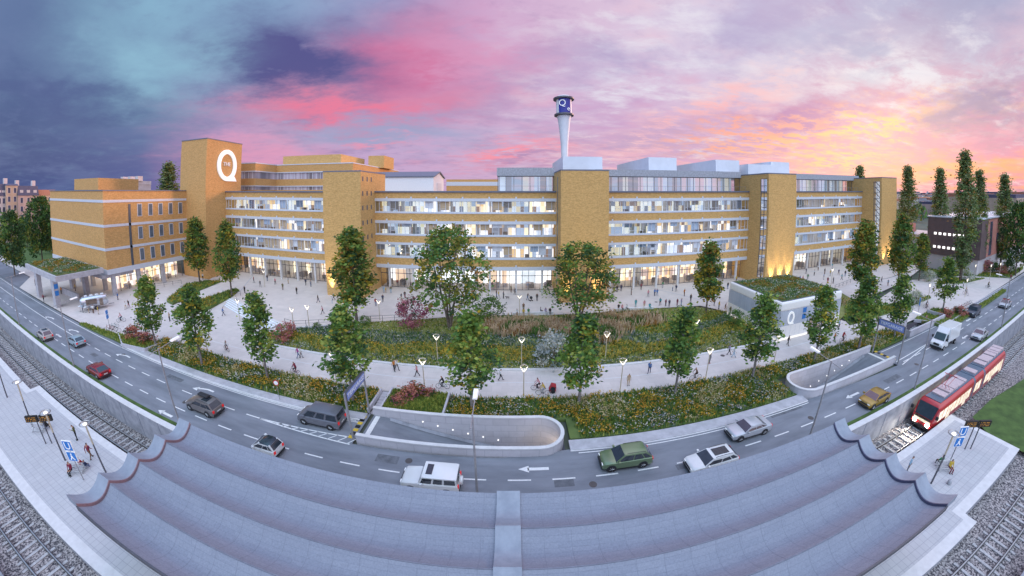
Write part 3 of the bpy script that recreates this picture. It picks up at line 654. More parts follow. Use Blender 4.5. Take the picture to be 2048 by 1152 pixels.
# entrance canopy with a planted roof
CP = empty('entrance_canopy', (-101, 31, .1), 0, 'concrete entrance canopy with a planted roof on thick square pillars', 'canopy')
part(MB().box(-111.5, -88.2, 26.2, 36.8, 5.9, 7.0), 'roof_slab', M['concrete'], CP)
part(MB().box(-111, -88.7, 26.7, 36.3, 7.0, 7.12), 'roof_planting', M['sedum'] if 'sedum' in M else M['lawn'], CP)
for x, y in ((-92.2, 27.0), (-104.5, 27.0), (-97, 35.6), (-106, 35.6)): part(MB().box(x-.9, x+.9, y-.5, y+.5, 0, 5.9), 'pillar', M['concrete'], CP)
part(MB().box(-103.5, -93.2, 31.9, 32.3, .1, 1.5), 'low_wall', M['concrete'], CP)
for z in (2.6, 4.0): part(MB().box(-91.29, -91.26, 26.6, 27.4, z, z+1.0), 'sign_plate', M['blue_sign'], CP)
part(MB().box(-96.5, -89.5, 36.8, 44.8, 4.3, 5.0), 'link_slab', M['concrete'], CP)
# ---------------------------------------------------------------- rear block behind the left wing, hall, tower
RB = empty('rear_block', (-65, 100, 0), 0, 'taller brick block with two window bands behind the left wing', 'building')
mb = MB(); mb.box(-106, -80, 80, 120, 0, 24); mb.box(-80, -49.5, 90, 131, 0, 24)
for a, b in ((29.9+.1, 32.3), (25.4, 27.6)):
    mb.box(-106, -80, 80, 120, a, b); mb.box(-80, -49.5, 90, 131, a, b)
part(mb, 'brick_band', M['brick_orange'], RB)
mb = MB()
for a, b in ((32.3, 32.6), (29.7, 30.0), (25.1, 25.4)): mb.box(-106.1, -79.9, 79.9, 120, a, b); mb.box(-79.9, -49.4, 89.9, 131, a, b)
part(mb, 'window_trim', M['white_band'], RB)
for a, b in ((27.6, 29.7), (24, 25.1)):
    part(MB().box(-105.8, -80.3, 80.4, 119, a, b).box(-80.3, -49.9, 90.4, 130, a, b), 'window_band', M['band_glass'] if 'band_glass' in M else M['glass'], RB)
    for k in range(20): part(MB().box(-79.8+k*1.5-.1, -79.8+k*1.5+.1, 90.3, 90.42, a, b), 'mullion', M['frame'], RB)
    for k in range(14): part(MB().box(-105+k*1.8-.1, -105+k*1.8+.1, 80.3, 80.42, a, b), 'mullion', M['frame'], RB)
part(MB().box(-81, -56.6, 94.5, 112, 32.6, 35.9), 'roof_house', M['brick'], RB); part(MB().box(-54, -47.6, 110, 120, 32.3, 36.9), 'lift_house', M['brick'], RB)
WH = empty('white_hall', (-33, 96, 0), 0, 'white metal clad rooftop hall with a low gabled dark roof', 'hall')
part(MB().box(-46, -23.7, 92, 106, 20, 27.9), 'wall', M['white_metal'], WH)
part(MB().add([(-23.68, 92, 20), (-23.68, 106, 20), (-23.68, 106, 27.9), (-23.68, 99, 29.6), (-23.68, 92, 27.9)], [(0, 1, 2, 3, 4)]), 'gable_wall', M['white_metal'], WH)
mb = MB(); mb.add([(-46.4, 91.6, 27.9), (-23.2, 91.6, 27.9), (-23.2, 99, 29.7), (-46.4, 99, 29.7), (-23.2, 106.4, 27.9), (-46.4, 106.4, 27.9)]+[(-46.4, 91.6, 28.2), (-23.2, 91.6, 28.2), (-23.2, 99, 30), (-46.4, 99, 30), (-23.2, 106.4, 28.2), (-46.4, 106.4, 28.2)],
    [(0, 3, 2, 1), (3, 5, 4, 2), (6, 7, 8, 9), (9, 8, 10, 11), (0, 1, 7, 6), (1, 2, 8, 7), (2, 4, 10, 8), (4, 5, 11, 10), (5, 3, 9, 11), (3, 0, 6, 9)]); part(mb, 'roof', M['coping'], WH)
part(MB().box(-23.7, -23.5, 96, 102, 23, 26.2), 'gable_window', M['frame'], WH)
FB = empty('far_block', (-12, 142, 0), 0, 'low brick block with a white band seen over the roof edge', 'building')
part(MB().box(-30, 0, 140, 160, 0, 26.1).box(-30, 0, 140, 160, 27.9, 29), 'brick_band', M['brick_orange'], FB); part(MB().box(-30, 0, 139.9, 160, 26.1, 27.9), 'window_band', M['white_band'], FB)
OT = empty('chimney_tower', (20.6, 120, 0), 0, 'slender pale chimney tower flaring to a drum with a blue sign on top', 'chimney')
z1 = 37.78; z2 = 53.58; z3 = 59.97; z4 = 61.43
MB().lathe([(1.35, 0), (1.35, z1), (1.45, z1+4), (1.9, z1+9), (2.5, z1+14), (2.9, z2-.4)], 24).build('shaft', M['white_roofbox'], OT, smooth=40)
MB().lathe([(3.0, z2-.4), (3.9, z2-.2), (3.9, z2+.4), (3.0, z2+.5)], 24).build('lower_ring', M['dark_steel'], OT, smooth=40)
MB().lathe([(3.1, z2+.5), (3.1, z3)], 24).build('drum', M['white_metal'], OT, smooth=40)
MB().lathe([(3.1, z3-.2), (4.2, z3), (4.2, z3+.6), (3.4, z3+.9)], 24).build('upper_ring', M['dark_steel'], OT, smooth=40)
MB().lathe([(3.4, z3+.9), (2.4, z3+1.5), (.2, z3+1.9)], 24).build('cap', M['white_metal'], OT, smooth=40)
hz = z3-z2-.7
mb = MB(); n = 10
for k in range(n):
    a0, a1 = [radians(-138+95*t/n) for t in (k, k+1)]; r = 3.16
    mb.quad((r*cos(a0), r*sin(a0), z2+.6), (r*cos(a1), r*sin(a1), z2+.6), (r*cos(a1), r*sin(a1), z3-.2), (r*cos(a0), r*sin(a0), z3-.2))
mat('deep_blue', (.02, .025, .22), .4, emit=(.02, .03, .35), estr=.25)
mb.build('sign_panel', M['deep_blue'], OT)
text('lettering', 'Q', 3.6, 'sign_white', OT, (-1.1, -3.2, z2+.6+hz*.64), (pi/2, 0, radians(-18)), .1)
text('lettering', 'e', 2.6, 'sign_white', OT, (1.3, -3.15, z2+.6+hz*.26), (pi/2, 0, radians(20)), .1)

# ================================================================ plants
def leafmat(name, c, c2=None, tr=.25):
    m = mat(name, c, .65, c2=c2 or tuple(v*.6 for v in c), scale=1.3, detail=3, spec=.25); nt = m.node_tree; b = nt.nodes['Principled BSDF']
    t = nt.nodes.new('ShaderNodeBsdfTranslucent'); t.inputs[0].default_value = (c[0]*1.1, c[1]*1.15, c[2]*.7, 1)
    x = nt.nodes.new('ShaderNodeMixShader'); x.inputs[0].default_value = tr
    o = [n for n in nt.nodes if n.type == 'OUTPUT_MATERIAL'][0]
    nt.links.new(b.outputs[0], x.inputs[1]); nt.links.new(t.outputs[0], x.inputs[2]); nt.links.new(x.outputs[0], o.inputs[0])
for n_, c_ in dict(leaf_deep=(.06, .125, .05), leaf_green=(.12, .24, .06), leaf_mid=(.21, .33, .065), leaf_light=(.38, .44, .10), leaf_gold=(.52, .39, .05), leaf_olive=(.27, .27, .055), leaf_rust=(.36, .17, .04),
                   leaf_blue=(.15, .24, .19), straw=(.58, .48, .27), tan_plume=(.68, .51, .37), petal_orange=(.58, .31, .04), petal_yellow=(.7, .47, .06), petal_white=(.68, .66, .62), petal_lilac=(.33, .32, .42), petal_pink=(.56, .22, .26),
                   petal_magenta=(.38, .10, .19), petal_coral=(.6, .24, .18), leaf_silver=(.46, .5, .54), grass_blade=(.27, .35, .075), grass_bright=(.45, .47, .11), grass_dark=(.11, .20, .045), poplar_green=(.18, .27, .10), poplar_grey=(.30, .36, .19), blossom=(.7, .7, .62)).items(): leafmat(n_, c_)
mat('bark', (.20, .16, .13), .9, c2=(.09, .07, .06), scale=4, bump=.5); mat('bark_grey', (.27, .25, .24), .9, c2=(.14, .12, .12), scale=4, bump=.5)
def prof_linden(t): return max(.08, (1-t)**.5*min(1, .38+t*2.0)*1.02)
def prof_dome(t): return max(.05, math.sqrt(max(0, 1-((t-.42)/.6)**2)))
def prof_column(t): return max(.08, min(1, .35+t*2.4)*(1-max(0, t-.45)/.58)**.7)
def leaves(mb, rd, c, n, sp, size, ms, squash=.8):
    for _ in range(n):
        x, y, z = (rd.gauss(0, sp), rd.gauss(0, sp), rd.gauss(0, sp*squash))
        x, y, z = c[0]+x, c[1]+y, c[2]+z
        a, b, s = rd.random()*2*pi, rd.uniform(-1.1, 1.1), size*rd.uniform(.6, 1.35)
        ux, uy, uz = cos(a)*s, sin(a)*s, rd.uniform(-.4, .4)*s
        vx, vy, vz = -sin(a)*sin(b)*s*.6, cos(a)*sin(b)*s*.6, cos(b)*s*.6
        mb.add([(x-ux*.5, y-uy*.5, z-uz*.5), (x+vx*.6, y+vy*.6, z+vz*.6), (x+ux*.5, y+uy*.5, z+uz*.5), (x-vx*.6, y-vy*.6, z-vz*.6)], [(0, 1, 2, 3)], rd.choice(ms))
def make_tree(seed, h, r, clear, prof, ncl, nl, size, mats, wts, stems=1, lean=.02, trunk=.13, bark='bark', sp=.34, gap=0):
    """unit-less builder: a tapered trunk with limbs and a crown of leaf clumps, metres"""
    rd = random.Random(seed); tr = MB(); cr = MB(); ch = h-clear
    tips = []
    for s in range(stems):
        a0 = 2*pi*s/stems+rd.random(); spread = 0 if stems == 1 else r*.5
        pts = []
        for i in range(6):
            t = i/5; q = t**1.3*spread
            pts.append((cos(a0)*q+rd.uniform(-1, 1)*lean*h*t, sin(a0)*q+rd.uniform(-1, 1)*lean*h*t, t*h*.86-.15))
        tr.tube(pts, [trunk*(1-.82*i/5) for i in range(6)], 7); tips.append(pts)
        for k in range(9 if stems == 1 else 4):
            t = clear/h*.8+(.8-clear/h*.8)*(k+rd.random())/(9 if stems == 1 else 4); i = min(4, int(t/.172)); p = pts[i]; z = t*h
            a = k*2.4+rd.random(); L = r*.75*prof(max(0, min(1, (z-clear)/ch)))+.15
            tr.tube([(p[0], p[1], z-.3), (p[0]+cos(a)*L*.55, p[1]+sin(a)*L*.55, z+L*.2), (p[0]+cos(a)*L, p[1]+sin(a)*L, z+L*.55)], [trunk*.36, trunk*.22, trunk*.07], 5)
    lob = [(rd.random()*2*pi, rd.uniform(0, 1), rd.uniform(.55, 1.3)) for _ in range(9)]
    for k in range(ncl):
        t = (k+rd.random())/ncl; t = t**.92
        a = rd.random()*2*pi
        m = 1
        for la, lt, lv in lob:
            d = abs((a-la+pi) % (2*pi)-pi)/.8+abs(t-lt)/.22
            if d < 1: m = min(m, lv) if lv < 1 else max(m, lv)
        rr = r*prof(t)*m*math.sqrt(rd.uniform(.12, 1)); z = clear+t*ch
        if gap and rd.random() < gap: continue
        w = rd.choices(range(len(mats)), wts)[0]
        leaves(cr, rd, (cos(a)*rr, sin(a)*rr, z), nl, sp*rd.uniform(.7, 1.3), size, [w]*7+[rd.randrange(len(mats))])
    t_ = tr.build('trunk', M[bark], smooth=60); c_ = cr.build('crown', [M[m] for m in mats])
    COL.objects.unlink(t_); COL.objects.unlink(c_); return t_.data, c_.data
def put_tree(name, var, x, y, z, sc, rz, label, group=None, cat='tree', sx=1):
    t = empty(name, (x, y, z), rz, label, cat, group)
    for nm, me in zip(('trunk', 'crown'), var):
        o = bpy.data.objects.new(nm, me); COL.objects.link(o); o.parent = t; o.scale = (sc*sx, sc*sx, sc)
    return t
LM = ['leaf_deep', 'leaf_green', 'leaf_mid', 'leaf_light', 'leaf_gold']
LIN = [make_tree(11+i, 10, 2.2, 2.7, prof_linden, 118, 24, .34, LM, (2.5, 4, 3.5, 1.5, .35), trunk=.15, bark='bark_grey', sp=.30) for i in range(4)]
lind = [(-53.69,28.43, 10.76, 'young linden left of all the row, beside the red shrubs'), (-41.44,27.9, 11.05, 'young linden in the flower strip, second from the left in the row'),
        (-30.4,29.13, 11.24, 'young linden in the flower strip below the pink shrub'), (-17.63,28.29, 11.47, 'young linden beside the underpass sign, overlapping the tall tree behind'),
        (-4.29,29.07, 11.43, 'young linden above the curved ramp wall, centre left of the path'), (7.31,29.7, 10.78, 'young linden in front of the silver bush, centre right of the path'),
        (18.8,29.49, 10.83, 'young linden in the wide flower meadow above the silver sedan'), (30.06,29.52, 10.94, 'young linden left of the white pavilion corner'),
        (41.51,29.32, 10.64, 'young linden hiding the right half of the white pavilion front'), (50.54,28.18, 11.19, 'young linden right of the white pavilion'),
        (61.17,28.06, 10.33, 'young linden beside the walled stair opening'), (83.94,29.06, 10.53, 'young linden on the right by the orange red shrubs')]
for i, (x, y, h, lb) in enumerate(lind): put_tree('linden_tree', LIN[i % 4], x, y, .1, h/10, i*1.7, lb, 'young lindens along the promenade', sx=(1.12, 1.22, 1.06, 1.18)[i % 4])
OM = ['leaf_deep', 'leaf_green', 'leaf_olive', 'leaf_mid', 'leaf_gold', 'leaf_rust']
OLI = [make_tree(31+i, 14, 3.1, 3.6, prof_linden, 185, 26, .44, OM, (3, 3.5, 4, 2.5, 1.1, .2), trunk=.2, sp=.40) for i in range(3)]
MUL = [make_tree(51+i, 15, 5.2, 4.2, prof_dome, 190, 26, .44, OM, (4, 4, 3, 2.5, .6, .12), stems=4, trunk=.2, sp=.46, lean=.03) for i in range(2)]
GOL = make_tree(71, 12, 3.0, 3.2, prof_linden, 170, 24, .46, OM, (2, 2.5, 4, 2, 3, 1), trunk=.16, sp=.4)
BIG = [(OLI[0], 14, -78.43,56.49, 16.41, 1.0, 'tall tree in front of the brick sign tower, in the upper green bed'), (OLI[1], 14, -61.63,52.38, 16.5, .9, 'tall tree at the tip of the lower green bed by the steps'),
       (OLI[2], 14, -26.91,47.99, 16.83, 1.18, 'tallest plaza tree, in front of the brick stair tower with small slit windows'), (MUL[0], 15, -10.25,48.19, 17.22, 1.0, 'broad many-stemmed tree beside the magenta shrub'),
       (MUL[1], 15, 11.49,50.51, 14.42, 1.2, 'broad many-stemmed tree in front of the middle brick tower'), (GOL, 12, 36.33,50.26, 13.77, .98, 'tree with golden lower leaves left of the white pavilion'),
       (OLI[0], 14, 74.59,43.78, 16.74, 1.05, 'olive tree in front of the last window wing on the right'), (OLI[1], 14, 91.33,43.24, 17.35, 1.0, 'olive golden tree in front of the last brick tower on the right'),
       (OLI[2], 14, 106.69,44.59, 12.11, 1.15, 'smaller olive golden tree right of the last brick tower')]
for i, (v, h0, x, y, h, sx, lb) in enumerate(BIG): put_tree('plaza_tree', v, x, y, .2, h/h0, i*2.1, lb, 'large trees on the plaza', sx=sx)
PM = ['leaf_deep', 'poplar_green', 'poplar_grey', 'leaf_olive', 'leaf_rust']
POP = [make_tree(81+i, 24, 2.0, 2.6, prof_column, 330, 20, .42, PM, (1.6, 4, 4.5, 1.2, .2), trunk=.26, sp=.38, lean=.008) for i in range(2)]
for i, (x, y, h, lb) in enumerate([(141.97,65.78, 32.32, 'columnar poplar touching the right end of the brick building'), (131.88,49.75, 30.27, 'columnar poplar left of the dark brown building'),
        (116.63,36.88, 33.64, 'tallest columnar poplar, in front of the dark brown building'), (133.04,38.03, 29.19, 'columnar poplar just behind the tallest poplar'),
        (149.61,34.73, 28.5, 'columnar poplar at the right of the coral wall'), (128, 78, 32.5, 'poplar top showing above the roof of the last brick tower')]):
    put_tree('poplar_tree', POP[i % 2], x, y, 0, h/24, i*1.3, lb, 'poplars by the brown building', sx=1.25 if i in (0, 4) else 1.1)
for x, y, h, v, sx, lb in [(-101.7,49.23, 0, 0, 0, 'x')][:0]: pass
DM = ['leaf_deep', 'leaf_deep', 'leaf_green', 'leaf_olive', 'leaf_mid']
DRK = [make_tree(91+i, 13, 4.2, 2.6, prof_dome, 190, 24, .55, DM, (4, 4, 3, 2, .6), trunk=.22, sp=.5) for i in range(2)]
for i, (v, h0, x, y, h, sx, lb) in enumerate([(DRK[0], 13, -138.22,29.21, 17.84, .75, 'dark round tree on the lawn at the left edge'), (DRK[1], 13, -149.95,41.01, 21.43, .72, 'dark round tree touching the brick block at the left'),
        (DRK[1], 13, 139.89,27.87, 20.04, .62, 'dark reddish tree at the right edge beside the road')]):
    put_tree('broad_tree', v, x, y, -.1, h/h0, i*2.6, lb, sx=sx)
put_tree('poplar_tree', POP[0], -152, 95, 0, 1.5, 1, 'bushy tree top left of a taller one, above the brick block roof', sx=1.8)
put_tree('poplar_tree', POP[1], -133, 95, 0, 1.62, 2, 'taller pointed tree top above the brick block roof', sx=1.3)
for i, (x, y) in enumerate([(-175, 52), (-190, 66), (-162, 74), (-205, 50), (-150, 88), (-185, 90), (-230, 70)]):
    put_tree('broad_tree', DRK[i % 2], x, y, -.2, .95+.1*(i % 3), i*1.1, None, 'trees along the far lawn on the left'); 
for o in COL.objects:
    if o.name.startswith('broad_tree') and 'label' not in o: o['label'] = 'dark tree among others along the far lawn on the left'; o['category'] = 'tree'
# ---------------------------------------------------------------- beds: soil sheets, then the plants in them
def vnoise(x, y, s):
    return (sin(x*.9/s+1.3*sin(y*.7/s))+sin(y*1.1/s+1.7*sin(x*.5/s+2))+sin((x+y)*.6/s+4))/6+.5
def plants(name, n, sampler, zf, kinds, mats, pick, seed, label, hmul=1):
    """many small stems and flower heads; nobody could count them"""
    rd = random.Random(seed); mb = MB()
    for _ in range(n):
        x, y = sampler(rd); z = zf(x, y); h, w, leafm, flow = pick(rd, x, y); h *= hmul
        for k in range(2):
            a = rd.random()*2*pi; bx, by = x+rd.uniform(-.15, .15), y+rd.uniform(-.15, .15); lx, ly = rd.uniform(-.3, .3)*h, rd.uniform(-.3, .3)*h
            mb.add([(bx-cos(a)*w, by-sin(a)*w, z), (bx+cos(a)*w, by+sin(a)*w, z), (bx+lx+cos(a)*w*.4, by+ly+sin(a)*w*.4, z+h*rd.uniform(.7, 1.1)), (bx+lx-cos(a)*w*.4, by+ly-sin(a)*w*.4, z+h*rd.uniform(.6, 1))], [(0, 1, 2, 3)], leafm)
        if flow is not None:
            for k in range(2):
                fx, fy, fz = x+rd.uniform(-.2, .2), y+rd.uniform(-.2, .2), z+h*rd.uniform(.85, 1.15); s = rd.uniform(.04, .085); t = rd.uniform(-.06, .06)
                mb.add([(fx-s, fy-s*.6, fz-t), (fx+s*.7, fy-s, fz+t), (fx+s, fy+s*.7, fz+t), (fx-s*.6, fy+s, fz-t)], [(0, 1, 2, 3)], flow)
    o = mb.build(name, [M[m] for m in mats]); o['kind'] = 'stuff'; tag(o, label, 'flowers'); return o
VM = ['grass_dark', 'leaf_green', 'grass_blade', 'leaf_blue', 'straw', 'petal_orange', 'petal_yellow', 'petal_white', 'leaf_rust', 'petal_lilac', 'grass_bright', 'tan_plume']
def pick_meadow(rd, x, y):
    a = vnoise(x, y, .9); b = vnoise(x+40, y-17, 1.6); q = rd.random()
    if a > .62 and q < .34: return rd.uniform(.4, .7), .06, rd.choice([0, 1, 2, 2]), rd.choice([5, 5, 6])
    if b > .66 and q < .5: return rd.uniform(.35, .6), .05, rd.choice([2, 4, 10]), rd.choice([4, 4, None])
    if a < .36 and q < .45: return rd.uniform(.3, .55), .06, rd.choice([3, 1, 0]), rd.choice([7, 9, None, None, 4])
    return rd.uniform(.25, .6), .075, rd.choice([0, 1, 1, 1, 2, 2, 2, 10, 3]), rd.choice([None]*9+[7, 5])
BEDS = [(-55, -15.4, 26.85, 31.05, 15), (5.5, 33, 24.4, 31.05, 22), (-7, 5.5, 27.3, 31.05, 22), (33, 52.5, 28.3, 31.05, 18), (52.5, 63.4, 27.0, 30.9, 18)]
bm_ = MB()
for a, b, c, d, q in BEDS: bm_.box(a, b, c, d, -.2, .14)
struct(bm_.build('flower_bed', M['lawn_dark']), 'soil and low green of the flower strip between road and promenade')
def in_ramp(x, y): return (x < 6.2 and x > -15 and y < 27.5) or (32.3 < x < 53 and y < 28.2) or (x < 6.5 and y < 27.2 and x > 3 and (x-2)**2+(y-24.9)**2 < 20)
def samp_beds(rd):
    while 1:
        a, b, c, d, q = rd.choices(BEDS, [(b-a)*(d-c) for a, b, c, d, q in BEDS])[0]; x, y = rd.uniform(a, b), rd.uniform(c, d)
        if not in_ramp(x, y): return x, y
plants('meadow_flowers', 19000, samp_beds, lambda x, y: .12, None, VM, pick_meadow, 3, 'wild flowers and grasses, orange and white, in the strip along the road')
BACK = [(-41, 37.9), (-36, 43.2), (-25, 49.4), (-8, 55), (15, 55.3), (28, 55.6), (37, 54.4), (40.6, 50.2), (40.9, 37.9)]
def backy(x):
    for (xa, ya), (xb, yb) in zip(BACK, BACK[1:]):
        if xa <= x <= xb: return ya+(yb-ya)*(x-xa)/(xb-xa)
    return 37.9
def mound_z(x, y):
    yb = backy(x); v = max(0, min(1, (y-37.4)/(yb-37.4+.01))); return .14+(PZ-.04-.14)*v+.75*sin(pi*v)**1.2*max(0, 1-(x/42)**4)
mb = MB(); NX, NV = 82, 10
for i in range(NX+1):
    x = -41+81.9*i/NX; yb = backy(x)
    for j in range(NV+1): y = 37.4+(yb-37.4)*j/NV; mb.v.append((x, y, mound_z(x, y)))
for i in range(NX):
    for j in range(NV): a = i*(NV+1)+j; mb.f.append([a, a+NV+1, a+NV+2, a+1]); mb.m.append(0)
struct(mb.build('planted_mound', M['lawn_rough'] if 'lawn_rough' in M else M['lawn_dark'], smooth=80), 'low planted mound between promenade and plaza')
struct(MB().box(-41, 40.9, 37.0, 37.4, 0, .32).build('mound_kerb', M['concrete_light']), 'pale kerb along the front of the planted mound')
def samp_mound(rd):
    while 1:
        x, y = rd.uniform(-41, 40.8), rd.uniform(37.4, 55.8)
        if y < backy(x)-.1: return x, y
def pick_mound(rd, x, y):
    w = vnoise(x, y, 1.4); s = y+2.2*(w-.5)+.035*abs(x+3); q = rd.random()
    if x > 26: s -= (x-26)*.32
    if s < 38.6: return rd.uniform(.2, .45), .06, rd.choice([2, 10, 3, 0]), rd.choice([7, None, None, 6, 9])
    if s < 39.4: return rd.uniform(.3, .5), .07, rd.choice([3, 2, 10, 1]), rd.choice([7, 9, None, None])
    if s < 42.4: return rd.uniform(.4, .65), .06, rd.choice([2, 10, 0]), (rd.choice([6, 6, 5, 6]) if q < .8 else None)
    if s < 45.6: return rd.uniform(.3, .55), .07, rd.choice([3, 0, 3, 1]), (rd.choice([9, 9, 7]) if q < .35 else None)
    if s < 48 and x > 18: return rd.uniform(.3, .55), .07, rd.choice([2, 0, 10]), (rd.choice([5, 6]) if q < .4 else None)
    return rd.uniform(.15, .3), .07, rd.choice([2, 2, 10, 10, 4, 0]), (rd.choice([4, 7]) if q < .12 else None)
plants('mound_flowers', 17000, samp_mound, mound_z, None, VM, pick_mound, 4, 'bands of yellow, lilac and green planting on the mound')
def grass_sampler(cs):
    def f(rd):
        x0, y0, rx, ry = rd.choice(cs)
        a, r = rd.random()*2*pi, math.sqrt(rd.random()); return x0+cos(a)*r*rx, y0+sin(a)*r*ry
    return f
TUFT = [(-1, 47.5, 4, 2.5), (4, 48.5, 4.5, 3), (9, 49.5, 4, 2.4), (0, 51, 5, 2), (14.5, 46.5, 3, 4.5), (17, 48, 3.5, 4), (23, 49.5, 4.5, 3), (19, 51.5, 5, 2.2), (7, 46, 4, 2)]
plants('feather_grass', 3600, grass_sampler(TUFT), mound_z, None, VM, lambda rd, x, y: (rd.uniform(.8, 1.5), .10, (rd.choice([11, 11, 4, 11, 8]) if vnoise(x, y, .8) > .42 else rd.choice([0, 1, 11])), 11 if rd.random() < .7 and vnoise(x, y, .8) > .42 else None), 6, 'tan feathery ornamental grass on top of the mound')
# green beds by the steps, on the left
def bed(name, pts, z, label, n, seed, grassy=0):
    lo = MB(); lo.prism(pts, -.1, z); struct(lo.build(name, M['lawn_dark']), label)
    xs = [p[0] for p in pts]; ys = [p[1] for p in pts]
    def inside(x, y):
        c = False
        for (xa, ya), (xb, yb) in zip(pts, pts[1:]+pts[:1]):
            if (ya > y) != (yb > y) and x < (xb-xa)*(y-ya)/(yb-ya)+xa: c = not c
        return c
    def s(rd):
        while 1:
            x, y = rd.uniform(min(xs), max(xs)), rd.uniform(min(ys), max(ys))
            if inside(x, y): return x, y
    def pk(rd, x, y):
        if grassy: return rd.uniform(.25, .45), .07, rd.choice([2, 10, 10, 2, 1]), None
        w = vnoise(x, y, 1.1); return rd.uniform(.25, .5), .08, rd.choice([0, 2, 10, 1]), rd.choice([5, 5, 8, 6]) if w > .52 and rd.random() < .6 else None
    zz_ = max(z) if isinstance(z, list) else z
    plants(name+'_plants', n, s, lambda x, y: zz_-.03, None, VM, pk, seed, 'low green and orange ground cover in '+label)
bed('upper_bed', [(-72.92,43.11), (-80.71,53.82), (-78.73,58.69), (-73.82,60.49), (-72.54,52), (-69.73,42.52)], .62, 'the upper bed under the sign tower', 1100, 8)
bed('lower_bed', [(-64.64,38.95), (-66.78,42.58), (-66.29,51.38), (-65.97,57.28), (-63.15,56.26), (-60.84,51.49), (-59.88,44.71), (-62.34,38.31)], .5, 'the lower bed beside the steps', 1100, 9)
bed('road_bed', [(-76.31,25.49), (-75.8,26.16), (-63.34,27.35), (-56.21,27.52), (-56.1,26.29), (-67.51,25.68)], .3, 'the narrow strip beside the left lane', 700, 12, 1)
bed('grass_planter', [(-13.7, 27.2), (-13.7, 31.1), (-7.3, 31.1), (-7.3, 27.2)], .5, 'the square planter above the ramp', 2300, 13, 1)
bed('shrub_planter', [(-59.12,25.6), (-63.89,27.36), (-53.43,29), (-53.95,26.63)], .5, 'the raised planter with red shrubs', 500, 14, 1)
bed('corner_bed', [(72.89,30.16), (83.68,30.79), (85.69,25.53), (76.41,25.25), (74.14,25.58)], .45, 'the bed with orange red shrubs on the right', 600, 15, 1)
bed('roadside_bed', [(73.58,25.07), (89.3,25.21), (116.62,25.73), (115.68,24.64), (87.59,24.13), (72.57,23.73)], .3, 'the narrow strip beside the right lane', 700, 16, 1)
bed('lawn_island', [(116.8,40.5), (126.86,33.13), (114.23,35.39), (108.52,39.43)], .3, 'the small lawn in the forecourt on the right', 500, 17, 1)
bed('lawn_side', [(85.47,37.1), (93.2,35.74), (91.67,34.85), (81.19,34.81), (58.99,35.52), (60.38,37.58), (67.76,42.73), (75.9,38.1)], .3, 'the bed right of the pavilion', 1500, 18)
bed('poplar_bed', [(125.03,51.59), (129.51,39.78), (143.25,30.12), (159.82,29.69), (153.63,28.43), (134.14,28), (127.67,36.22), (118.8,48.08)], .3, 'the bed under the poplars', 1200, 19)
# ---------------------------------------------------------------- shrubs
def make_shrub(seed, h, r, mats, wts, ncl=46, nl=24, size=.24, sp=.26):
    return make_tree(seed, h, r, h*.12, prof_dome, ncl, nl, size, mats, wts, stems=4, trunk=.05, sp=sp)
SH = dict(magenta=make_shrub(201, 3.6, 2.3, ['petal_magenta', 'petal_pink', 'leaf_deep'], (5, 3, 1), 70), green=make_shrub(202, 3.4, 2.3, ['leaf_green', 'leaf_mid', 'leaf_deep'], (3, 3, 2), 70),
          pink=make_shrub(203, 2, 1.6, ['petal_coral', 'petal_pink', 'leaf_mid'], (4, 3, 1)), silver=make_shrub(204, 3, 2, ['leaf_silver', 'petal_white', 'leaf_blue'], (5, 2, 2), 70),
          red=make_shrub(205, 1.6, 1.5, ['petal_coral', 'leaf_rust', 'leaf_deep', 'petal_magenta'], (3, 2, 2, 2)), white=make_shrub(206, 2.6, 1.9, ['blossom', 'leaf_silver', 'leaf_mid'], (5, 2, 1.3), 60),
          dark=make_shrub(207, 2.6, 1.9, ['leaf_deep', 'leaf_green', 'leaf_olive'], (4, 3, 1), 60))
SHR = [('magenta', -16.92,48.32, 4.75/3.6, 'magenta leaved shrub tree on the left of the mound'), ('green', -3.92,52.8, 4/3.4, 'green shrub behind the feathery grass'),
       ('pink', -35.38,39.42, 1.15, 'coral pink flowering shrub at the left tip of the mound'), ('silver', 5.57,38.71, 4.12/3, 'silvery white leaved bush at the front of the mound'),
       ('red', -60.43,28.44, 1.1, 'red flowering shrub in the raised planter on the left, nearer the bicycles'), ('red', -56.18,28.2, .95, 'red flowering shrub in the raised planter under the first linden'),
       ('red', -11.07,30.33, 1.0, 'red and grey shrub in the middle of the square grass planter'), ('red', -12.4,28.78, .68, 'small red and grey shrub near the corner of the square grass planter'), ('red', -9.42,30.77, .62, 'small coral shrub at the back of the square grass planter'),
       ('red', 80.3,26.82, .95, 'orange red shrub under the rightmost linden'), ('red', 84.29,25.79, 1.0, 'orange red shrub beside the parked bicycles on the right'),
       ('white', 108.56,42.51, 1.0, 'white blossoming shrub left of the rightmost linden'), ('white', 118.19,35.75, 1.1, 'white blossoming shrub in front of the tallest poplar'), ('white', 84.11,35.38, .95, 'white blossoming shrub by the walled stair opening'),
       ('pink', 136.33,36.43, 1.7, 'large pink shrub in front of the coral wall'), ('pink', 138.25,31.43, 1.1, 'pink shrub under the rightmost poplar'), ('dark', 138.22,34.09, 1.1, 'dark green bush between two pink shrubs'), ('dark', 142.96,30.35, 1.2, 'dark green bush at the foot of the rightmost poplar'),
       ('green', 38.21,43.68, .8, 'light green shrub at the left wall of the white pavilion'), ('green', -25.08,47.37, .5, 'small green shrub at the railing below the tallest plaza tree'), ('green', -32.66,44.2, .32, 'tiny green shrub below the plaza railing')]
for i, (k, x, y, sc, lb) in enumerate(SHR): put_tree('shrub', SH[k], x, y, mound_z(x, y)-.05 if -41 < x < 40 and 37.4 < y < backy(x) else .15, sc, i*1.9, lb, None, 'shrub')

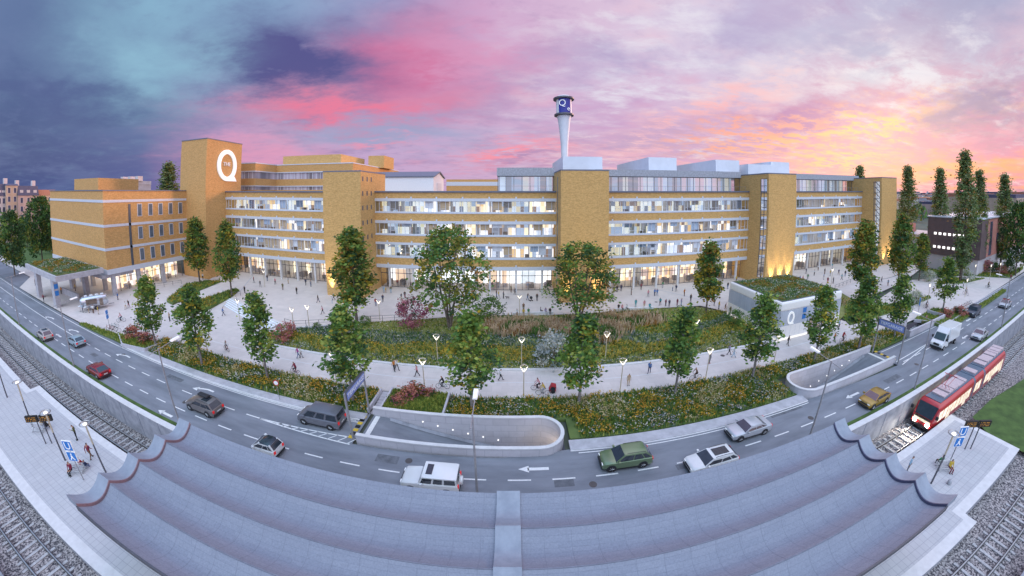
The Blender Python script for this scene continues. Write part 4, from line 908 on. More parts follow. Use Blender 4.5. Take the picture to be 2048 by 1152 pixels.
# ---------------------------------------------------------------- far-off trees and roofs that read as one mass
rd = random.Random(77); mb = MB()
for k in range(420):
    a = radians(rd.uniform(50, 88))*rd.choice((-1, 1)); D = rd.uniform(330, 900); x, y = D*sin(a), D*cos(a); r = rd.uniform(5, 12); h = rd.uniform(7, 15)
    for j in range(26):
        q, u = rd.random()*2*pi, rd.random(); s_ = rd.uniform(1.5, 3); z = h*(.15+.85*u); rr = r*math.sqrt(max(.05, 1-(2*u-.9)**2))*rd.random()
        mb.add([(x+rr*cos(q)-s_, y+rr*sin(q), z-s_*.6), (x+rr*cos(q)+s_, y+rr*sin(q)+rd.uniform(-2, 2), z-s_*.5), (x+rr*cos(q)+s_*.4, y+rr*sin(q), z+s_)], [(0, 1, 2)], rd.randrange(3))
o = mb.build('far_trees', [M['leaf_deep'], M['leaf_olive'], M['leaf_green']]); o['kind'] = 'stuff'; tag(o, 'far-off treetops along the horizon', 'trees')
mb = MB()
for k in range(260):
    a = radians(rd.uniform(48, 88))*rd.choice((-1, 1, 1)); D = rd.uniform(360, 1100); x, y = D*sin(a), D*cos(a); w, d_, h = rd.uniform(8, 22), rd.uniform(8, 18), rd.uniform(9, 21)
    mb.box(x-w, x+w, y-d_, y+d_, 0, h, rd.randrange(3)); mb.box(x-w*.94, x+w*.94, y-d_*.94, y+d_*.94, h, h+rd.uniform(.8, 2.6), 3+rd.randrange(2)); 
    if rd.random() < .6: c = rd.uniform(-.6, .6)*w; mb.box(x+c-1.2, x+c+1.2, y-1.5, y+1.5, h+.5, h+5, 0)
    for f in range(2):
        for q in range(5): u = -w+(q+.5)*w*.4; mb.box(x+u-.7, x+u+.7, y-d_-.15, y+d_+.15, h-2.6-f*3.6, h-.9-f*3.6, 5)
o = mb.build('far_town', [M['pale_wall'], M['cream_wall'], M['pink_wall'], M['slate_roof'], M['tile_roof'], M['night_window']]); o['kind'] = 'stuff'; tag(o, 'far-off town roofs along the horizon', 'buildings')

def pick_sedum(rd, x, y):
    w = vnoise(x, y, .9); return rd.uniform(.12, .3), .09, rd.choice([0, 1, 2, 8]) if w > .5 else rd.choice([0, 1, 3]), rd.choice([5, 8, None]) if w > .55 else rd.choice([None, None, 7])
plants('pavilion_roof_plants', 2300, lambda rd: (rd.uniform(41.9, 56.1), rd.uniform(37.4, 49.4)), lambda x, y: 6.6, None, VM, pick_sedum, 41, 'green and rust coloured roof planting on the white pavilion')
plants('canopy_roof_plants', 1500, lambda rd: (rd.uniform(-110.8, -88.9), rd.uniform(26.9, 36.1)), lambda x, y: 7.2, None, VM, pick_sedum, 42, 'green and rust coloured roof planting on the entrance canopy')
plants('slope_plants', 1500, lambda rd: (57.3+14*rd.random(), 43+7*rd.random()), lambda x, y: .3, None, VM, lambda rd, x, y: (rd.uniform(.3, .8), .08, rd.choice([2, 4, 11, 0]), rd.choice([11, 5, None, None])), 43, 'grasses on the slope right of the pavilion')
mat('seam', (.19, .205, .26), .75)

# ================================================================ ramps, pavilion, roof, lamps, signs
def strip_wall(mb, pts, th, z0, z1, m=0):
    n = len(pts); L, R = [], []
    for i, p in enumerate(pts):
        a, b = pts[max(0, i-1)], pts[min(n-1, i+1)]; d = hypot(b[0]-a[0], b[1]-a[1]); nx, ny = -(b[1]-a[1])/d*th/2, (b[0]-a[0])/d*th/2
        L.append((p[0]+nx, p[1]+ny)); R.append((p[0]-nx, p[1]-ny))
    for i in range(n-1): mb.prism([L[i], L[i+1], R[i+1], R[i]], z0, z1, m)
def ramp_thing(label, sgn, xm, xe, yn, yf):
    """walled car ramp: mouth at xm, rounded end towards xe; sgn is the way down"""
    R_ = (yf-yn)/2; yc = (yn+yf)/2; cx = xe-sgn*R_
    t = empty('car_ramp', (xm, yc, 0), 0, label, 'ramp', 'walled car ramps')
    arc = [(cx+sgn*R_*sin(a), yc-R_*cos(a)) for a in [pi*k/14 for k in range(15)]]
    pts = [(xm, yn)]+arc+[(xm, yf)]
    mb = MB(); strip_wall(mb, pts, .28, -5, .96); part(mb, 'wall', M['wallstone'], t)
    mb = MB(); strip_wall(mb, pts, .36, .96, 1.04); part(mb, 'coping', M['concrete_light'], t)
    mb = MB(); ln = (xe-xm); mb.add([(xm, yn, -.004), (xm+ln*.08, yn, -.05), (xe, yn, -4.6), (xe, yf, -4.6), (xm+ln*.08, yf, -.05), (xm, yf, -.004)], [(0, 1, 4, 5), (1, 2, 3, 4)] if sgn > 0 else [(5, 4, 1, 0), (4, 3, 2, 1)]); part(mb, 'ramp_floor', M['asphalt'], t)
    mb = MB(); mb.add([(xm+ln*.1, yf-.2, .1), (xm+ln*.1, yf-.55, .02-.1), (xe-sgn*2, yf-.55, -4.0), (xe-sgn*2, yf-.2, -3.9)], [(0, 1, 2, 3)] if sgn < 0 else [(3, 2, 1, 0)]); part(mb, 'side_kerb', M['concrete_dark'], t)
    part(MB().box(min(xm+sgn*.25, xm+sgn*.75), max(xm+sgn*.25, xm+sgn*.75), yn+.2, yf-.2, -.05, .012), 'stop_line', M['road_paint'], t)
    for k in range(6):
        f = .28+.08*k; x = xm+ln*f; z = -.05-(4.5)*(f-.08)/.92+1.0
        part(MB().lathe([(.07, 0), (.07, -.05)], 8, (x, yf-.17, z), axis='y'), 'wall_lamp', M['lamp_white'], t)
    l = bpy.data.lights.new('ramp_light', 'POINT'); l.energy = 60; l.color = (1, .78, .5); l.shadow_soft_size = .3
    lo = bpy.data.objects.new('ramp_light', l); COL.objects.link(lo); lo.parent = t; lo.location = (xe-sgn*1.2-xm, 0, -1.6)
    mb = MB()
    for k in range(7): y = yn+.3+(yf-yn-.6)*k/7; mb.box(xm-sgn*.9-.25, xm-sgn*.9+.25, y, y+.36, .0, .06, k % 2)
    bump = part(mb, 'speed_bump', [M['yellow'], M['black']], t)
    return t
ramp_thing('curved concrete car ramp in the middle, going down to the right behind the white offroader', 1, -14.5, 4.75, 22.55, 26.85)
ramp_thing('curved concrete car ramp on the right, above the mustard yellow car', -1, 52.4, 32.8, 23.2, 27.35)
def gantry(x, ya, yb, rz, label):
    t = empty('underpass_sign', (x, (ya+yb)/2, 0), 0, label, 'sign', 'underpass sign gantries')
    h = 4.5
    for y in (ya, yb): part(MB().box(x-.08, x+.08, y-.08, y+.08, 0, h+.9), 'post', M['pole_grey'], t)
    part(MB().box(x-.14, x+.14, ya+.1, yb-.1, h, h+.95), 'panel', M['dark_steel'], t)
    s = 1 if rz > 0 else -1
    part(MB().box(x+s*.145-.005, x+s*.145+.005, ya+.15, yb-.15, h+.05, h+.9), 'sign_face', M['sign_pale'], t)
    text('lettering', 'TIEFGARAGE', .62, 'sign_white', t, (s*.16, 0, h+.47), (pi/2, 0, rz), .006)
    return t
gantry(-15.0, 22.75, 26.8, pi/2, 'blue underpass sign on two posts beside the grey van')
gantry(52.5, 22.6, 26.85, -pi/2, 'blue underpass sign on two posts left of the white box truck')
# walled stair opening on the right
so = empty('stair_opening', (71, 28.4, 0), 0, 'low walled stair opening with people coming up, on the right of the promenade', 'stairs')
mb = MB(); strip_wall(mb, [(64.6, 30.1), (64, 26.75), (79, 26.75), (78.8, 30.2)], .3, -4, 1.1); strip_wall(mb, [(64.4, 30.2), (70, 30.3)], .3, -4, 1.1); part(mb, 'wall', M['wallstone'], so)
mb = MB()
for k in range(14): mb.box(77.8-k*.75, 78.8-k*.75, 26.9, 30.1, -4, .1-k*.17)
part(mb, 'steps', M['concrete_light'], so)
# corner kerbs and low planter walls
def planter_wall(pts, z, label):
    mb = MB(); strip_wall(mb, pts, .22, -.05, z); tag(mb.build('planter_wall', M['wallstone']), label, 'planter wall')
planter_wall([(-64.34,27.59), (-58.74,25.4), (-53.61,26.42), (-53.28,29.09)], .62, 'low stone wall round the red shrubs by the bicycles on the left')
planter_wall([(72.61,30.03), (75.83,25.02), (85.43,25.34)], .5, 'low stone wall round the orange red shrubs on the right')
planter_wall([(-7.1, 27.1), (-7.1, 31.2)], .75, 'low stone wall on the right side of the square grass planter')
planter_wall([(-13.9, 27.1), (-13.9, 31.2)], .75, 'low stone wall on the left side of the square grass planter')
planter_wall([(-15.3, 27.0), (-15.3, 31.0)], .5, 'low stone wall at the end of the flower strip by the underpass sign')
mb = MB()
for k in range(8): mb.box(-15.15, -14.05, 27.1+k*.5, 27.6+k*.5, -.2, -.4*(1-k/8)+.08)
struct(mb.build('path_steps', M['concrete']))
# ---------------------------------------------------------------- glass pavilion
PV = empty('pavilion', (49, 43.4, 0), 0, 'white glazed pavilion with a planted roof and a white Q on its wall', 'pavilion')
xa, xb, ya, yb = 41.2, 56.8, 36.7, 50.1
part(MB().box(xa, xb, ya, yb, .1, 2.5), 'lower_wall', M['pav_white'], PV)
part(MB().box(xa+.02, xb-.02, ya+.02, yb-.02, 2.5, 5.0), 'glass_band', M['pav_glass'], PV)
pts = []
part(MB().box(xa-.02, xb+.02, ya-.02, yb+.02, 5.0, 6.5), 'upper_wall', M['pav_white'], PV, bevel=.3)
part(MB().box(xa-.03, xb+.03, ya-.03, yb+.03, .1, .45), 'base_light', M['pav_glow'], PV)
part(MB().box(xa+.5, xb-.5, ya+.5, yb-.5, 6.45, 6.62), 'roof_planting', M['sedum'], PV)
part(MB().box(xa+.3, xb-.3, ya+.3, yb-.3, 6.4, 6.56), 'roof_edge', M['coping'], PV)
mb = MB()
for k in range(14): x = xa+(xb-xa)*(k+.5)/14; mb.box(x-.02, x+.02, ya-.012, ya+.01, .1, 5)
for k in range(12): y = ya+(yb-ya)*(k+.5)/12; mb.box(xa-.012, xa+.01, y-.02, y+.02, .1, 5)
part(mb, 'joint', M['frame'], PV)
part(MB().box(48.4, 51.6, ya-.04, ya+.05, .12, 2.9), 'entrance', M['furniture'], PV)
part(MB().box(48.7, 51.3, ya-.06, ya-.03, 1.2, 2.7), 'poster', M['goods'], PV)
build_q('logo', PV, lambda u, v, q: (43.6-49+u, ya-43.4-.02-q, 3.75+v), 1.5, 2.15, .27, .12, M['q_white'])
for z in (3.1, 4.2): part(MB().box(46.4, 47.2, ya-.06, ya, z, z+.8), 'sign_plate', M['blue_sign'], PV)
# ---------------------------------------------------------------- steps to the plaza
d0, d1 = (-60.6, 51.2), (-40.4, 44.1); dl = hypot(d1[0]-d0[0], d1[1]-d0[1]); ux, uy = (d1[0]-d0[0])/dl, (d1[1]-d0[1])/dl; nx, ny = uy, -ux
mb = MB()
for k in range(5):
    o0, o1 = -.3, .55*(5-k)
    q = lambda p, o: (p[0]+nx*o, p[1]+ny*o)
    mb.prism([q(d0, o0), q(d1, o0), q(d1, o1), q(d0, o1)], .0, .12+(k+1)*.078)
    za = .12+(k+1)*.078
    a, b, a2, b2 = q(d0, o1+.01), q(d1, o1+.01), q(d0, o1-.06), q(d1, o1-.06)
    mb.quad((a2[0], a2[1], za+.004), (b2[0], b2[1], za+.004), (b[0], b[1], za+.004), (a[0], a[1], za+.004), 1)
struct(mb.build('plaza_steps', [M['concrete_light'], M['step_light']]), 'wide steps with blue lit edges up to the plaza')
def railing(pts, z, label, h=1.0):
    t = empty('railing', (pts[0][0], pts[0][1], z), 0, label, 'railing', 'plaza railings')
    r = MB(); r.tube([(x, y, z+h) for x, y in pts], .035, 5); r.tube([(x, y, z+h*.5) for x, y in pts], .02, 5); part(r, 'rail', M['dark_steel'], t)
    for (xa_, ya_), (xb_, yb_) in zip(pts, pts[1:]):
        n = max(1, round(hypot(xb_-xa_, yb_-ya_)/2.2))
        for k in range(n+1): x, y = xa_+(xb_-xa_)*k/n, ya_+(yb_-ya_)*k/n; part(MB().box(x-.03, x+.03, y-.03, y+.03, z, z+h), 'post', M['dark_steel'], t)
railing([(-39.4, 44.2), (-37.3, 43.8), (-25, 49.7), (-19, 51.8)], PZ, 'thin dark railing along the plaza edge above the pink shrub')
railing([(-46.5, 42.2), (-42, 40.8)], .15, 'short dark railing at the bottom of the blue lit steps')
railing([(-61, 51.6), (-60, 53.5)], PZ, 'short dark railing at the top left of the blue lit steps')
railing([(76, 51.4), (85, 53), (92, 52.2)], PZ, 'dark railing at the plaza edge behind the pavilion')
railing([(-86.5, 46), (-83, 54)], .3, 'dark handrail by the steps under the brick block')
mb = MB(); strip_wall(mb, [(-39.8, 43.9), (-37.4, 43.3), (-25, 49.4)], .3, 0, PZ+.05); tag(mb.build('terrace_wall', M['concrete_light']), 'low pale wall under the plaza railing above the pink shrub', 'wall')
# ---------------------------------------------------------------- the wavy platform roof
CY = [4.7, 7.25, 9.8, 12.35, 14.9]; CZ = 4.5
WR = empty('platform_roof', (0, 9.8, CZ), 0, 'large grey wavy concrete roof over the platform in front of the camera', 'roof')
prof = []
for y0_, y1_ in zip(CY, CY[1:]):
    for k in range(12): t = k/12; prof.append((y0_+(y1_-y0_)*t, CZ-.78*sin(pi*t**1.12)**.9))
prof.append((CY[-1], CZ))
def wave(mb, xa, xb, up, th):
    n = len(prof); b = len(mb.v)
    for x in (xa, xb):
        mb.v += [(x, y, z+up) for y, z in prof]+[(x, y, z+up-th) for y, z in prof]
    for i in range(n-1):
        A = b+i; B = b+2*n+i
        mb.f += [[A, A+1, B+1, B][::-1], [A+n, A+n+1, B+n+1, B+n], [A, A+1, A+n+1, A+n], [B, B+n, B+n+1, B+1]]; mb.m += [0]*4
    mb.f += [[b, b+n, b+3*n, b+2*n], [b+n-1, b+3*n-1, b+4*n-1, b+2*n-1]]; mb.m += [0]*2
for xa_, xb_ in ((-26.3, -.95), (.5, 26.3)):
    mb = MB(); wave(mb, xa_, xb_, 0, .22); nf = len(mb.f); x = xa_+1.3
    while x < xb_-.5: wave(mb, x-.009, x+.009, .006, .02); x += 1.55
    mb.m[nf:] = [1]*(len(mb.f)-nf); part(mb, 'roof_shell', [M['canopy_tile'], M['seam']], WR, smooth=50)
mb = MB(); wave(mb, -.95, .5, .24, .6); part(mb, 'ridge_beam', M['canopy_trim'], WR, smooth=50)
for s in (-1, 1):
    mb = MB(); wave(mb, min(s*26.3, s*27.7), max(s*26.3, s*27.7), .2, .55); part(mb, 'edge_band', M['canopy_trim'], WR, smooth=50)
    mb = MB(); wave(mb, min(s*26.19, s*26.29), max(s*26.19, s*26.29), .215, .3); part(mb, 'edge_trim', M['red_trim' if s < 0 else 'slate_roof'], WR, smooth=50)
part(MB().box(-26.3, 26.3, 4.62, 4.72, 4.15, 4.53), 'gutter', M['dark_steel'], WR)
for y in CY[1:4]:
    for xa_, xb_ in ((-26.1, -.96), (.51, 26.1)): part(MB().box(xa_, xb_, y-.04, y+.02, CZ-.05, CZ+.03), 'seam_strip', M['seam'], WR)
for k in range(6):
    x = -22.5+k*9; part(MB().tube([(x, 8.6, -2.1), (x, 8.6, 3.3)], .22, 12), 'pillar', M['concrete'], WR)
# ---------------------------------------------------------------- lamps
def add_light(t, loc, e, c=(1, .82, .55), r=.12, spot=None):
    l = bpy.data.lights.new('glow', 'POINT'); l.energy = e; l.color = c; l.shadow_soft_size = r; l.use_custom_distance = True if hasattr(l, 'use_custom_distance') else False
    o = bpy.data.objects.new('glow', l); COL.objects.link(o); o.parent = t; o.location = loc
def path_lamp_proto():
    t = empty('path_lamp', (0, 0, 0)); h = 3.5
    MB().tube([(0, 0, 0), (0, 0, h)], [.07, .05], 8).build('pole', M['lamp_pole'], t)
    f = MB()
    for s in (-1, 1): f.tube([(0, 0, h), (s*.42, 0, h+.62)], .05, 6)
    f.build('fork', M['lamp_glow'], t)
    rr = MB(); n = 16
    rr.tube([(.44*cos(2*pi*k/n), .44*sin(2*pi*k/n), h+.64) for k in range(n+1)], .035, 5, cap=False); rr.build('ring', M['steel'], t)
    return t
mat('lamp_pole', (.55, .5, .4), .4, metal=.4, emit=(1, .8, .5), estr=.06)
pl0 = path_lamp_proto(); KID = list(pl0.children)
PLS = [(1.31,31.29, 'forked path lamp at the front of the promenade beside two cyclists with a trailer'), (12.72,31.66, 'forked path lamp at the front of the promenade beside the person in a beige coat'), (24.19,31.46, 'forked path lamp at the front of the promenade right of the wide meadow linden'),
       (36.14,31.93, 'forked path lamp at the front of the promenade below the pavilion corner'), (-10.25,32.05, 'forked path lamp behind the coral shrubs of the grass planter'), (-21.31,31.12, 'forked path lamp left of the linden by the underpass sign'),
       (-32.76,31.06, 'forked path lamp just left of the linden below the pink shrub'), (-44.01,31.04, 'forked path lamp beside the second linden from the left'), (-10.06,38.3, 'forked path lamp in the yellow flowers left of the middle'),
       (1.27,38.11, 'forked path lamp in the yellow flowers near the silver bush'), (12.83,38.6, 'forked path lamp at the yellow flowers right of the silver bush'), (27.29,39.68, 'forked path lamp in the far flowers behind the wide meadow linden'),
       (-34.54,44.7, 'forked path lamp in front of the plaza railing'), (-35.33,41.62, 'forked path lamp right of the pink shrub tip'), (1.39,54.95, 'forked path lamp on the plaza edge in front of the middle shops'), (-48.9,42.61, 'forked path lamp at the blue lit steps'),
       (-23.63,50.59, 'forked path lamp on the plaza right of the tallest plaza tree'), (-12.16,60.13, 'forked path lamp behind the broad tree by the magenta shrub'), (87.12,33.71, 'forked path lamp by the white blossom near the stair opening'), (100.39,30.04, 'forked path lamp on the right forecourt near the walkers'),
       (126.15,31.65, 'forked path lamp at the lawn island on the right'), (122.05,34.75, 'forked path lamp at the coral wall by the large pink shrub'), (131.63,30.46, 'forked path lamp below the rightmost poplar'), (116.47,50.05, 'forked path lamp by the smaller olive golden tree'),
       (78.47,54.34, 'forked path lamp on the plaza behind the pavilion roof'), (-59.49,61.04, 'forked path lamp on the plaza behind the linden below the pink shrub')]
for i, (x, y, lb) in enumerate(PLS):
    if i == 0: t = pl0
    else:
        t = pl0.copy(); COL.objects.link(t)
        for c in KID: q = c.copy(); COL.objects.link(q); q.parent = t
    t.location = (x, y, mound_z(x, y) if -41 < x < 40 and 37.4 < y < backy(x) else (PZ if y > 52 else .12)); tag(t, lb, 'lamp', 'forked path lamps')
    if i < 14: add_light(t, (0, 0, 4.25), 16)
def street_lamp(x, y, label, h=8.9):
    t = empty('street_lamp', (x, y, 0), 0, label, 'street lamp', 'tall street lamps along the retaining wall')
    MB().tube([(0, 0, 0), (0, 0, .6), (0, 0, h)], [.13, .1, .06], 8).build('pole', M['pole_grey'], t)
    MB().tube([(0, -1.1, h-.25), (0, 0, h-.1), (0, 1.6, h+.12)], .035, 6).build('arm', M['pole_grey'], t)
    MB().add([(-.17, 1.5, h+.1), (.17, 1.5, h+.1), (.2, 2.5, h+.22), (-.2, 2.5, h+.22), (-.12, 1.45, h+.26), (.12, 1.45, h+.26), (.15, 2.5, h+.34), (-.15, 2.5, h+.34)], [(0, 3, 2, 1), (4, 5, 6, 7), (0, 1, 5, 4), (1, 2, 6, 5), (2, 3, 7, 6), (3, 0, 4, 7)]).build('lamp_head', M['lamp_shell'], t)
    return t
mat('lamp_shell', (.8, .8, .82), .4, emit=(1, 1, 1), estr=.25)
for x, y, lb in [(-86.66,15.94, 'tall street lamp at the left edge of the road'), (-59.02,17.02, 'tall street lamp above the dark red car'), (-32.94,18.46, 'tall street lamp at the left corner of the wavy roof'), (-2.6, 18.2, 'tall street lamp in the middle, right of the white offroader'),
                 (27.54,18.3, 'tall street lamp between the silver sedan and the mustard yellow car'), (47.85,14.61, 'tall street lamp between the box truck and the red tram'), (84.41,17.74, 'tall street lamp at the right edge beside the small dark pickup')]:
    street_lamp(x, 17.6, lb)
def platform_lamp(x, y, label, h=5.3):
    t = empty('platform_lamp', (x, y, -2.09), 0, label, 'lamp', 'ring lamps on the platform')
    MB().tube([(0, 0, 0), (0, 0, h*.45), (0, 0, h)], [.09, .075, .06], 8).build('pole', M['dark_steel'], t)
    MB().tube([(0, 0, h*.62), (0, 0, h+.03)], .08, 8).build('light_tube', M['lamp_pole'], t)
    n = 18; r = MB(); r.tube([(.5*cos(2*pi*k/n), .5*sin(2*pi*k/n), h+.2) for k in range(n+1)], .06, 6, cap=False); r.build('ring', M['steel'], t)
    MB().lathe([(.13, h+.02), (.2, h+.16), (.14, h+.24)], 12).build('lens', M['lamp_glow'], t)
    add_light(t, (0, 0, h-.15), 30)
for x, y, lb in [(-62.7,8.76, 'ring lamp pole at the far left of the platform'), (-52.18,8.76, 'ring lamp pole left of the left information board'), (-42.49,8.65, 'ring lamp pole between the two wire benches on the left'), (-36.99,10.33, 'ring lamp pole nearest the left end of the wavy roof'),
                 (36.73,8.74, 'ring lamp pole on the right platform beside the seated people')]: platform_lamp(x, y, lb)
# ---------------------------------------------------------------- platform furniture
def u_sign(x, y, rz, label):
    t = empty('stop_sign', (x, y, -2.09), rz, label, 'sign', 'blue tram stop signs')
    MB().tube([(0, 0, 0), (0, 0, 4.3)], .05, 8).build('post', M['pole_grey'], t)
    for z, s in ((3.35, 'U'), (2.2, '')):
        MB().box(-.52, .52, -.06, .06, z, z+1.04).build('panel', M['sign_white'], t); MB().box(-.47, .47, -.07, -.06, z+.05, z+.99).build('sign_face', M['blue_sign'], t)
        if s: text('lettering', s, 1.05, 'sign_white', t, (0, -.08, z+.5), (pi/2, 0, 0), .01)
        else:
            m2 = MB(); m2.lathe([(.09, 0), (.09, .012)], 10, (0, -.085, z+.8), axis='y'); m2.poly([(-.13, -.08, z+.66), (.05, -.08, z+.68), (.14, -.08, z+.42), (.3, -.08, z+.2), (.2, -.08, z+.14), (.0, -.08, z+.4), (-.2, -.08, z+.12), (-.28, -.08, z+.2), (-.1, -.08, z+.45)][::-1]); m2.build('pictogram', M['sign_white'], t)
u_sign(-37.98,8.44, .5, 'blue U sign and walker sign between the seated people on the left platform'); u_sign(40.81,9.02, -.5, 'blue U sign and walker sign on a post on the right platform')
def info_board(x, y, rz, label):
    t = empty('information_board', (x, y, -2.09), rz, label, 'display', 'platform information boards')
    for s in (-.35, .35): MB().tube([(s, 0, 0), (s, 0, 3.1)], .06, 8).build('post', M['dark_steel'], t)
    for s in (-1, 1):
        m2 = MB().box(s*.82-.72, s*.82+.72, -.12, .12, 2.7, 3.4); rd = random.Random(3)
        for r in range(3):
            xx = -.6
            while xx < .5: w = rd.uniform(.04, .11); m2.box(s*.82+xx, s*.82+xx+w, -.135, -.122, 2.83+r*.18, 2.89+r*.18, 1); xx += w+rd.choice([.06, .06, .16])
        m2.build('display', [M['led_panel'], M['led_text']], t)
info_board(-47.03,8.73, .75, 'dark information board with orange text above the left wire bench'); info_board(45.28,8.87, -.6, 'dark information board with orange text at the right end of the platform')
def wire_bench(x, y, rz, label):
    t = empty('wire_bench', (x, y, -2.09), rz, label, 'bench', 'wire mesh benches on the platform')
    for s in (-1, 1):
        m2 = MB()
        for k in range(9): q = -.9+k*.225; m2.tube([(q, s*.55, .45), (q, s*.1, .42), (q, s*.05, .95)], .014, 4)
        for a, b in ((.55, .45), (.3, .435), (.1, .42), (.05, .95), (.07, .7)): m2.tube([(-.9, s*a, b), (.9, s*a, b)], .018, 4)
        m2.build('seat', M['steel'], t)
    for q in (-.7, .7): MB().tube([(q, -.4, .02), (q, 0, .42), (q, .4, .02)], .03, 5).build('leg', M['dark_steel'], t)
wire_bench(-50.45,8.99, .55, 'wire mesh bench under the left information board'); wire_bench(-39.66,8.77, .55, 'wire mesh bench below the blue U sign on the left'); wire_bench(39.83,9.09, -.55, 'wire mesh bench on the right platform')
# small road sign in the flowers
t = empty('speed_sign', (-26.04,25.99, .1), .2, 'round red and white road sign in the flowers above the grey van', 'sign')
MB().tube([(0, 0, 0), (0, 0, 2.4)], .03, 6).build('post', M['pole_grey'], t); MB().lathe([(.36, 0), (.36, -.03)], 20, (0, 0, 2.3), axis='y').build('rim', M['sign_red'] if 'sign_red' in M else M['red_trim'], t); MB().lathe([(.26, -.031), (.26, -.04)], 20, (0, 0, 2.3), axis='y').build('face', M['sign_white'], t)
for x, y, lb in [(-69.25,28.29, 'pair of small blue signs on a post above the parked bicycles on the left'), (77.87,31.66, 'pair of small blue signs on a post left of the stair opening'), (45.58,55.11, 'pair of small blue signs on a post at the back corner of the pavilion')]:
    t = empty('blue_signpost', (x, y, .1), -.9 if x < 0 else .6, lb, 'sign', 'small blue signposts'); MB().tube([(0, 0, 0), (0, 0, 3.1)], .04, 6).build('post', M['pole_grey'], t)
    for q in (2.45, 1.65): MB().box(-.36, .36, -.04, .04, q, q+.68).build('sign_face', M['blue_sign'], t)
# ---------------------------------------------------------------- distant houses
def house(name, x, ya, yb, zt, wall, roof, rh, label, rows, cols, chim=1, depth=14, group='houses beyond the lawn on the left', dormers=0, face=1):
    """a house whose front looks along +x (face=1) or -x"""
    t = empty(name, (x, (ya+yb)/2, 0), 0, label, 'house', group); w = yb-ya; xr = -depth*face
    MB().box(min(0, xr), max(0, xr), -w/2, w/2, -1, zt).build('wall', M[wall], t)
    i = 1.4
    m2 = MB(); a, b = sorted((.3*face, xr)); m2.add([(a, -w/2-.2, zt), (b, -w/2-.2, zt), (b, w/2+.2, zt), (a, w/2+.2, zt), (a+i, -w/2+.1, zt+rh), (b-i, -w/2+.1, zt+rh), (b-i, w/2-.1, zt+rh), (a+i, w/2-.1, zt+rh)], [(0, 3, 2, 1), (4, 5, 6, 7), (0, 1, 5, 4), (1, 2, 6, 5), (2, 3, 7, 6), (3, 0, 4, 7)]); r = m2.build('roof', M[roof], t)
    for k in range(chim): y = -w/2+.9 if k == 0 else w/2-.9; MB().box(xr*.5-1.4, xr*.5+1.4, y-.8, y+.8, zt, zt+rh+2.6).build('chimney', M['pale_wall'], r)
    for k in range(dormers): y = -w/2+(k+.5)*w/dormers; MB().box(-1.6 if face > 0 else .2, -.1 if face > 0 else 1.6, y-.8, y+.8, zt+.3, zt+2.6).build('dormer', M['pale_wall'], r)
    for k in range(rows):
        for j in range(cols):
            y = -w/2+(j+.5)*w/cols; z = zt-3.6-k*4.0
            if z < 2: continue
            f = MB().box(-.1*face if face > 0 else -.06, .06 if face > 0 else .1, y-.75, y+.75, z, z+2.6).build('window', M['pale_wall'], t); s = face*.07
            MB().box(min(s, s+.02*face), max(s, s+.02*face), y-.55, y+.55, z+.15, z+2.5).build('pane', M['night_window'], f)
house('townhouse', -232, 41.44, 47.44, 21.45, 'pale_wall', 'slate_roof', 5.5, 'pale townhouse with a dark mansard roof at the far left edge', 4, 3, 1, dormers=3)
house('townhouse', -230, 47.14, 52.68, 26.26, 'cream_wall', 'slate_roof', .8, 'tall cream townhouse with a flat roof and two window columns', 5, 2, 1)
house('townhouse', -229, 52.57, 62.45, 21.61, 'pink_wall', 'slate_roof', 4.6, 'pink cream townhouse with a violet mansard roof and white dormers', 4, 3, 2, dormers=3)
house('townhouse', -231, 63.13, 72.06, 21.76, 'cream_wall', 'tile_roof', 2.6, 'cream townhouse with an orange tiled roof beside the brick block', 4, 4, 0)
for i, (xa_, xb_, y, zt, m_, lb) in enumerate([(-330, -296, 130, 27, 'tile_roof', 'long distant roof with white chimneys above the brick block'), (-292, -268, 138, 28.5, 'blue_block', 'distant bluish block between the treetops above the brick block')]):
    t = empty('distant_block', ((xa_+xb_)/2, y, 0), 0, lb, 'building'); MB().box(xa_-(xa_+xb_)/2, xb_-(xa_+xb_)/2, 0, 14, 0, zt).build('wall', M['pale_wall' if i == 0 else m_], t); r = MB().box(xa_-(xa_+xb_)/2-.4, xb_-(xa_+xb_)/2+.4, -.4, 14, zt, zt+2.6).build('roof', M[m_], t)
    for k in range(3): MB().box(-14+k*12, -10+k*12, 2, 6, zt+2.6, zt+6).build('chimney', M['pale_wall'], r)
# brown and coral building on the right
BB = empty('brown_building', (140, 40, 0), 0, 'dark brown clad building with a coral red side wall behind the poplars', 'building')
part(MB().box(128, 190, 36, 52, -.3, 4.6), 'base_wall', M['pale_wall'], BB); part(MB().box(127.6, 134, 35.5, 52, 4.6, 15.8), 'brown_wall', M['brown_clad'], BB); part(MB().box(134, 175, 35.9, 51.9, 4.6, 15.6), 'coral_wall', M['coral_wall'], BB)
part(MB().box(127.5, 175.2, 35.4, 52.2, 15.8, 16.2), 'roof_edge', M['white_band'], BB); part(MB().box(138, 140.5, 35.8, 36.1, 5, 14.8), 'tall_window', M['night_window'], BB); part(MB().box(146, 152, 35.8, 36.1, 8, 11), 'wide_window', M['night_window'], BB)
for z in (10.6, 6.6):
    for k in range(7): part(MB().box(127.5, 127.7, 40+k*1.5, 40.8+k*1.5, z, z+.7), 'small_window', M['lamp_white'], BB)
part(MB().box(150, 400, 36.5, 52, -.3, 9), 'low_wing', M['coral_wall'], BB); part(MB().box(132, 148, 53, 80, -.3, 9.5), 'rear_wing', M['pale_wall'], BB); part(MB().box(138, 141, 62, 66, 9.5, 12.5), 'rear_stack', M['coral_wall'], BB)
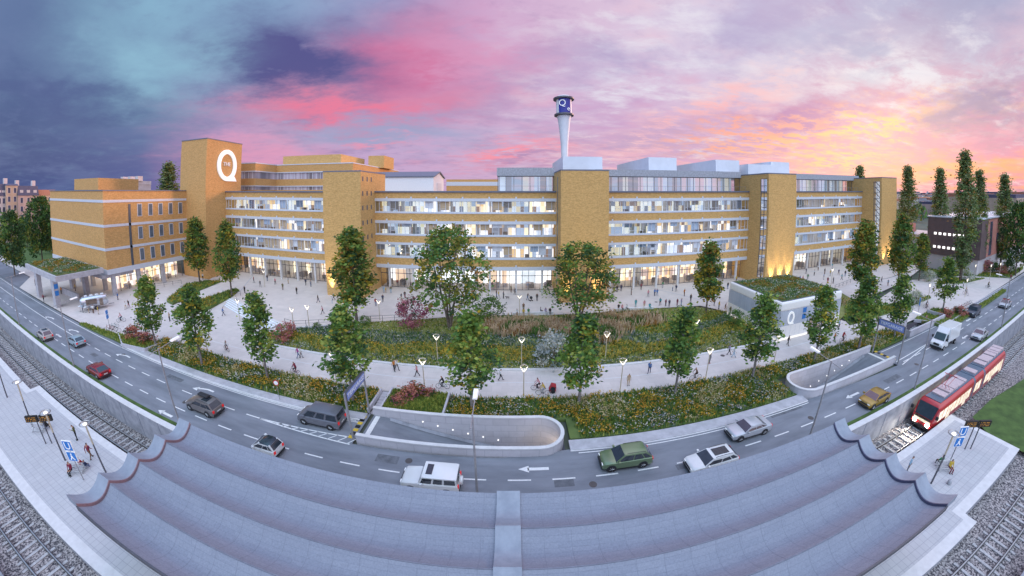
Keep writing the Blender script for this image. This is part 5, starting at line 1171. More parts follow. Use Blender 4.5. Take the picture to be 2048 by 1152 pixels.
for i, (xa_, xb_, y, zt, m_, lb) in enumerate([(417.56, 466.86, 190, 15.39, 'blue_block', 'bluish glass block far behind the poplars'), (557.76, 602.8, 210, 10.85, 'pale_wall', 'distant pale block left of the tallest poplar'),
                                              (510.58, 594.8, 150, 11.34, 'cream_wall', 'distant cream block with dark windows right of the tallest poplar'), (572.4, 606.86, 230, 7.53, 'slate_roof', 'distant dark roofed block behind the poplars')]):
    t = empty('distant_block', ((xa_+xb_)/2, y, 0), 0, lb, 'building'); w = (xb_-xa_)/2; MB().box(-w, w, 0, 20, 0, zt-3).build('wall', M[m_], t); r = MB().box(-w-.5, w+.5, -.5, 20.5, zt-3, zt).build('roof', M['slate_roof'], t)
    for k in range(5): MB().box(-w+.1+k*w*.42, -w+k*w*.42+w*.2, -.1, .1, zt-7.5, zt-4).build('window', M['night_window'], t)
    for k in range(2): MB().box(-w*.6+k*w, -w*.6+k*w+4, 2, 6, zt, zt+3).build('chimney', M['pale_wall'], r)

# ================================================================ vehicles (fronts look along -x)
for n_, c_, r_ in (('paint_white', (.78, .79, .8), .25), ('paint_silver', (.5, .52, .56), .28), ('paint_green', (.17, .24, .13), .28), ('paint_mustard', (.36, .22, .035), .3), ('paint_red', (.28, .02, .03), .25), ('paint_brown', (.19, .165, .16), .3),
                   ('paint_grey', (.17, .17, .2), .3), ('paint_beige', (.5, .46, .44), .3), ('paint_navy', (.05, .06, .09), .3), ('paint_blue', (.36, .46, .52), .3)):
    mat(n_, c_, r_, metal=.25 if 'white' not in n_ else 0, var=.05, scale=.6, coat=.6)
mat('car_glass', (.03, .04, .055), .06, var=.2, spec=.9); mat('tyre', (.018, .018, .02), .8); mat('rim', (.42, .43, .46), .3, metal=.8); mat('plastic', (.03, .03, .035), .55)
mat('tail_red', (.45, .01, .015), .25, emit=(1, .03, .03), estr=.35); mat('head_lens', (.85, .87, .9), .1, emit=(1, 1, .95), estr=.12); mat('plate', (.8, .8, .78), .5)
def wheel(t, x, y, r, w=.22):
    s = 1 if y > 0 else -1; n = 18
    o = MB().lathe([(r*.62, -w/2), (r*.94, -w/2), (r, -w*.32), (r, w*.32), (r*.94, w/2), (r*.62, w/2)], n, axis='y').build('wheel', M['tyre'], t, (x, y, r), smooth=40)
    mb = MB(); mb.lathe([(r*.64, -.02), (r*.64, .02)], n, (0, s*w*.36, 0), axis='y')
    for k in range(5): a = 2*pi*k/5; mb.bar((0, s*w*.42, 0), (r*.58*cos(a), s*w*.42, r*.58*sin(a)), .05)
    mb.build('rim', M['rim'], o)
def car(name, x, y, paint, label, L=4.5, W=1.84, H=1.65, hood=1.0, belt=1.05, cab=(.24, .40, .80, .97), tail=1.0, wr=.34, roofm=None, rails=False, boxy=0, wheels=(.18, .8), sun=None, glass_roof=None, rz=0, group='vehicles on the road'):
    t = empty(name, (x, y, 0), rz, label, 'car' if name != 'van' else 'van', group); X = lambda f: -L/2+f*L
    prof_ = [(0, hood*.62, .80), (.015, hood*.80, .87), (.06, hood*.93, .95), (cab[0], hood+.03, 1), (cab[0]+.1, belt, 1), (cab[2], belt+.02, 1), (cab[3]-.01, tail+.03, .99), (.985, tail*.97, .93), (1, tail*.72, .88)]
    if cab[3] < .93: prof_.insert(7, (.96, tail, .97))
    prof_.sort(); mb = MB(); rings = []
    for f, zt, wf in prof_:
        w = W/2*wf; e = boxy
        rings.append([(X(f), s*yy, zz_) for s, yy, zz_ in ((1, w*.84, .24), (1, w*.97, .34), (1, w, zt*.58), (1, w*(.965+.03*e), zt-.05), (1, w*(.86+.08*e), zt), (1, w*.45, zt+.025*(1-e)), (-1, w*.45, zt+.025*(1-e)), (-1, w*(.86+.08*e), zt), (-1, w*(.965+.03*e), zt-.05), (-1, w, zt*.58), (-1, w*.97, .34), (-1, w*.84, .24))])
    n = len(rings[0])
    for r in rings: mb.v += r
    for i in range(len(rings)-1):
        for k in range(n): mb.f.append([i*n+k, i*n+(k+1) % n, (i+1)*n+(k+1) % n, (i+1)*n+k][::-1]); mb.m.append(0)
    mb.f += [list(range(n)), [(len(rings)-1)*n+k for k in range(n)][::-1]]; mb.m += [0, 0]
    for fx in wheels:
        for s in (-1, 1): mb.lathe([(wr*1.2, s*(W/2-.12)), (wr*1.2, s*(W/2+.006))], 18, (X(fx), 0, wr), 1, 'y')
    mb.box(X(.0)-.02, X(.04), -W*.4, W*.4, .26, .46, 1); mb.box(X(.97), X(1)+.03, -W*.42, W*.42, .28, .5, 1); mb.box(X(wheels[0]+.1), X(wheels[1]-.1), -W/2-.004, W/2+.004, .24, .33, 1)
    mb.box(X(0)-.025, X(.01), -W*.26, W*.26, hood*.58, hood*.74, 1)
    b = mb.build('body', [M[paint], M['plastic']], t, smooth=38)
    b0, b1, b2, b3 = [X(f) for f in cab]; wb = W/2*.93; wt = W/2*(.74+.15*boxy); zb = belt-.01; zr = H-.05
    P = lambda xx, yy, zz_: (xx, yy, zz_)
    def inset(a, b_, c, d, k, out):                                    # shrink a quad towards its centre and lift it outwards
        q = [a, b_, c, d]; m_ = [sum(p[i] for p in q)/4 for i in range(3)]
        return [tuple(m_[i]+(p[i]-m_[i])*k+out[i] for i in range(3)) for p in q]
    z0f = hood+.02; z0r = tail+.01
    A, B_ = P(b0, -wb, z0f), P(b0, wb, z0f); C, D = P(b1, wt, zr), P(b1, -wt, zr); E, F = P(b2, wt, zr), P(b2, -wt, zr); G_, Hh = P(b3, wb*.94, z0r), P(b3, -wb*.94, z0r)
    cg = MB(); cg.add([A, B_, C, D, E, F, G_, Hh], [(0, 3, 2, 1), (3, 5, 4, 2), (5, 7, 6, 4), (0, 7, 5, 3), (1, 2, 4, 6)]); cg.build('cabin', M[paint], t)
    MB().quad(*inset(A, B_, C, D, .93, (-.012, 0, .012))).build('windscreen', M['car_glass'], t)
    MB().quad(*inset(G_, Hh, F, E, .86, (.012, 0, .012))).build('rear_window', M['car_glass'], t)
    for s in (-1, 1):
        sw = MB(); a0, a1 = b0+(b1-b0)*.35, b1; q0, q3 = (b0+.18, s*(wb+.012), z0f+.05), (b3-.14, s*(wb*.94+.02), max(z0r, belt)+.05); q1, q2 = (b1+.06, s*(wt+.03), zr-.1), (b2-.1, s*(wt+.03), zr-.1)
        def at_(u): return tuple(q0[i]+(q3[i]-q0[i])*u for i in range(3)), tuple(q1[i]+(q2[i]-q1[i])*u for i in range(3))
        cuts = (0, .44, .47, .78, .82, 1) if not boxy else (0, .3, .36, .62, .68, 1)
        for u0, u1 in ((cuts[0], cuts[1]), (cuts[2], cuts[3]), (cuts[4], cuts[5])):
            lo0, hi0 = at_(u0); lo1, hi1 = at_(u1); sw.quad(lo0, lo1, hi1, hi0)
        sw.build('side_window', M['car_glass'], t)
        MB().box(b0+.18, b0+.36, s*(W/2)-.02, s*(W/2)+s*.2, belt+.02, belt+.16).build('mirror', M[paint], t)
        MB().box(X(.005)-.02, X(.06), s*W*.31-.15, s*W*.31+.15, hood*.70, hood*.80).build('headlight', M['head_lens'], t)
        MB().box(X(.965), X(1)+.015, s*W*.37-.12, s*W*.37+.12, tail*.68, tail*.95).build('taillight', M['tail_red'], t)
        if rails: MB().tube([(b1+.2, s*wt*.92, zr+.07), (b1+.4, s*wt*.92, zr+.11), (b2-.4, s*wt*.92, zr+.11), (b2-.1, s*wt*.92, zr+.06)], .022, 5).build('roof_rail', M['plastic'], t)
        for fx in wheels: wheel(t, X(fx), s*(W/2-.09), wr)
    rf = MB(); xs_ = [b1-.03, b1+.25, (b1+b2)/2, b2-.2, b2+.04]; zs_ = [zr-.01, zr+.05, zr+.07, zr+.05, zr-.01]; ys_ = [-wt-.02, -wt*.75, 0, wt*.75, wt+.02]
    for xx, z_ in zip(xs_, zs_):
        for yy in ys_: rf.v.append((xx, yy, z_-(.05 if abs(yy) > wt else 0)))
    for i in range(4):
        for j in range(4): a = i*5+j; rf.f.append([a, a+5, a+6, a+1]); rf.m.append(0)
    rf.build('roof', M[roofm or paint], t, smooth=60)
    if sun: MB().box(b1+sun[0], b1+sun[1], -wt*.62, wt*.62, zr+.065, zr+.085).build('sunroof', M['car_glass'], t)
    MB().box(X(1)+.02, X(1)+.04, -.26, .26, tail*.62, tail*.62+.12).build('number_plate', M['plate'], t)
    return t
car('car', -74.6, 18.75, 'paint_beige', 'pale beige hatchback seen from behind, leftmost car on the road', 4.2, 1.78, 1.6, sun=(.5, 1.4), cab=(.2, .38, .82, .98), hood=.98)
car('car', -66.9, 21.3, 'paint_blue', 'silvery blue hatchback in the middle lane behind a lamp post', 4.3, 1.8, 1.52, cab=(.24, .42, .78, .97), hood=.95, belt=1.0, tail=1.02)
car('car', -53.2, 18.8, 'paint_red', 'dark red coupe seen from behind, nearest the retaining wall', 4.5, 1.86, 1.42, cab=(.27, .45, .72, .95), hood=.92, belt=.95, tail=.98)
car('car', -33.0, 21.1, 'paint_brown', 'grey brown estate with black roof box and red tail lamps', 4.75, 1.88, 1.62, cab=(.26, .42, .86, .98), rails=True, wr=.37, sun=(.7, 1.6))
car('car', -21.9, 18.75, 'paint_white', 'tiny white two seater with a black roof beside the wavy roof', 2.75, 1.66, 1.55, hood=1.0, belt=1.0, cab=(.1, .36, .84, .99), tail=1.02, roofm='car_glass', wr=.3, wheels=(.17, .84))
car('car', -6.4, 18.8, 'paint_white', 'boxy white off-road car with a spare wheel and black windows', 4.65, 1.93, 1.96, hood=1.2, belt=1.22, cab=(.33, .40, .97, .985), tail=1.2, boxy=1, wr=.39, sun=(.25, .75), wheels=(.19, .8))
car('car', 9.75, 20.9, 'paint_green', 'sage green compact car with roof rails beside the meadow', 4.5, 1.86, 1.66, cab=(.25, .42, .86, .985), rails=True, wr=.36)
car('car', 17.0, 18.75, 'paint_white', 'white estate with a glass sunroof partly behind the wavy roof', 4.7, 1.84, 1.5, cab=(.25, .43, .87, .985), hood=.94, belt=.97, tail=.98, sun=(.25, 1.7), rails=True)
car('car', 22.9, 21.3, 'paint_silver', 'silver sedan with a dark rear window beside the meadow', 4.75, 1.85, 1.42, cab=(.27, .44, .72, .86), hood=.92, belt=.95, tail=.98)
car('car', 40.2, 18.8, 'paint_mustard', 'mustard yellow hatchback above the red tram front', 4.35, 1.82, 1.5, cab=(.23, .42, .74, .97), hood=.95, belt=1.0, tail=1.0)
car('car', 74.8, 18.75, 'paint_silver', 'small silver car just behind the red tram', 4.5, 1.82, 1.58, cab=(.26, .42, .66, .70), hood=1.0, tail=.98)
car('car', 87.4, 24.0, 'paint_navy', 'dark boxy off-road car in the outer lane near the orange shrubs', 4.4, 1.86, 1.9, hood=1.18, belt=1.2, cab=(.33, .40, .97, .985), tail=1.2, boxy=1, wr=.39)
car('car', 100.4, 21.1, 'paint_silver', 'small grey car with a reddish roof, farthest on the right', 4.6, 1.86, 1.6, cab=(.26, .42, .72, .76), hood=1.0, tail=1.0, roofm='paint_red')
car('van', -19.3, 24.3, 'paint_grey', 'grey passenger van with dark side windows at the ramp entrance', 4.95, 1.95, 1.98, hood=1.12, belt=1.12, cab=(.16, .31, .97, .99), tail=1.12, boxy=.6, wr=.35, wheels=(.17, .8))
for o in [o for o in COL.objects if o.name == 'car' or o.name.startswith('car.')]:
    if 'off-road' in o['label'] and 'white' in o['label']:
        s_ = MB().lathe([(.36, 0), (.38, .05), (.36, .24), (.3, .26)], 20, (2.33, 0, .98), axis='x').build('spare_wheel', M['paint_white'], o, smooth=40); 
    if 'roof box' in o['label']: MB().box(-.7, .9, -.05, .5, 1.68, 1.92).build('roof_box', M['plastic'], o, bevel=.08)
# white box truck
t = empty('truck', (66.2, 21.6, 0), 0, 'white box truck with a dark windscreen, left of the red tram', 'truck', 'vehicles on the road')
mb = MB(); mb.add([(x_, s*y_, z_) for x_, y_, z_ in ((-3.4, .9, .4), (-3.45, .96, .95), (-3.2, .98, 1.25), (-2.75, .98, 1.45), (-2.0, .9, 2.45), (-.9, .9, 2.55), (-.9, 1, .4)) for s in (-1, 1)], [(0, 2, 3, 1), (2, 4, 5, 3), (4, 6, 7, 5), (6, 8, 9, 7), (8, 10, 11, 9), (10, 12, 13, 11), (0, 12, 10, 8, 6, 4, 2), (1, 3, 5, 7, 9, 11, 13), (0, 1, 13, 12)])
mb.build('cab', M['paint_white'], t, smooth=30)
MB().quad((-2.76, -.86, 1.5), (-2.76, .86, 1.5), (-2.06, .8, 2.4), (-2.06, -.8, 2.4)).build('windscreen', M['car_glass'], t).location = (-.03, 0, .02)
for s in (-1, 1):
    MB().add([(-2.55, s*.985, 1.5), (-1.3, s*.985, 1.5), (-1.35, s*.92, 2.3), (-1.98, s*.92, 2.3)], [(0, 1, 2, 3)]).build('side_window', M['car_glass'], t); MB().box(-3.47, -3.3, s*.66-.18, s*.66+.18, .85, 1.12).build('headlight', M['head_lens'], t); MB().box(-2.5, -2.35, s*1.0, s*1.3, 1.5, 1.9).build('mirror', M['plastic'], t)
MB().box(-3.49, -3.38, -.45, .45, .78, 1.1).build('grille', M['plastic'], t); MB().box(-3.5, -3.3, -.95, .95, .3, .62).build('bumper', M['plastic'], t)
MB().box(-1.2, 3.5, -1.08, 1.08, .95, 3.15).build('cargo_box', M['paint_white'], t, bevel=.06); MB().add([(-1.2, -.95, 2.5), (-1.2, .95, 2.5), (-1.2, .95, 3.12), (-1.2, -.95, 3.12), (-2.0, -.85, 2.47), (-2.0, .85, 2.47)], [(4, 5, 2, 3), (4, 3, 0), (5, 1, 2), (0, 1, 5, 4)]).build('wind_deflector', M['paint_white'], t)
MB().box(-.9, 3.4, -.8, .8, .6, .94).build('chassis', M['plastic'], t)
for x_ in (-2.5, 2.1):
    for s in (-1, 1): wheel(t, x_, s*.92, .38)
# ---------------------------------------------------------------- red tram, front towards -x
mat('tram_red', (.5, .03, .035), .28, var=.06, scale=.4, coat=.5); mat('tram_pink', (.6, .48, .5), .5, var=.1); mat('tram_light', (.9, .85, .7), .5, c2=(.22, .16, .12), scale=1.9, detail=4, emit=(1, .85, .6), estr=.7); mat('tram_head', (1, 1, 1), .3, emit=(1, .93, .8), estr=60); mat('tram_grey', (.12, .16, .22), .5)
TX, TL = 45.6, 27.0
T = empty('tram', (TX, 14.75, -3.08), 0, 'red three-part tram with lit windows and bright headlights', 'tram')
def section(x0, x1, nose=0, tailr=0):
    ring = [(-1.3, .35), (-1.42, .6), (-1.42, 2.75), (-1.3, 3.15), (-1.05, 3.4), (1.05, 3.4), (1.3, 3.15), (1.42, 2.75), (1.42, .6), (1.3, .35)]
    st = []
    if nose: st += [(x0, .86, 1.3, 0), (x0+.12, .9, 1.55, 0), (x0+.75, .97, 3.0, 0), (x0+1.2, 1, 3.4, 0)]
    else: st += [(x0, 1, 3.4, 0)]
    if tailr: st += [(x1-1.0, 1, 3.4, 0), (x1-.35, .95, 2.7, 0), (x1, .86, 1.4, 0)]
    else: st += [(x1, 1, 3.4, 0)]
    mb = MB(); n = len(ring)
    for x_, wf, zt, _ in st: mb.v += [(x_, y_*wf, min(z_, zt-(3.4-z_)*.12 if z_ > zt else z_)) for y_, z_ in ring]
    for i in range(len(st)-1):
        for k in range(n): j = (k+1) % n; mb.f.append([i*n+k, i*n+j, (i+1)*n+j, (i+1)*n+k]); mb.m.append(0)
    mb.f += [list(range(n))[::-1], [(len(st)-1)*n+k for k in range(n)]]; mb.m += [0, 0]; return mb
for a, b, ns, tr in ((0, 11.6, 1, 0), (12.2, 15.6, 0, 0), (16.2, 27, 0, 1)):
    section(a, b, ns, tr).build('car_body', M['tram_red'], T, smooth=35)
    MB().box(a+1.3*ns, b-1.2*tr, -1.0, 1.0, 3.38, 3.47).build('roof_deck', M['tram_grey'], T)
    for s in (-1, 1):
        x_ = a+(1.0 if ns else .25); e = b-(1.4 if tr else .25); q = MB(); q2 = MB(); k = 0
        while x_+.9 <= e:
            door = (k % 4 == 2); w = 1.25; w = min(w, e-x_)
            f = MB().quad((x_, s*1.428, .75 if door else 1.25), (x_+w-.16, s*1.428, .75 if door else 1.25), (x_+w-.16, s*1.428, 2.55), (x_, s*1.428, 2.55)).build('door' if door else 'window', M['tram_light'], T)
            if door: MB().box(x_+w/2-.1, x_+w/2-.04, s*1.43-.01, s*1.43+.01, .75, 2.55).build('door_seam', M['tram_red'], f)
            x_ += w; k += 1
    rd = random.Random(int(a)+2); x_ = a+(2.6 if ns else .5)
    while x_ < b-1.6:
        L_ = rd.choice([1.5, 2.0, 1.0]); L_ = min(L_, b-.5-x_); MB().box(x_, x_+L_-.2, -.8, .8, 3.47, 3.47+rd.choice([.2, .3])).build('roof_unit', M['tram_pink'], T); x_ += L_
for a in (11.6, 15.6): section(a, a+.6).build('bellows', M['tram_grey'], T)
MB().quad((.13, -1.08, 1.6), (.13, 1.08, 1.6), (.78, 1.18, 3.0), (.78, -1.18, 3.0)).build('windscreen', M['car_glass'], T).location = (-.04, 0, .02)
MB().box(-.03, .02, -.95, .95, 1.34, 1.56).build('destination_sign', M['led_panel'], T); MB().box(-.02, .02, -1.05, 1.05, 1.02, 1.32).build('nose_panel', M['tram_light'], T)
MB().box(-.12, .3, -1.1, 1.1, .3, .62).build('bumper', M['plastic'], T)
for s in (-1, 1):
    MB().lathe([(.22, 0), (.22, -.05)], 14, (-.02, s*.82, .85), axis='x').build('headlight', M['tram_head'], T)
    l = bpy.data.lights.new('beam', 'SPOT'); l.energy = 1300; l.color = (1, .9, .75); l.spot_size = radians(75); l.spot_blend = .9; l.shadow_soft_size = .12
    o = bpy.data.objects.new('beam', l); COL.objects.link(o); o.parent = T; o.location = (-.25, s*.82, .85); o.rotation_euler = (0, radians(78), 0)
    MB().box(-.1, .1, s*1.45, s*1.75, 2.0, 2.4).build('mirror', M['plastic'], T)
pg = MB(); pg.tube([(5.2, 0, 3.5), (3.9, 0, 4.5), (5.3, 0, 5.3)], .045, 5)
for s in (-.5, .5): pg.tube([(5.2, s, 3.5), (3.9, s*.8, 4.5), (5.3, s*1.2, 5.3)], .03, 5)
pg.tube([(5.3, -.8, 5.3), (5.3, .8, 5.3)], .04, 5); pg.build('pantograph', M['tram_red'], T)
for x_ in (2, 9, 14, 19, 24.5):
    for s in (-1, 1): MB().lathe([(.3, -.08), (.32, -.05), (.32, .05), (.3, .08)], 14, (x_, s*.82, .32), axis='y').build('wheel', M['dark_steel'], T)
MB().box(.6, 26.4, -1.2, 1.2, .22, .5).build('skirt', M['plastic'], T)
# ---------------------------------------------------------------- silver food trailer and its tables
t = empty('food_trailer', (-83.3,31.81, .1), radians(69), 'rounded silver food trailer with a serving hatch beside the entrance canopy', 'trailer')
mat('trailer_silver', (.62, .66, .72), .22, metal=.7, var=.08, scale=1.2)
mb = MB(); n = 16; st = [(-2.9, .35), (-2.75, .72), (-2.3, .94), (-1.2, 1), (1.2, 1), (2.3, .94), (2.75, .72), (2.9, .35)]
for x_, f in st:
    for k in range(n): a = 2*pi*k/n; mb.v.append((x_, 1.15*f*math.copysign(abs(cos(a))**.6, cos(a)), 1.65+1.15*f*math.copysign(abs(sin(a))**.6, sin(a))))
for i in range(len(st)-1):
    for k in range(n): j = (k+1) % n; mb.f.append([i*n+k, i*n+j, (i+1)*n+j, (i+1)*n+k]); mb.m.append(0)
mb.f += [list(range(n))[::-1], [(len(st)-1)*n+k for k in range(n)]]; mb.m += [0, 0]; mb.build('body', M['trailer_silver'], t, smooth=50)
MB().box(-1.7, .5, -1.2, -1.12, 1.35, 2.3).build('serving_hatch', M['furniture'], t); MB().add([(-1.7, -1.18, 2.32), (.5, -1.18, 2.32), (.5, -1.95, 2.55), (-1.7, -1.95, 2.55)], [(0, 1, 2, 3)]).build('awning', M['white_metal'], t); MB().box(-1.75, .55, -1.5, -1.15, 1.2, 1.3).build('counter', M['steel'], t)
MB().box(1.0, 1.7, -1.19, -1.1, .7, 2.2).build('door', M['furniture'], t)
for k in range(4): MB().box(-1.9+k*1.1, -1.3+k*1.1, -.3, .3, 2.78, 2.95).build('roof_vent', M['white_metal'], t)
for s in (-1, 1): wheel(t, .2, s*.95, .36)
MB().tube([(2.8, 0, .55), (3.9, 0, .5)], .06, 6).build('tow_bar', M['dark_steel'], t)
for i, (px_, py_, lb) in enumerate([(-84.14,28.91, 'bar table left of the food trailer'), (-82.38,29.36, 'bar table in front of the food trailer hatch'), (-81.37,30.43, 'bar table below the food trailer hatch end')]):
    t = empty('bar_table', (px_, py_, .1), i, lb, 'table', 'bar tables by the food trailer'); MB().lathe([(.35, 1.05), (.35, 1.1)], 14).build('tabletop', M['white_metal'], t); MB().lathe([(.25, 0), (.25, .03), (.03, .05), (.03, 1.05)], 10).build('stem', M['steel'], t)
# ---------------------------------------------------------------- bicycles
def bike_parts():
    t = empty('bicycle', (0, 0, 0))
    for x_ in (-.52, .52):
        n = 18; w = MB(); w.tube([(x_+.33*cos(2*pi*k/n), 0, .34+.33*sin(2*pi*k/n)) for k in range(n+1)], .022, 5, cap=False); o = w.build('wheel', M['tyre'], t)
        sp_ = MB()
        for k in range(8): a = pi*k/4; sp_.tube([(x_, 0, .34), (x_+.31*cos(a), 0, .34+.31*sin(a))], .005, 3)
        sp_.build('spokes', M['steel'], o)
    f = MB(); bb, seat, head, fr_, re = (.02, 0, .3), (.17, 0, .82), (-.36, 0, .86), (-.52, 0, .34), (.52, 0, .34)
    for a, b in ((bb, seat), (seat, head), (bb, (-.39, 0, .74)), (head, fr_), (bb, re), (seat, re)): f.tube([a, b], .02, 5)
    f.build('frame', M['bike_frame'], t); MB().tube([(-.36, 0, .86), (-.34, 0, 1.0), (-.38, 0, 1.03)], .018, 5).tube([(-.30, -.28, 1.02), (-.38, 0, 1.04), (-.30, .28, 1.02)], .016, 5).build('handlebar', M['dark_steel'], t)
    MB().tube([(.17, 0, .82), (.18, 0, .92)], .018, 5).add([(.05, -.03, .93), (.05, .03, .93), (.32, .09, .95), (.32, -.09, .95), (.05, 0, .9), (.32, 0, .9)], [(0, 3, 2, 1), (0, 1, 4), (1, 2, 5, 4), (2, 3, 5), (3, 0, 4, 5)]).build('saddle', M['black'], t); MB().lathe([(.1, -.02), (.1, .02)], 12, bb, axis='y').bar((.02, .06, .3), (.12, .12, .18), .015).bar((.02, -.06, .3), (-.08, -.12, .42), .015).build('crank', M['dark_steel'], t)
    return t
mat('bike_frame', (.1, .1, .12), .4); mat('bike_red', (.4, .06, .05), .4); mat('bike_teal', (.12, .3, .32), .4); mat('bike_white', (.7, .7, .7), .4)
bk0 = bike_parts(); BKID = [(c, list(c.children)) for c in bk0.children]; bk_used = [0]
def bicycle(x, y, z, rz, label, frame='bike_frame', group=None):
    if not bk_used[0]: t = bk0; bk_used[0] = 1; ks = [c for c, g in BKID]
    else:
        t = bk0.copy(); COL.objects.link(t); ks = []
        for c, gs in BKID:
            q = c.copy(); COL.objects.link(q); q.parent = t; ks.append(q)
            for g in gs: p = g.copy(); COL.objects.link(p); p.parent = q
    for q in ks:
        if q.name.startswith('frame') and frame != 'bike_frame': q.material_slots[0].link = 'OBJECT'; q.material_slots[0].material = M[frame]
    t.location = (x, y, z); t.rotation_euler = (0, 0, rz); tag(t, label, 'bicycle', group); return t

# ================================================================ people
for n_, c_ in dict(skin=(.46, .27, .19), hair_dark=(.03, .022, .018), hair_brown=(.12, .06, .03), hair_ginger=(.36, .13, .04), hair_blond=(.42, .28, .12), c_black=(.018, .018, .022), c_navy=(.03, .045, .11), c_blue=(.05, .16, .42), c_lblue=(.32, .48, .62), c_white=(.72, .72, .72), c_grey=(.2, .2, .22), c_lgrey=(.42, .42, .45),
                   c_red=(.42, .04, .05), c_maroon=(.22, .03, .06), c_pink=(.62, .27, .3), c_magenta=(.45, .08, .3), c_orange=(.6, .22, .04), c_yellow=(.6, .42, .06), c_green=(.06, .24, .11), c_olive=(.13, .13, .045), c_teal=(.05, .33, .36), c_beige=(.5, .37, .24), c_brown=(.17, .09, .05), c_lilac=(.4, .34, .5), c_jeans=(.1, .16, .28)).items():
    mat(n_, c_, .75, var=.12, scale=8, spec=.3)
def skin_figure(name, J, R, E, hands):
    """joint positions and radii -> one smooth skinned body with clothes as material regions"""
    names = list(J); idx = {n: i for i, n in enumerate(names)}
    vs = [J[n] for n in names]; rs = [R[n] for n in names]; es = [(idx[a], idx[b]) for a, b in E]; reg = [r for r in REG]
    ereg = [REGION(a, b) for a, b in E]
    for s in (1, -1):                                                   # palm, four fingers and a thumb on each hand
        w = J['wrist%d' % s]; el = J['elbow%d' % s]; d = [w[i]-el[i] for i in range(3)]; L = math.sqrt(sum(q*q for q in d)); d = [q/L for q in d]
        cu = hands; fw = (0, -1, 0)
        palm = tuple(w[i]+d[i]*.075 for i in range(3)); pi_ = len(vs); vs.append(palm); rs.append(.026); es.append((idx['wrist%d' % s], pi_)); ereg.append(0)
        for k, ln in enumerate((.062, .072, .068, .052)):
            o = (k-1.5)*.021; a = tuple(palm[i]+d[i]*.045+(fw[i]-d[i]*sum(fw[q]*d[q] for q in range(3)))*o for i in range(3)); b = tuple(a[i]+d[i]*ln*.55+(-s*.35*ln*cu if i == 0 else 0) for i in range(3)); c = tuple(b[i]+d[i]*ln*.35+(-s*.8*ln*cu if i == 0 else 0) for i in range(3))
            q = len(vs); vs += [a, b, c]; rs += [.0095, .009, .0075]; es += [(pi_, q), (q, q+1), (q+1, q+2)]; ereg += [0]*3
        a = tuple(palm[i]-d[i]*.01+(0, -.04, 0)[i]+(-s*.012 if i == 0 else 0) for i in range(3)); b = tuple(a[i]+d[i]*.035+(0, -.018, 0)[i] for i in range(3)); q = len(vs); vs += [a, b]; rs += [.011, .0085]; es += [(pi_, q), (q, q+1)]; ereg += [0, 0]
    me = bpy.data.meshes.new(name); me.from_pydata(vs, es, []); o = bpy.data.objects.new(name, me); COL.objects.link(o)
    m = o.modifiers.new('skin', 'SKIN'); m.use_smooth_shade = True; o.modifiers.new('sub', 'SUBSURF').levels = 1
    sv = me.skin_vertices[0].data
    for i, r in enumerate(rs): sv[i].radius = (r, r) if not isinstance(r, tuple) else r; sv[i].use_root = (i == idx['pelvis'])
    bpy.context.view_layer.update(); dg = bpy.context.evaluated_depsgraph_get()
    out = bpy.data.meshes.new_from_object(o.evaluated_get(dg)); bpy.data.objects.remove(o)
    for s in (1, -1):                                                   # eyes
        b = len(out.vertices)
    for _ in range(6): out.materials.append(None)
    def dist(p, a, b):
        ab = [b[i]-a[i] for i in range(3)]; t = max(0, min(1, sum((p[i]-a[i])*ab[i] for i in range(3))/(sum(q*q for q in ab) or 1))); return sum((p[i]-a[i]-ab[i]*t)**2 for i in range(3))
    hd = J['head']
    for f in out.polygons:
        c = f.center; k = min(range(len(es)), key=lambda i: dist(c, vs[es[i][0]], vs[es[i][1]])); g = ereg[k]
        if g == 5:
            g = 4 if (c[2] > hd[2]+.045 or (c[1]-hd[1] > .025 and c[2] > hd[2]-.05)) else 0
            if g == 0 and c[1] < hd[1]-.065 and abs(c[2]-hd[2]-.005) < .018 and .015 < abs(c[0]-hd[0]) < .05: g = 4
        f.material_index = g; f.use_smooth = True
    out.name = name; return out
REG = ('skin', 'top', 'legs', 'shoes', 'hair', 'head')
def REGION(a, b):
    k = b.rstrip('-1')
    if k in ('crown', 'nose', 'head', 'jaw'): return 5
    if k in ('neck',): return 0
    if k in ('spine', 'chest', 'shoulder', 'elbow'): return 1
    if k == 'wrist': return 1
    if k in ('hip', 'knee', 'ankle'): return 2
    return 3 if k in ('toe', 'heel') else 1
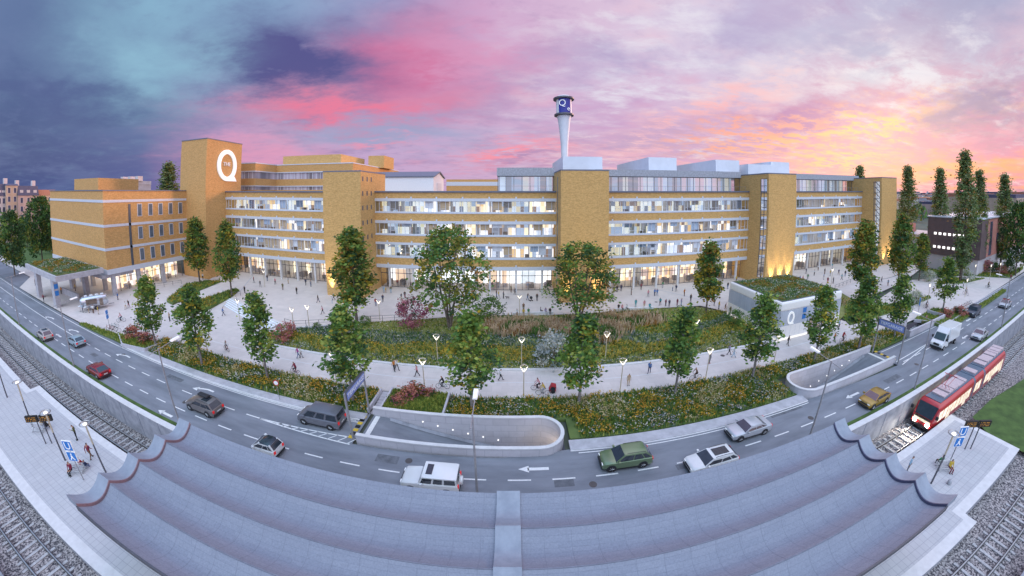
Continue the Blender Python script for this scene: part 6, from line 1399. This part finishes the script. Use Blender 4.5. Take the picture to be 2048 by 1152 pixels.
def pose(pel, lean, legs, arms, hand=.4, neck=0):
    """pelvis height/y, forward lean, per-leg (knee, ankle) and per-arm (elbow, wrist) positions"""
    py, pz = pel; J, R = {}, {}
    def add(n, p, r): J[n] = p; R[n] = r
    add('pelvis', (0, py, pz), (.145, .105)); add('spine', (0, py-lean*.35, pz+.2), (.14, .095)); add('chest', (0, py-lean*.8, pz+.42), (.165, .105)); add('neck', (0, py-lean-.01, pz+.57), .052)
    add('head', (0, py-lean-.035+neck, pz+.69), (.072, .088)); add('crown', (0, py-lean-.02+neck, pz+.79), (.062, .075)); add('nose', (0, py-lean-.135+neck, pz+.675), .014); add('jaw', (0, py-lean-.08+neck, pz+.62), .04)
    E = [('pelvis', 'spine'), ('spine', 'chest'), ('chest', 'neck'), ('neck', 'head'), ('head', 'crown'), ('head', 'nose'), ('head', 'jaw')]
    for i, s in enumerate((1, -1)):
        add('shoulder%d' % s, (s*.175, py-lean*.85, pz+.485), .062); e, w = arms[i]; add('elbow%d' % s, (s*e[0], e[1], e[2]), .044); add('wrist%d' % s, (s*w[0], w[1], w[2]), .03)
        add('hip%d' % s, (s*.092, py, pz-.03), .088); k, a = legs[i]; add('knee%d' % s, (s*.1, k[0], k[1]), .062); add('ankle%d' % s, (s*.1, a[0], a[1]), .042); add('toe%d' % s, (s*.11, a[0]-.17, max(.035, a[1]-.05)), .036); add('heel%d' % s, (s*.1, a[0]+.04, max(.035, a[1]-.05)), .036)
        E += [('chest', 'shoulder%d' % s), ('shoulder%d' % s, 'elbow%d' % s), ('elbow%d' % s, 'wrist%d' % s), ('pelvis', 'hip%d' % s), ('hip%d' % s, 'knee%d' % s), ('knee%d' % s, 'ankle%d' % s), ('ankle%d' % s, 'toe%d' % s), ('ankle%d' % s, 'heel%d' % s)]
    return J, R, E, hand
ARM0 = ((.235, .03, 1.14), (.245, -.05, .9))
POSES = dict(
    stand=pose((0, .95), 0, (((-.02, .5), (.02, .085)),)*2, (ARM0, ARM0)),
    phone=pose((0, .95), .02, (((-.02, .5), (.02, .085)), ((-.05, .5), (-.06, .085))), (((.23, .0, 1.16), (.13, -.24, 1.28)), ARM0), neck=-.02),
    walk=pose((0, .93), .04, (((-.16, .5), (-.3, .09)), ((.06, .48), (.3, .15))), (((.23, .12, 1.16), (.22, .16, .93)), ((.23, -.06, 1.14), (.2, -.24, .97)))),
    stride=pose((0, .94), .03, (((.05, .49), (.2, .12)), ((-.1, .5), (-.18, .085))), (((.23, -.03, 1.15), (.21, -.17, .94)), ((.24, .08, 1.15), (.23, .1, .92)))),
    push=pose((0, .94), .07, (((-.12, .5), (-.2, .09)), ((.05, .48), (.22, .13))), (((.23, -.1, 1.18), (.2, -.4, 1.05)),)*2),
    sit=pose((0, .53), -.02, (((-.43, .53), (-.45, .085)), ((-.42, .53), (-.38, .085))), (((.23, -.05, .74), (.12, -.27, .62)),)*2),
    cycle=pose((.17, 1.0), .24, (((-.2, .86), (-.1, .42)), ((-.1, .66), (.02, .24))), (((.24, -.2, 1.2), (.25, -.33, 1.06)),)*2, .9))
BODY = {k: skin_figure('person_'+k, *v) for k, v in POSES.items()}
def person(x, y, z, face, pz_, top, legs, label, hair='hair_dark', sc=1.0, shoes='c_black', group=None):
    o = bpy.data.objects.new('person', BODY[pz_]); COL.objects.link(o); o.location = (x, y, z); o.rotation_euler = (0, 0, radians(face)); o.scale = (sc, sc, sc)
    for s, m in zip(o.material_slots, ('skin', top, legs, shoes, hair, 'skin')): s.link = 'OBJECT'; s.material = M[m]
    return tag(o, label, 'person', group)
def z_at(x, y):
    if y > 55 or (-39 < x < 41 and y > backy(max(-41, min(40.9, x)))): return PZ
    return .125
P_ = [  # x, y, facing, pose, top, legs, label, extras
 (-80.76,59.27, 20, 'stand', 'c_white', 'c_black', 'person in white top and dark trousers beside the tree in the upper bed'), (-61.56,36.37, -60, 'stand', 'c_beige', 'c_black', 'person in beige top between the first and second lindens'), (-54.22,43.3, 150, 'walk', 'c_blue', 'c_navy', 'person in blue climbing the lower end of the blue lit steps'),
 (-57.47,49.94, -40, 'stride', 'c_white', 'c_black', 'person in white top carrying a dark bag at the tip of the lower bed'), (-60.5,55.34, 0, 'stand', 'c_black', 'c_black', 'person all in black standing above the blue lit steps'), (-60.57,60.6, 60, 'walk', 'c_grey', 'c_grey', 'person in grey near the left shop windows'),
 (-62.83,65.62, 10, 'stand', 'c_black', 'c_jeans', 'person in dark jacket close to the left shop windows'), (-58.49,63.79, 30, 'stride', 'c_pink', 'c_black', 'person in pale pink top and black trousers on the left plaza'), (-55.88,65.72, -20, 'stand', 'c_lgrey', 'c_beige', 'person with a red bag on the left plaza'),
 (-48.24,59.29, 0, 'stand', 'c_black', 'c_black', 'person in black with a pale scarf on the left plaza'), (-40.09,55.92, -80, 'walk', 'c_black', 'c_navy', 'person in a black jacket walking past the slit window tower'), (-35.49,50.52, -60, 'walk', 'c_pink', 'c_black', 'person in pink top walking above the plaza railing'),
 (-26.85,59.68, 30, 'stride', 'c_navy', 'c_black', 'person in navy right of the tallest plaza tree'), (-29.15,65.71, 0, 'stand', 'c_lblue', 'c_lblue', 'person in light blue at the corner of the slit window tower'), (-28.55,65.46, 80, 'stand', 'c_yellow', 'c_beige', 'person in yellow at the corner of the slit window tower', dict(sc=.8)),
 (-27.42,65.69, 10, 'stand', 'c_olive', 'c_lblue', 'person in olive top and light jeans beside the person in yellow'), (-23.32,61.31, 45, 'walk', 'c_grey', 'c_beige', 'person in grey walking above the magenta shrub'), (-23,62.67, 30, 'stride', 'c_black', 'c_maroon', 'person in black walking beside the person in grey'),
 (-20.7,52.84, 0, 'stand', 'c_navy', 'c_navy', 'person in navy half hidden by the magenta shrub'), (-9.44,64.97, -20, 'stand', 'c_teal', 'c_lgrey', 'person in turquoise top right of the broad tree'), (-8.61,65.35, 10, 'stand', 'c_maroon', 'c_lgrey', 'person in dark red beside the person in turquoise'),
 (-27.87,71.12, 0, 'stand', 'c_red', 'c_grey', 'person in red at the bright lobby windows', dict()), (-26.67,71.76, 180, 'stand', 'c_black', 'c_lgrey', 'person in black top at the bright lobby windows'),
 (-5.1,71.62, 160, 'stand', 'c_black', 'c_black', 'left of two people in dark clothes at the white shop window'), (-4.62,71.63, 190, 'stand', 'c_brown', 'c_black', 'right of two people in dark clothes at the white shop window', dict(hair='hair_brown')), (-3.38,65.58, 70, 'stand', 'c_brown', 'c_jeans', 'person in blue jeans walking with the person in yellow jacket'),
 (-2.9,64.62, 70, 'walk', 'c_yellow', 'c_lgrey', 'person in yellow jacket on the middle plaza'), (-1.83,64.64, 60, 'stand', 'c_grey', 'c_black', 'person in grey above the dog on the middle plaza'), (3.27,63.35, 60, 'push', 'c_black', 'c_jeans', 'person in dark clothes pushing a black pram'),
 (5.25,62.98, 0, 'stand', 'c_black', 'c_black', 'person in a long black coat beside the middle shops'), (0.93,55.68, 0, 'sit', 'c_white', 'c_black', 'person in white and black sitting on the seat wall, leftmost', dict(seat=1)), (2.21,57.43, 10, 'stand', 'c_brown', 'c_olive', 'person in brown standing behind the seat wall', dict(hair='hair_brown')),
 (2.15,55.67, 0, 'sit', 'c_yellow', 'c_black', 'person in yellow sitting on the seat wall', dict(seat=1)), (3.1,55.89, 0, 'sit', 'c_green', 'c_beige', 'person in green sitting on the seat wall', dict(seat=1)), (5.4,56.31, 90, 'sit', 'c_grey', 'c_grey', 'person in grey sitting sideways on the seat wall', dict(seat=1)),
 (6.32,56.01, 20, 'sit', 'c_lilac', 'c_lgrey', 'person in lilac sitting on the seat wall left of the person in black', dict(seat=1)), (7.16,55.96, 0, 'sit', 'c_black', 'c_black', 'person in black sitting at the right end of the seat wall', dict(seat=1)), (7.87,71.89, 150, 'stand', 'c_lilac', 'c_navy', 'person in purple at the colourful shop window'),
 (24.03,67.05, 10, 'stand', 'c_black', 'c_navy', 'person in dark clothes at the shop right of the middle tower'), (25.2,67.6, -20, 'stand', 'c_navy', 'c_navy', 'person in navy by the red shop sign'), (20.76,56.45, -30, 'sit', 'c_black', 'c_black', 'person in black sitting on the right seat wall, leftmost', dict(seat=1)),
 (21.35,56.08, 0, 'sit', 'c_pink', 'c_black', 'person in pink and black sitting on the right seat wall', dict(seat=1)), (22.22,55.92, 20, 'sit', 'c_white', 'c_black', 'person in white sitting on the right seat wall', dict(seat=1)), (24.59,57.14, 0, 'stand', 'c_teal', 'c_teal', 'person in teal standing behind the right seat wall', dict(hair='hair_brown')),
 (26.06,56.27, 10, 'stand', 'c_pink', 'c_beige', 'tall person in pink and beige at the right seat wall', dict(hair='hair_blond')), (27.03,55.77, 0, 'sit', 'c_teal', 'c_teal', 'person in teal sitting on the right seat wall', dict(seat=1, hair='hair_ginger')), (29.65,62.37, 170, 'walk', 'c_pink', 'c_grey', 'person in pink top walking on the right plaza'),
 (31.36,62.69, 170, 'stride', 'c_blue', 'c_navy', 'left one of a couple in blue on the right plaza'), (31.91,62.56, 175, 'walk', 'c_blue', 'c_jeans', 'right one of a couple in blue on the right plaza'), (35.87,67.74, 180, 'stand', 'c_green', 'c_lgrey', 'person in green at the lit right shop windows'),
 (29.86,56.87, -50, 'stride', 'c_teal', 'c_black', 'person in teal and black walking left of two dark figures'), (30.83,56.33, 20, 'stand', 'c_maroon', 'c_black', 'person in dark red in the group behind the meadow linden', dict(sc=.9)), (31.4,55.89, -20, 'stand', 'c_navy', 'c_black', 'person in navy in the group behind the meadow linden', dict(sc=.9)),
 (33.29,56, 0, 'stand', 'c_maroon', 'c_maroon', 'person in maroon left of the golden leaved tree', dict(sc=.9)), (34.1,55.78, 30, 'stand', 'c_lilac', 'c_lblue', 'person in pale lilac left of the golden leaved tree', dict(sc=.95)), (37.32,57.41, 0, 'stand', 'c_black', 'c_black', 'person in black close to the golden leaved tree'),
 (40.75,53.79, 0, 'stand', 'c_black', 'c_grey', 'person in black just right of the golden leaved tree', dict(sc=.8)), (40.43,51.76, 20, 'stand', 'c_yellow', 'c_grey', 'person in yellow right of the golden leaved tree'), (41.7,51.31, 40, 'walk', 'c_brown', 'c_beige', 'person in brown on the way down beside the pavilion'),
 (40.7,48.54, 10, 'stride', 'c_olive', 'c_olive', 'person in olive on the way down beside the pavilion'), (45.18,52.87, -120, 'stand', 'c_blue', 'c_jeans', 'person in bright blue at the left wall of the pavilion'), (56.93,66.82, 0, 'stand', 'c_yellow', 'c_brown', 'person in yellow behind the left corner of the pavilion roof', dict(hair='hair_brown')),
 (61.72,67.1, 0, 'stand', 'c_red', 'c_black', 'person in red in front of the brick tower behind the pavilion'), (56.24,71.23, 30, 'stand', 'c_blue', 'c_navy', 'person in blue by the doors left of the pavilion roof'), (73.07,60.17, 0, 'stand', 'c_blue', 'c_navy', 'person in blue right of the uplit tower behind the pavilion'),
 (73.83,59.81, 20, 'stand', 'c_red', 'c_lgrey', 'person in red beside the person in blue, right of the uplit tower'), (76.8,60.62, -60, 'walk', 'c_green', 'c_grey', 'person in green walking right of the uplit tower'), (82.69,63.18, 0, 'stand', 'c_white', 'c_black', 'person in white and black outside the last shop windows'),
 (87.12,62.94, 0, 'stand', 'c_black', 'c_brown', 'person in black outside the last shop windows'), (81.41,58.94, 30, 'stand', 'c_blue', 'c_lgrey', 'person in blue left of the yellow clad person on the far plaza'), (78.88,55.72, -70, 'stride', 'c_maroon', 'c_red', 'person in dark red striding on the far plaza'),
 (80.25,55.02, 0, 'stand', 'c_grey', 'c_black', 'person in grey on the far plaza near the railing'), (89.93,60.16, -30, 'walk', 'c_navy', 'c_brown', 'person in navy and brown left of the olive tree'), (86.56,60.61, 0, 'stand', 'c_yellow', 'c_lgrey', 'person in pale yellow on the far plaza'),
 (95.58,66.5, 0, 'stand', 'c_teal', 'c_lgrey', 'person in teal right at the last shop windows'), (104.65,56.92, 0, 'stand', 'c_black', 'c_black', 'person in black at the foot of the last brick tower'), (94.43,49.41, 50, 'stride', 'c_black', 'c_black', 'person in black between the olive tree and the olive golden tree'),
 (103.87,45.6, 0, 'stand', 'c_black', 'c_black', 'person in black left of the white blossom shrub'), (84.87,36.92, -40, 'stand', 'c_red', 'c_navy', 'person in red by the white blossom shrub near the stair opening'), (84.91,36.46, -10, 'stand', 'c_navy', 'c_navy', 'person in dark blue beside the person in red near the stair opening'),
 (115.21,36.53, 0, 'stand', 'c_black', 'c_black', 'person in black under the white blossom by the tallest poplar'), (109.27,33.55, 30, 'stand', 'c_white', 'c_black', 'person with white top on the right forecourt'), (131.07,27.14, -70, 'walk', 'c_maroon', 'c_black', 'person in maroon on the far right pavement'), (145.57,27.95, -70, 'stand', 'c_black', 'c_black', 'person in black farthest to the right on the pavement'),
 (-29.98,35.23, 150, 'walk', 'c_magenta', 'c_jeans', 'person in magenta with a blue rucksack on the promenade'), (-29.56,35.37, 150, 'stride', 'c_white', 'c_grey', 'person in white walking beside the blue rucksack'), (-24.65,34.31, 60, 'walk', 'c_white', 'skin', 'person in white top and shorts left of the underpass linden', dict(hair='hair_blond')),
 (-15.3,35.54, 60, 'stride', 'c_orange', 'c_black', 'person with an orange rucksack on the promenade'), (-15.06,35.84, 60, 'walk', 'c_white', 'c_black', 'person in white beside the orange rucksack'), (-11.94,34.78, -90, 'walk', 'c_pink', 'c_black', 'person in pink striding left on the promenade behind the grass planter'),
 (-1.42,34.77, 90, 'walk', 'c_white', 'c_black', 'person in white shirt and dark trousers striding in the middle of the promenade'), (13.98,32.39, 0, 'stand', 'c_beige', 'c_beige', 'person in a long beige coat on the promenade'), (17.65,34.56, -40, 'stride', 'c_blue', 'c_navy', 'person in blue top left of the wide meadow linden'),
 (26.78,34.64, 20, 'stand', 'c_grey', 'c_grey', 'person in grey with red shoes on the promenade', dict(shoes='c_red')), (30.96,35.84, 60, 'walk', 'c_lilac', 'c_black', 'runner in lilac top left of the pavilion linden'), (31.13,34.98, 60, 'walk', 'c_white', 'c_lblue', 'runner in white top left of the pavilion linden'),
 (41.83,34.87, 20, 'stride', 'c_black', 'c_black', 'person all in black in front of the pavilion Q'), (50.02,32.33, 20, 'stride', 'c_orange', 'c_black', 'person in red and orange right of the pavilion'), (55.52,35.5, 10, 'stand', 'c_lblue', 'c_black', 'person in pale blue at the right corner of the pavilion'),
 (63.68,32.82, -60, 'stride', 'c_black', 'c_black', 'person in dark clothes between two lindens right of the pavilion'),
 (-118.62,29.81, 0, 'stand', 'c_black', 'c_black', 'person in black left of the entrance canopy'), (-99.11,26.16, 40, 'push', 'c_maroon', 'c_black', 'person in maroon at the outer pillar of the entrance canopy'), (-102.85,31.47, 30, 'stand', 'c_orange', 'c_black', 'person in orange under the entrance canopy'),
 (-102.65,34.89, 0, 'stand', 'c_yellow', 'c_black', 'person in yellow green under the entrance canopy'), (-84.97,37.81, 0, 'stand', 'c_blue', 'c_navy', 'person in blue beside the brick block pillar'), (-76.55,35.42, 30, 'stride', 'c_white', 'c_beige', 'person in white and beige right of the food trailer', dict(hair='hair_brown')), (-76.93,36.31, 20, 'stride', 'c_black', 'c_maroon', 'person in black right of the food trailer'),
 (-78.67,30.42, 160, 'stand', 'c_yellow', 'c_beige', 'person in yellow in front of the food trailer'), (-82.96,28.96, 160, 'stand', 'c_lblue', 'c_navy', 'person in light blue at the food trailer tables', dict()), (-81.47,29.62, 150, 'stand', 'c_lgrey', 'c_beige', 'person in pale grey at the food trailer tables'), (-80.27,30.07, 200, 'stand', 'c_white', 'c_brown', 'person in white at the food trailer hatch'),
]
MORE = [(-50.67,66.1, 'c_navy', 'in navy by the third left shop window'), (-48.66,65.4, 'c_lgrey', 'in pale grey by the third left shop window'), (-64.85,62.73, 'c_maroon', 'in maroon beside the golden tree at the left shops'), (-53.47,60.68, 'c_olive', 'in olive in the open middle of the left plaza'),
        (-37.73,58.29, 'c_teal', 'in teal at the foot of the slit window tower'), (-27.32,57.15, 'c_red', 'in red just right of the tallest plaza tree'), (-23.83,69.38, 'c_black', 'in black at the right end of the bright lobby windows'), (-21.86,67.4, 'c_white', 'in white at the right end of the bright lobby windows'),
        (-18.49,65.04, 'c_navy', 'in navy left of the broad tree trunk'), (-16.11,62.71, 'c_beige', 'in beige behind the broad tree trunk'), (-8.06,70.33, 'c_lblue', 'in light blue at the white shop window corner'), (-0.23,68.72, 'c_olive', 'in olive outside the bright middle shop door'), (0.67,66.97, 'c_grey', 'in grey outside the bright middle shop door'),
        (9.33,66.65, 'c_navy', 'in navy at the left foot of the middle tower'), (21.3,61.98, 'c_lgrey', 'in pale grey right of the many-stemmed tree'), (26.44,64.43, 'c_black', 'in black on the open right plaza, alone'), (30.12,67.43, 'c_maroon', 'in maroon at the second right shop window'), (37.1,65.01, 'c_white', 'in white at the fourth right shop window'),
        (37.72,64.46, 'c_navy', 'in navy at the fourth right shop window'), (37.86,61.04, 'c_orange', 'in orange left of the golden leaved tree, farther back'), (47.59,60.7, 'c_beige', 'in beige right of the golden leaved tree, farther back'), (50.84,62.48, 'c_black', 'in black near the shop doors left of the pavilion'),
        (81.96,65.46, 'c_navy', 'in navy right at the first far shop window'), (89.09,66.8, 'c_white', 'in white right at the second far shop window'), (85.63,56.17, 'c_teal', 'in teal left of the olive tree trunk'), (90.11,58.11, 'c_black', 'in black left of the olive tree trunk'), (95.46,53.19, 'c_red', 'in red right of the olive tree trunk'),
        (92.89,46.68, 'c_lblue', 'in light blue left of the olive golden tree trunk'), (96.03,36.17, 'c_maroon', 'in maroon on the path behind the rightmost linden'), (103.51,34.2, 'c_navy', 'in navy on the forecourt right of the rightmost linden')]
for i, (x, y, tp, lb) in enumerate(MORE): P_.append((x, y, i*77 % 360, ('walk', 'stand', 'stride', 'phone')[i % 4], tp, ('c_black', 'c_jeans', 'c_grey', 'c_brown')[i % 4], 'person '+lb, dict(hair=('hair_dark', 'hair_brown', 'hair_blond')[i % 3])))
for q in P_:
    x, y, f, po, tp, lg, lb = q[:7]; ex = dict(q[7]) if len(q) > 7 else {}; st = ex.pop('seat', 0)
    person(x, y, z_at(x, y)+(-.06 if st else 0), f, po, tp, lg, lb, group='people on the plaza and promenade', **ex)
# low seat wall where people sit along the plaza edge
for xa_, xb_, y, lb in ((0.38,55.93, 9.6, 0, 'x'),)[:0]: pass
def seat_wall(a, b, label):
    mb = MB(); strip_wall(mb, [a, b], .5, .1, PZ+.42); tag(mb.build('seat_wall', M['concrete_light']), label, 'seat wall')
seat_wall((0.19,55.69), (7.73,55.92), 'low pale seat wall on the plaza edge behind the feathery grass'); seat_wall((19.81,56.07), (27.72,55.62), 'low pale seat wall on the plaza edge right of the broad tree')
# pram and dog
x, y = 3.99,63.02
t = empty('pram', (x, y, PZ), .4, 'black pram pushed across the middle plaza', 'pram'); MB().lathe([(.12, .45), (.3, .55), (.34, .8), (.2, 1.0), (.05, 1.05)], 10).build('hood', M['black'], t, smooth=50); MB().tube([(.2, 0, .5), (-.35, 0, 1.0)], .02, 5).build('handle', M['dark_steel'], t)
for a in (-.22, .22):
    for b in (-.2, .2): MB().lathe([(.12, -.02), (.12, .02)], 12, (a, b, .13), axis='y').build('wheel', M['tyre'], t)
x, y = -1.82,64.32; mb = MB(); x += .9
mb.tube([(.32, 0, .44), (.1, 0, .46), (-.2, 0, .43), (-.34, 0, .5), (-.44, 0, .6), (-.56, 0, .57)], [.07, .11, .12, .075, .075, .03], 8)
for a in (-.22, .24):
    for s in (-.07, .07): mb.tube([(a, s, .42), (a+.03, s, .24), (a-.01, s, .1), (a-.04, s, .02)], [.05, .035, .025, .03], 6)
mb.tube([(.38, 0, .48), (.52, 0, .62)], [.025, .012], 5); mb.tube([(-.42, .05, .66), (-.4, .07, .56)], [.01, .03], 5); mb.tube([(-.42, -.05, .66), (-.4, -.07, .56)], [.01, .03], 5)
o = mb.build('dog', M['hair_dark'], None, (x, y, PZ), smooth=60); tag(o, 'small dark dog on the middle plaza', 'dog')
# cyclists: the bicycle and its rider are two things
for x, y, rz, fr, tp, lg, hr, lb in [(-41.78,32.83, 165, 'bike_red', 'c_white', 'c_black', 'hair_dark', 'in white on the left part of the promenade'), (-27.67,31.45, -5, 'bike_frame', 'c_maroon', 'c_black', 'hair_brown', 'in dark red above the flower strip'), (-8.19,32.62, 0, 'bike_teal', 'c_black', 'c_black', 'hair_ginger', 'in black with ginger hair beside the centre left linden'),
        (3.06,32.71, -4, 'bike_red', 'c_pink', 'c_black', 'hair_dark', 'in pale pink near the middle path lamp, farther of two'), (3.56,31.69, -6, 'bike_white', 'c_yellow', 'c_lgrey', 'hair_ginger', 'in yellow near the middle path lamp, nearer of two'), (22.76,31.65, 0, 'bike_white', 'c_brown', 'c_black', 'hair_ginger', 'in brown right of the wide meadow linden'),
        (51.34,31.64, 175, 'bike_frame', 'c_red', 'c_black', 'hair_ginger', 'in red right of the pavilion'), (-70.02,31.07, 60, 'bike_teal', 'c_pink', 'c_navy', 'hair_brown', 'in pink above the raised red shrubs'), (82.45,31.99, 70, 'bike_frame', 'c_grey', 'c_black', 'hair_dark', 'in grey behind the stair opening'),
        (102.53,30.64, 75, 'bike_frame', 'c_grey', 'c_grey', 'hair_brown', 'in grey on the right forecourt'), (114.83,28.87, 70, 'bike_teal', 'c_olive', 'c_black', 'hair_dark', 'in olive near the lawn island')]:
    bicycle(x, y, .125, radians(rz), 'bicycle ridden by the cyclist '+lb, fr, 'bicycles on the promenade'); person(x, y, .125, rz-90, 'cycle', tp, lg, 'cyclist '+lb, hr, group='cyclists on the promenade')
x, y = 4.68,32.32
t = empty('bike_trailer', (x, y, .125), -.08, 'red and black child bicycle trailer behind the two cyclists', 'trailer'); mb = MB(); mb.add([(-.4, -.35, .3), (.4, -.35, .25), (.45, -.35, .9), (-.1, -.35, 1.05), (-.4, .35, .3), (.4, .35, .25), (.45, .35, .9), (-.1, .35, 1.05)], [(0, 1, 2, 3), (7, 6, 5, 4), (0, 4, 5, 1), (1, 5, 6, 2), (2, 6, 7, 3), (3, 7, 4, 0)]); mb.build('cover', M['c_red'], t)
MB().quad((-.35, -.36, .4), (.33, -.36, .38), (.36, -.36, .82), (-.08, -.36, .92)).build('window', M['car_glass'], t); MB().tube([(-.4, 0, .35), (-1.1, 0, .4)], .02, 5).build('tow_bar', M['steel'], t)
for s in (-1, 1): MB().lathe([(.25, -.02), (.25, .02)], 16, (.1, s*.42, .25), axis='y').build('wheel', M['tyre'], t)
for i, (x, y, fr, lb) in enumerate([(-68,27.69, 'bike_frame', 'leftmost bicycle in the rack by the left road strip'), (-66.69,27.71, 'bike_red', 'second bicycle in the rack by the left road strip'), (-65.4,27.73, 'bike_white', 'third bicycle in the rack by the left road strip'), (-67.89,28.6, 'bike_teal', 'bicycle in the back row of the left rack'),
        (90.79,26.97, 'bike_frame', 'left bicycle parked beside the orange shrubs on the right'), (92.58,26.94, 'bike_red', 'middle bicycle parked beside the orange shrubs on the right'), (94.42,26.89, 'bike_teal', 'right bicycle parked beside the orange shrubs on the right')]):
    bicycle(x, y, .11, radians(75 if x < 0 else 60), lb, fr, 'parked bicycles')
for x, y, f, tp, lg, lb in [(75.39,28.86, 10, 'c_pink', 'c_black', 'person in pink climbing out of the stair opening'), (73.05,28.5, 20, 'c_olive', 'c_navy', 'person in green and olive climbing out of the stair opening'), (71.68,27.58, 200, 'c_teal', 'c_black', 'person in turquoise going down the stair opening')]:
    person(x, y, .1-max(0, (78.3-x)/.75)*.17, f, 'stride', tp, lg, lb, 'hair_ginger' if 'turq' in lb else 'hair_dark', group='people on the stairs')
ZP = -2.09
for x, y, f, po, tp, lg, lb, hr in [(-44.71,11.16, -30, 'phone', 'c_olive', 'c_black', 'person in an olive jacket standing behind the blue U sign on the left platform', 'hair_dark'), (-40.19,10.53, -150, 'walk', 'c_maroon', 'c_brown', 'person in a maroon shirt walking on the left platform', 'hair_dark'), (36,11.05, 10, 'stand', 'c_lblue', 'c_grey', 'person in pale blue grey half hidden by the right end of the wavy roof', 'hair_dark')]:
    person(x, y, ZP, f, po, tp, lg, lb, hr, 1.1, group='people on the platform')
def on_bench(px_, py_, rz, off, front, tp, lg, lb, hr='hair_dark', sc=1.1):
    s = -1 if front else 1; lx, ly = off, s*.32; person(px_+cos(rz)*lx-sin(rz)*ly, py_+sin(rz)*lx+cos(rz)*ly, ZP-.08, math.degrees(rz)+(0 if front else 180), 'sit', tp, lg, lb, hr, sc, group='people on the platform')
on_bench(-39.66,8.77, .55, -.5, 1, 'c_maroon', 'c_black', 'person in a maroon hooded top sitting on the bench left of the blue U sign'); on_bench(-39.66,8.77, .55, .25, 0, 'c_red', 'c_white', 'person in red sitting on the bench right of the blue U sign', 'hair_brown'); on_bench(-39.66,8.77, .55, .75, 0, 'c_navy', 'c_jeans', 'child in navy sitting beside the person in red', 'hair_brown', .9)
on_bench(-50.45,8.99, .55, .3, 0, 'c_beige', 'c_blue', 'person in beige and blue sitting under the left information board', 'hair_brown'); on_bench(-50.45,8.99, .55, .85, 0, 'c_black', 'c_black', 'person in black sitting right of the person in beige and blue', 'hair_brown')
on_bench(39.83,9.09, -.55, -.3, 0, 'c_green', 'c_black', 'person in dark green sitting on the right platform bench'); on_bench(39.83,9.09, -.55, .4, 1, 'c_yellow', 'c_maroon', 'person in yellow sitting on the right platform bench with a bag at the feet')
x, y = 38.2,7.64; tag(MB().lathe([(.16, 0), (.22, .1), (.2, .38), (.1, .5)], 10).build('bag', M['c_lgrey'], None, (x, y, ZP), smooth=60), 'pale grey bag at the feet of the seated person in yellow', 'bag')
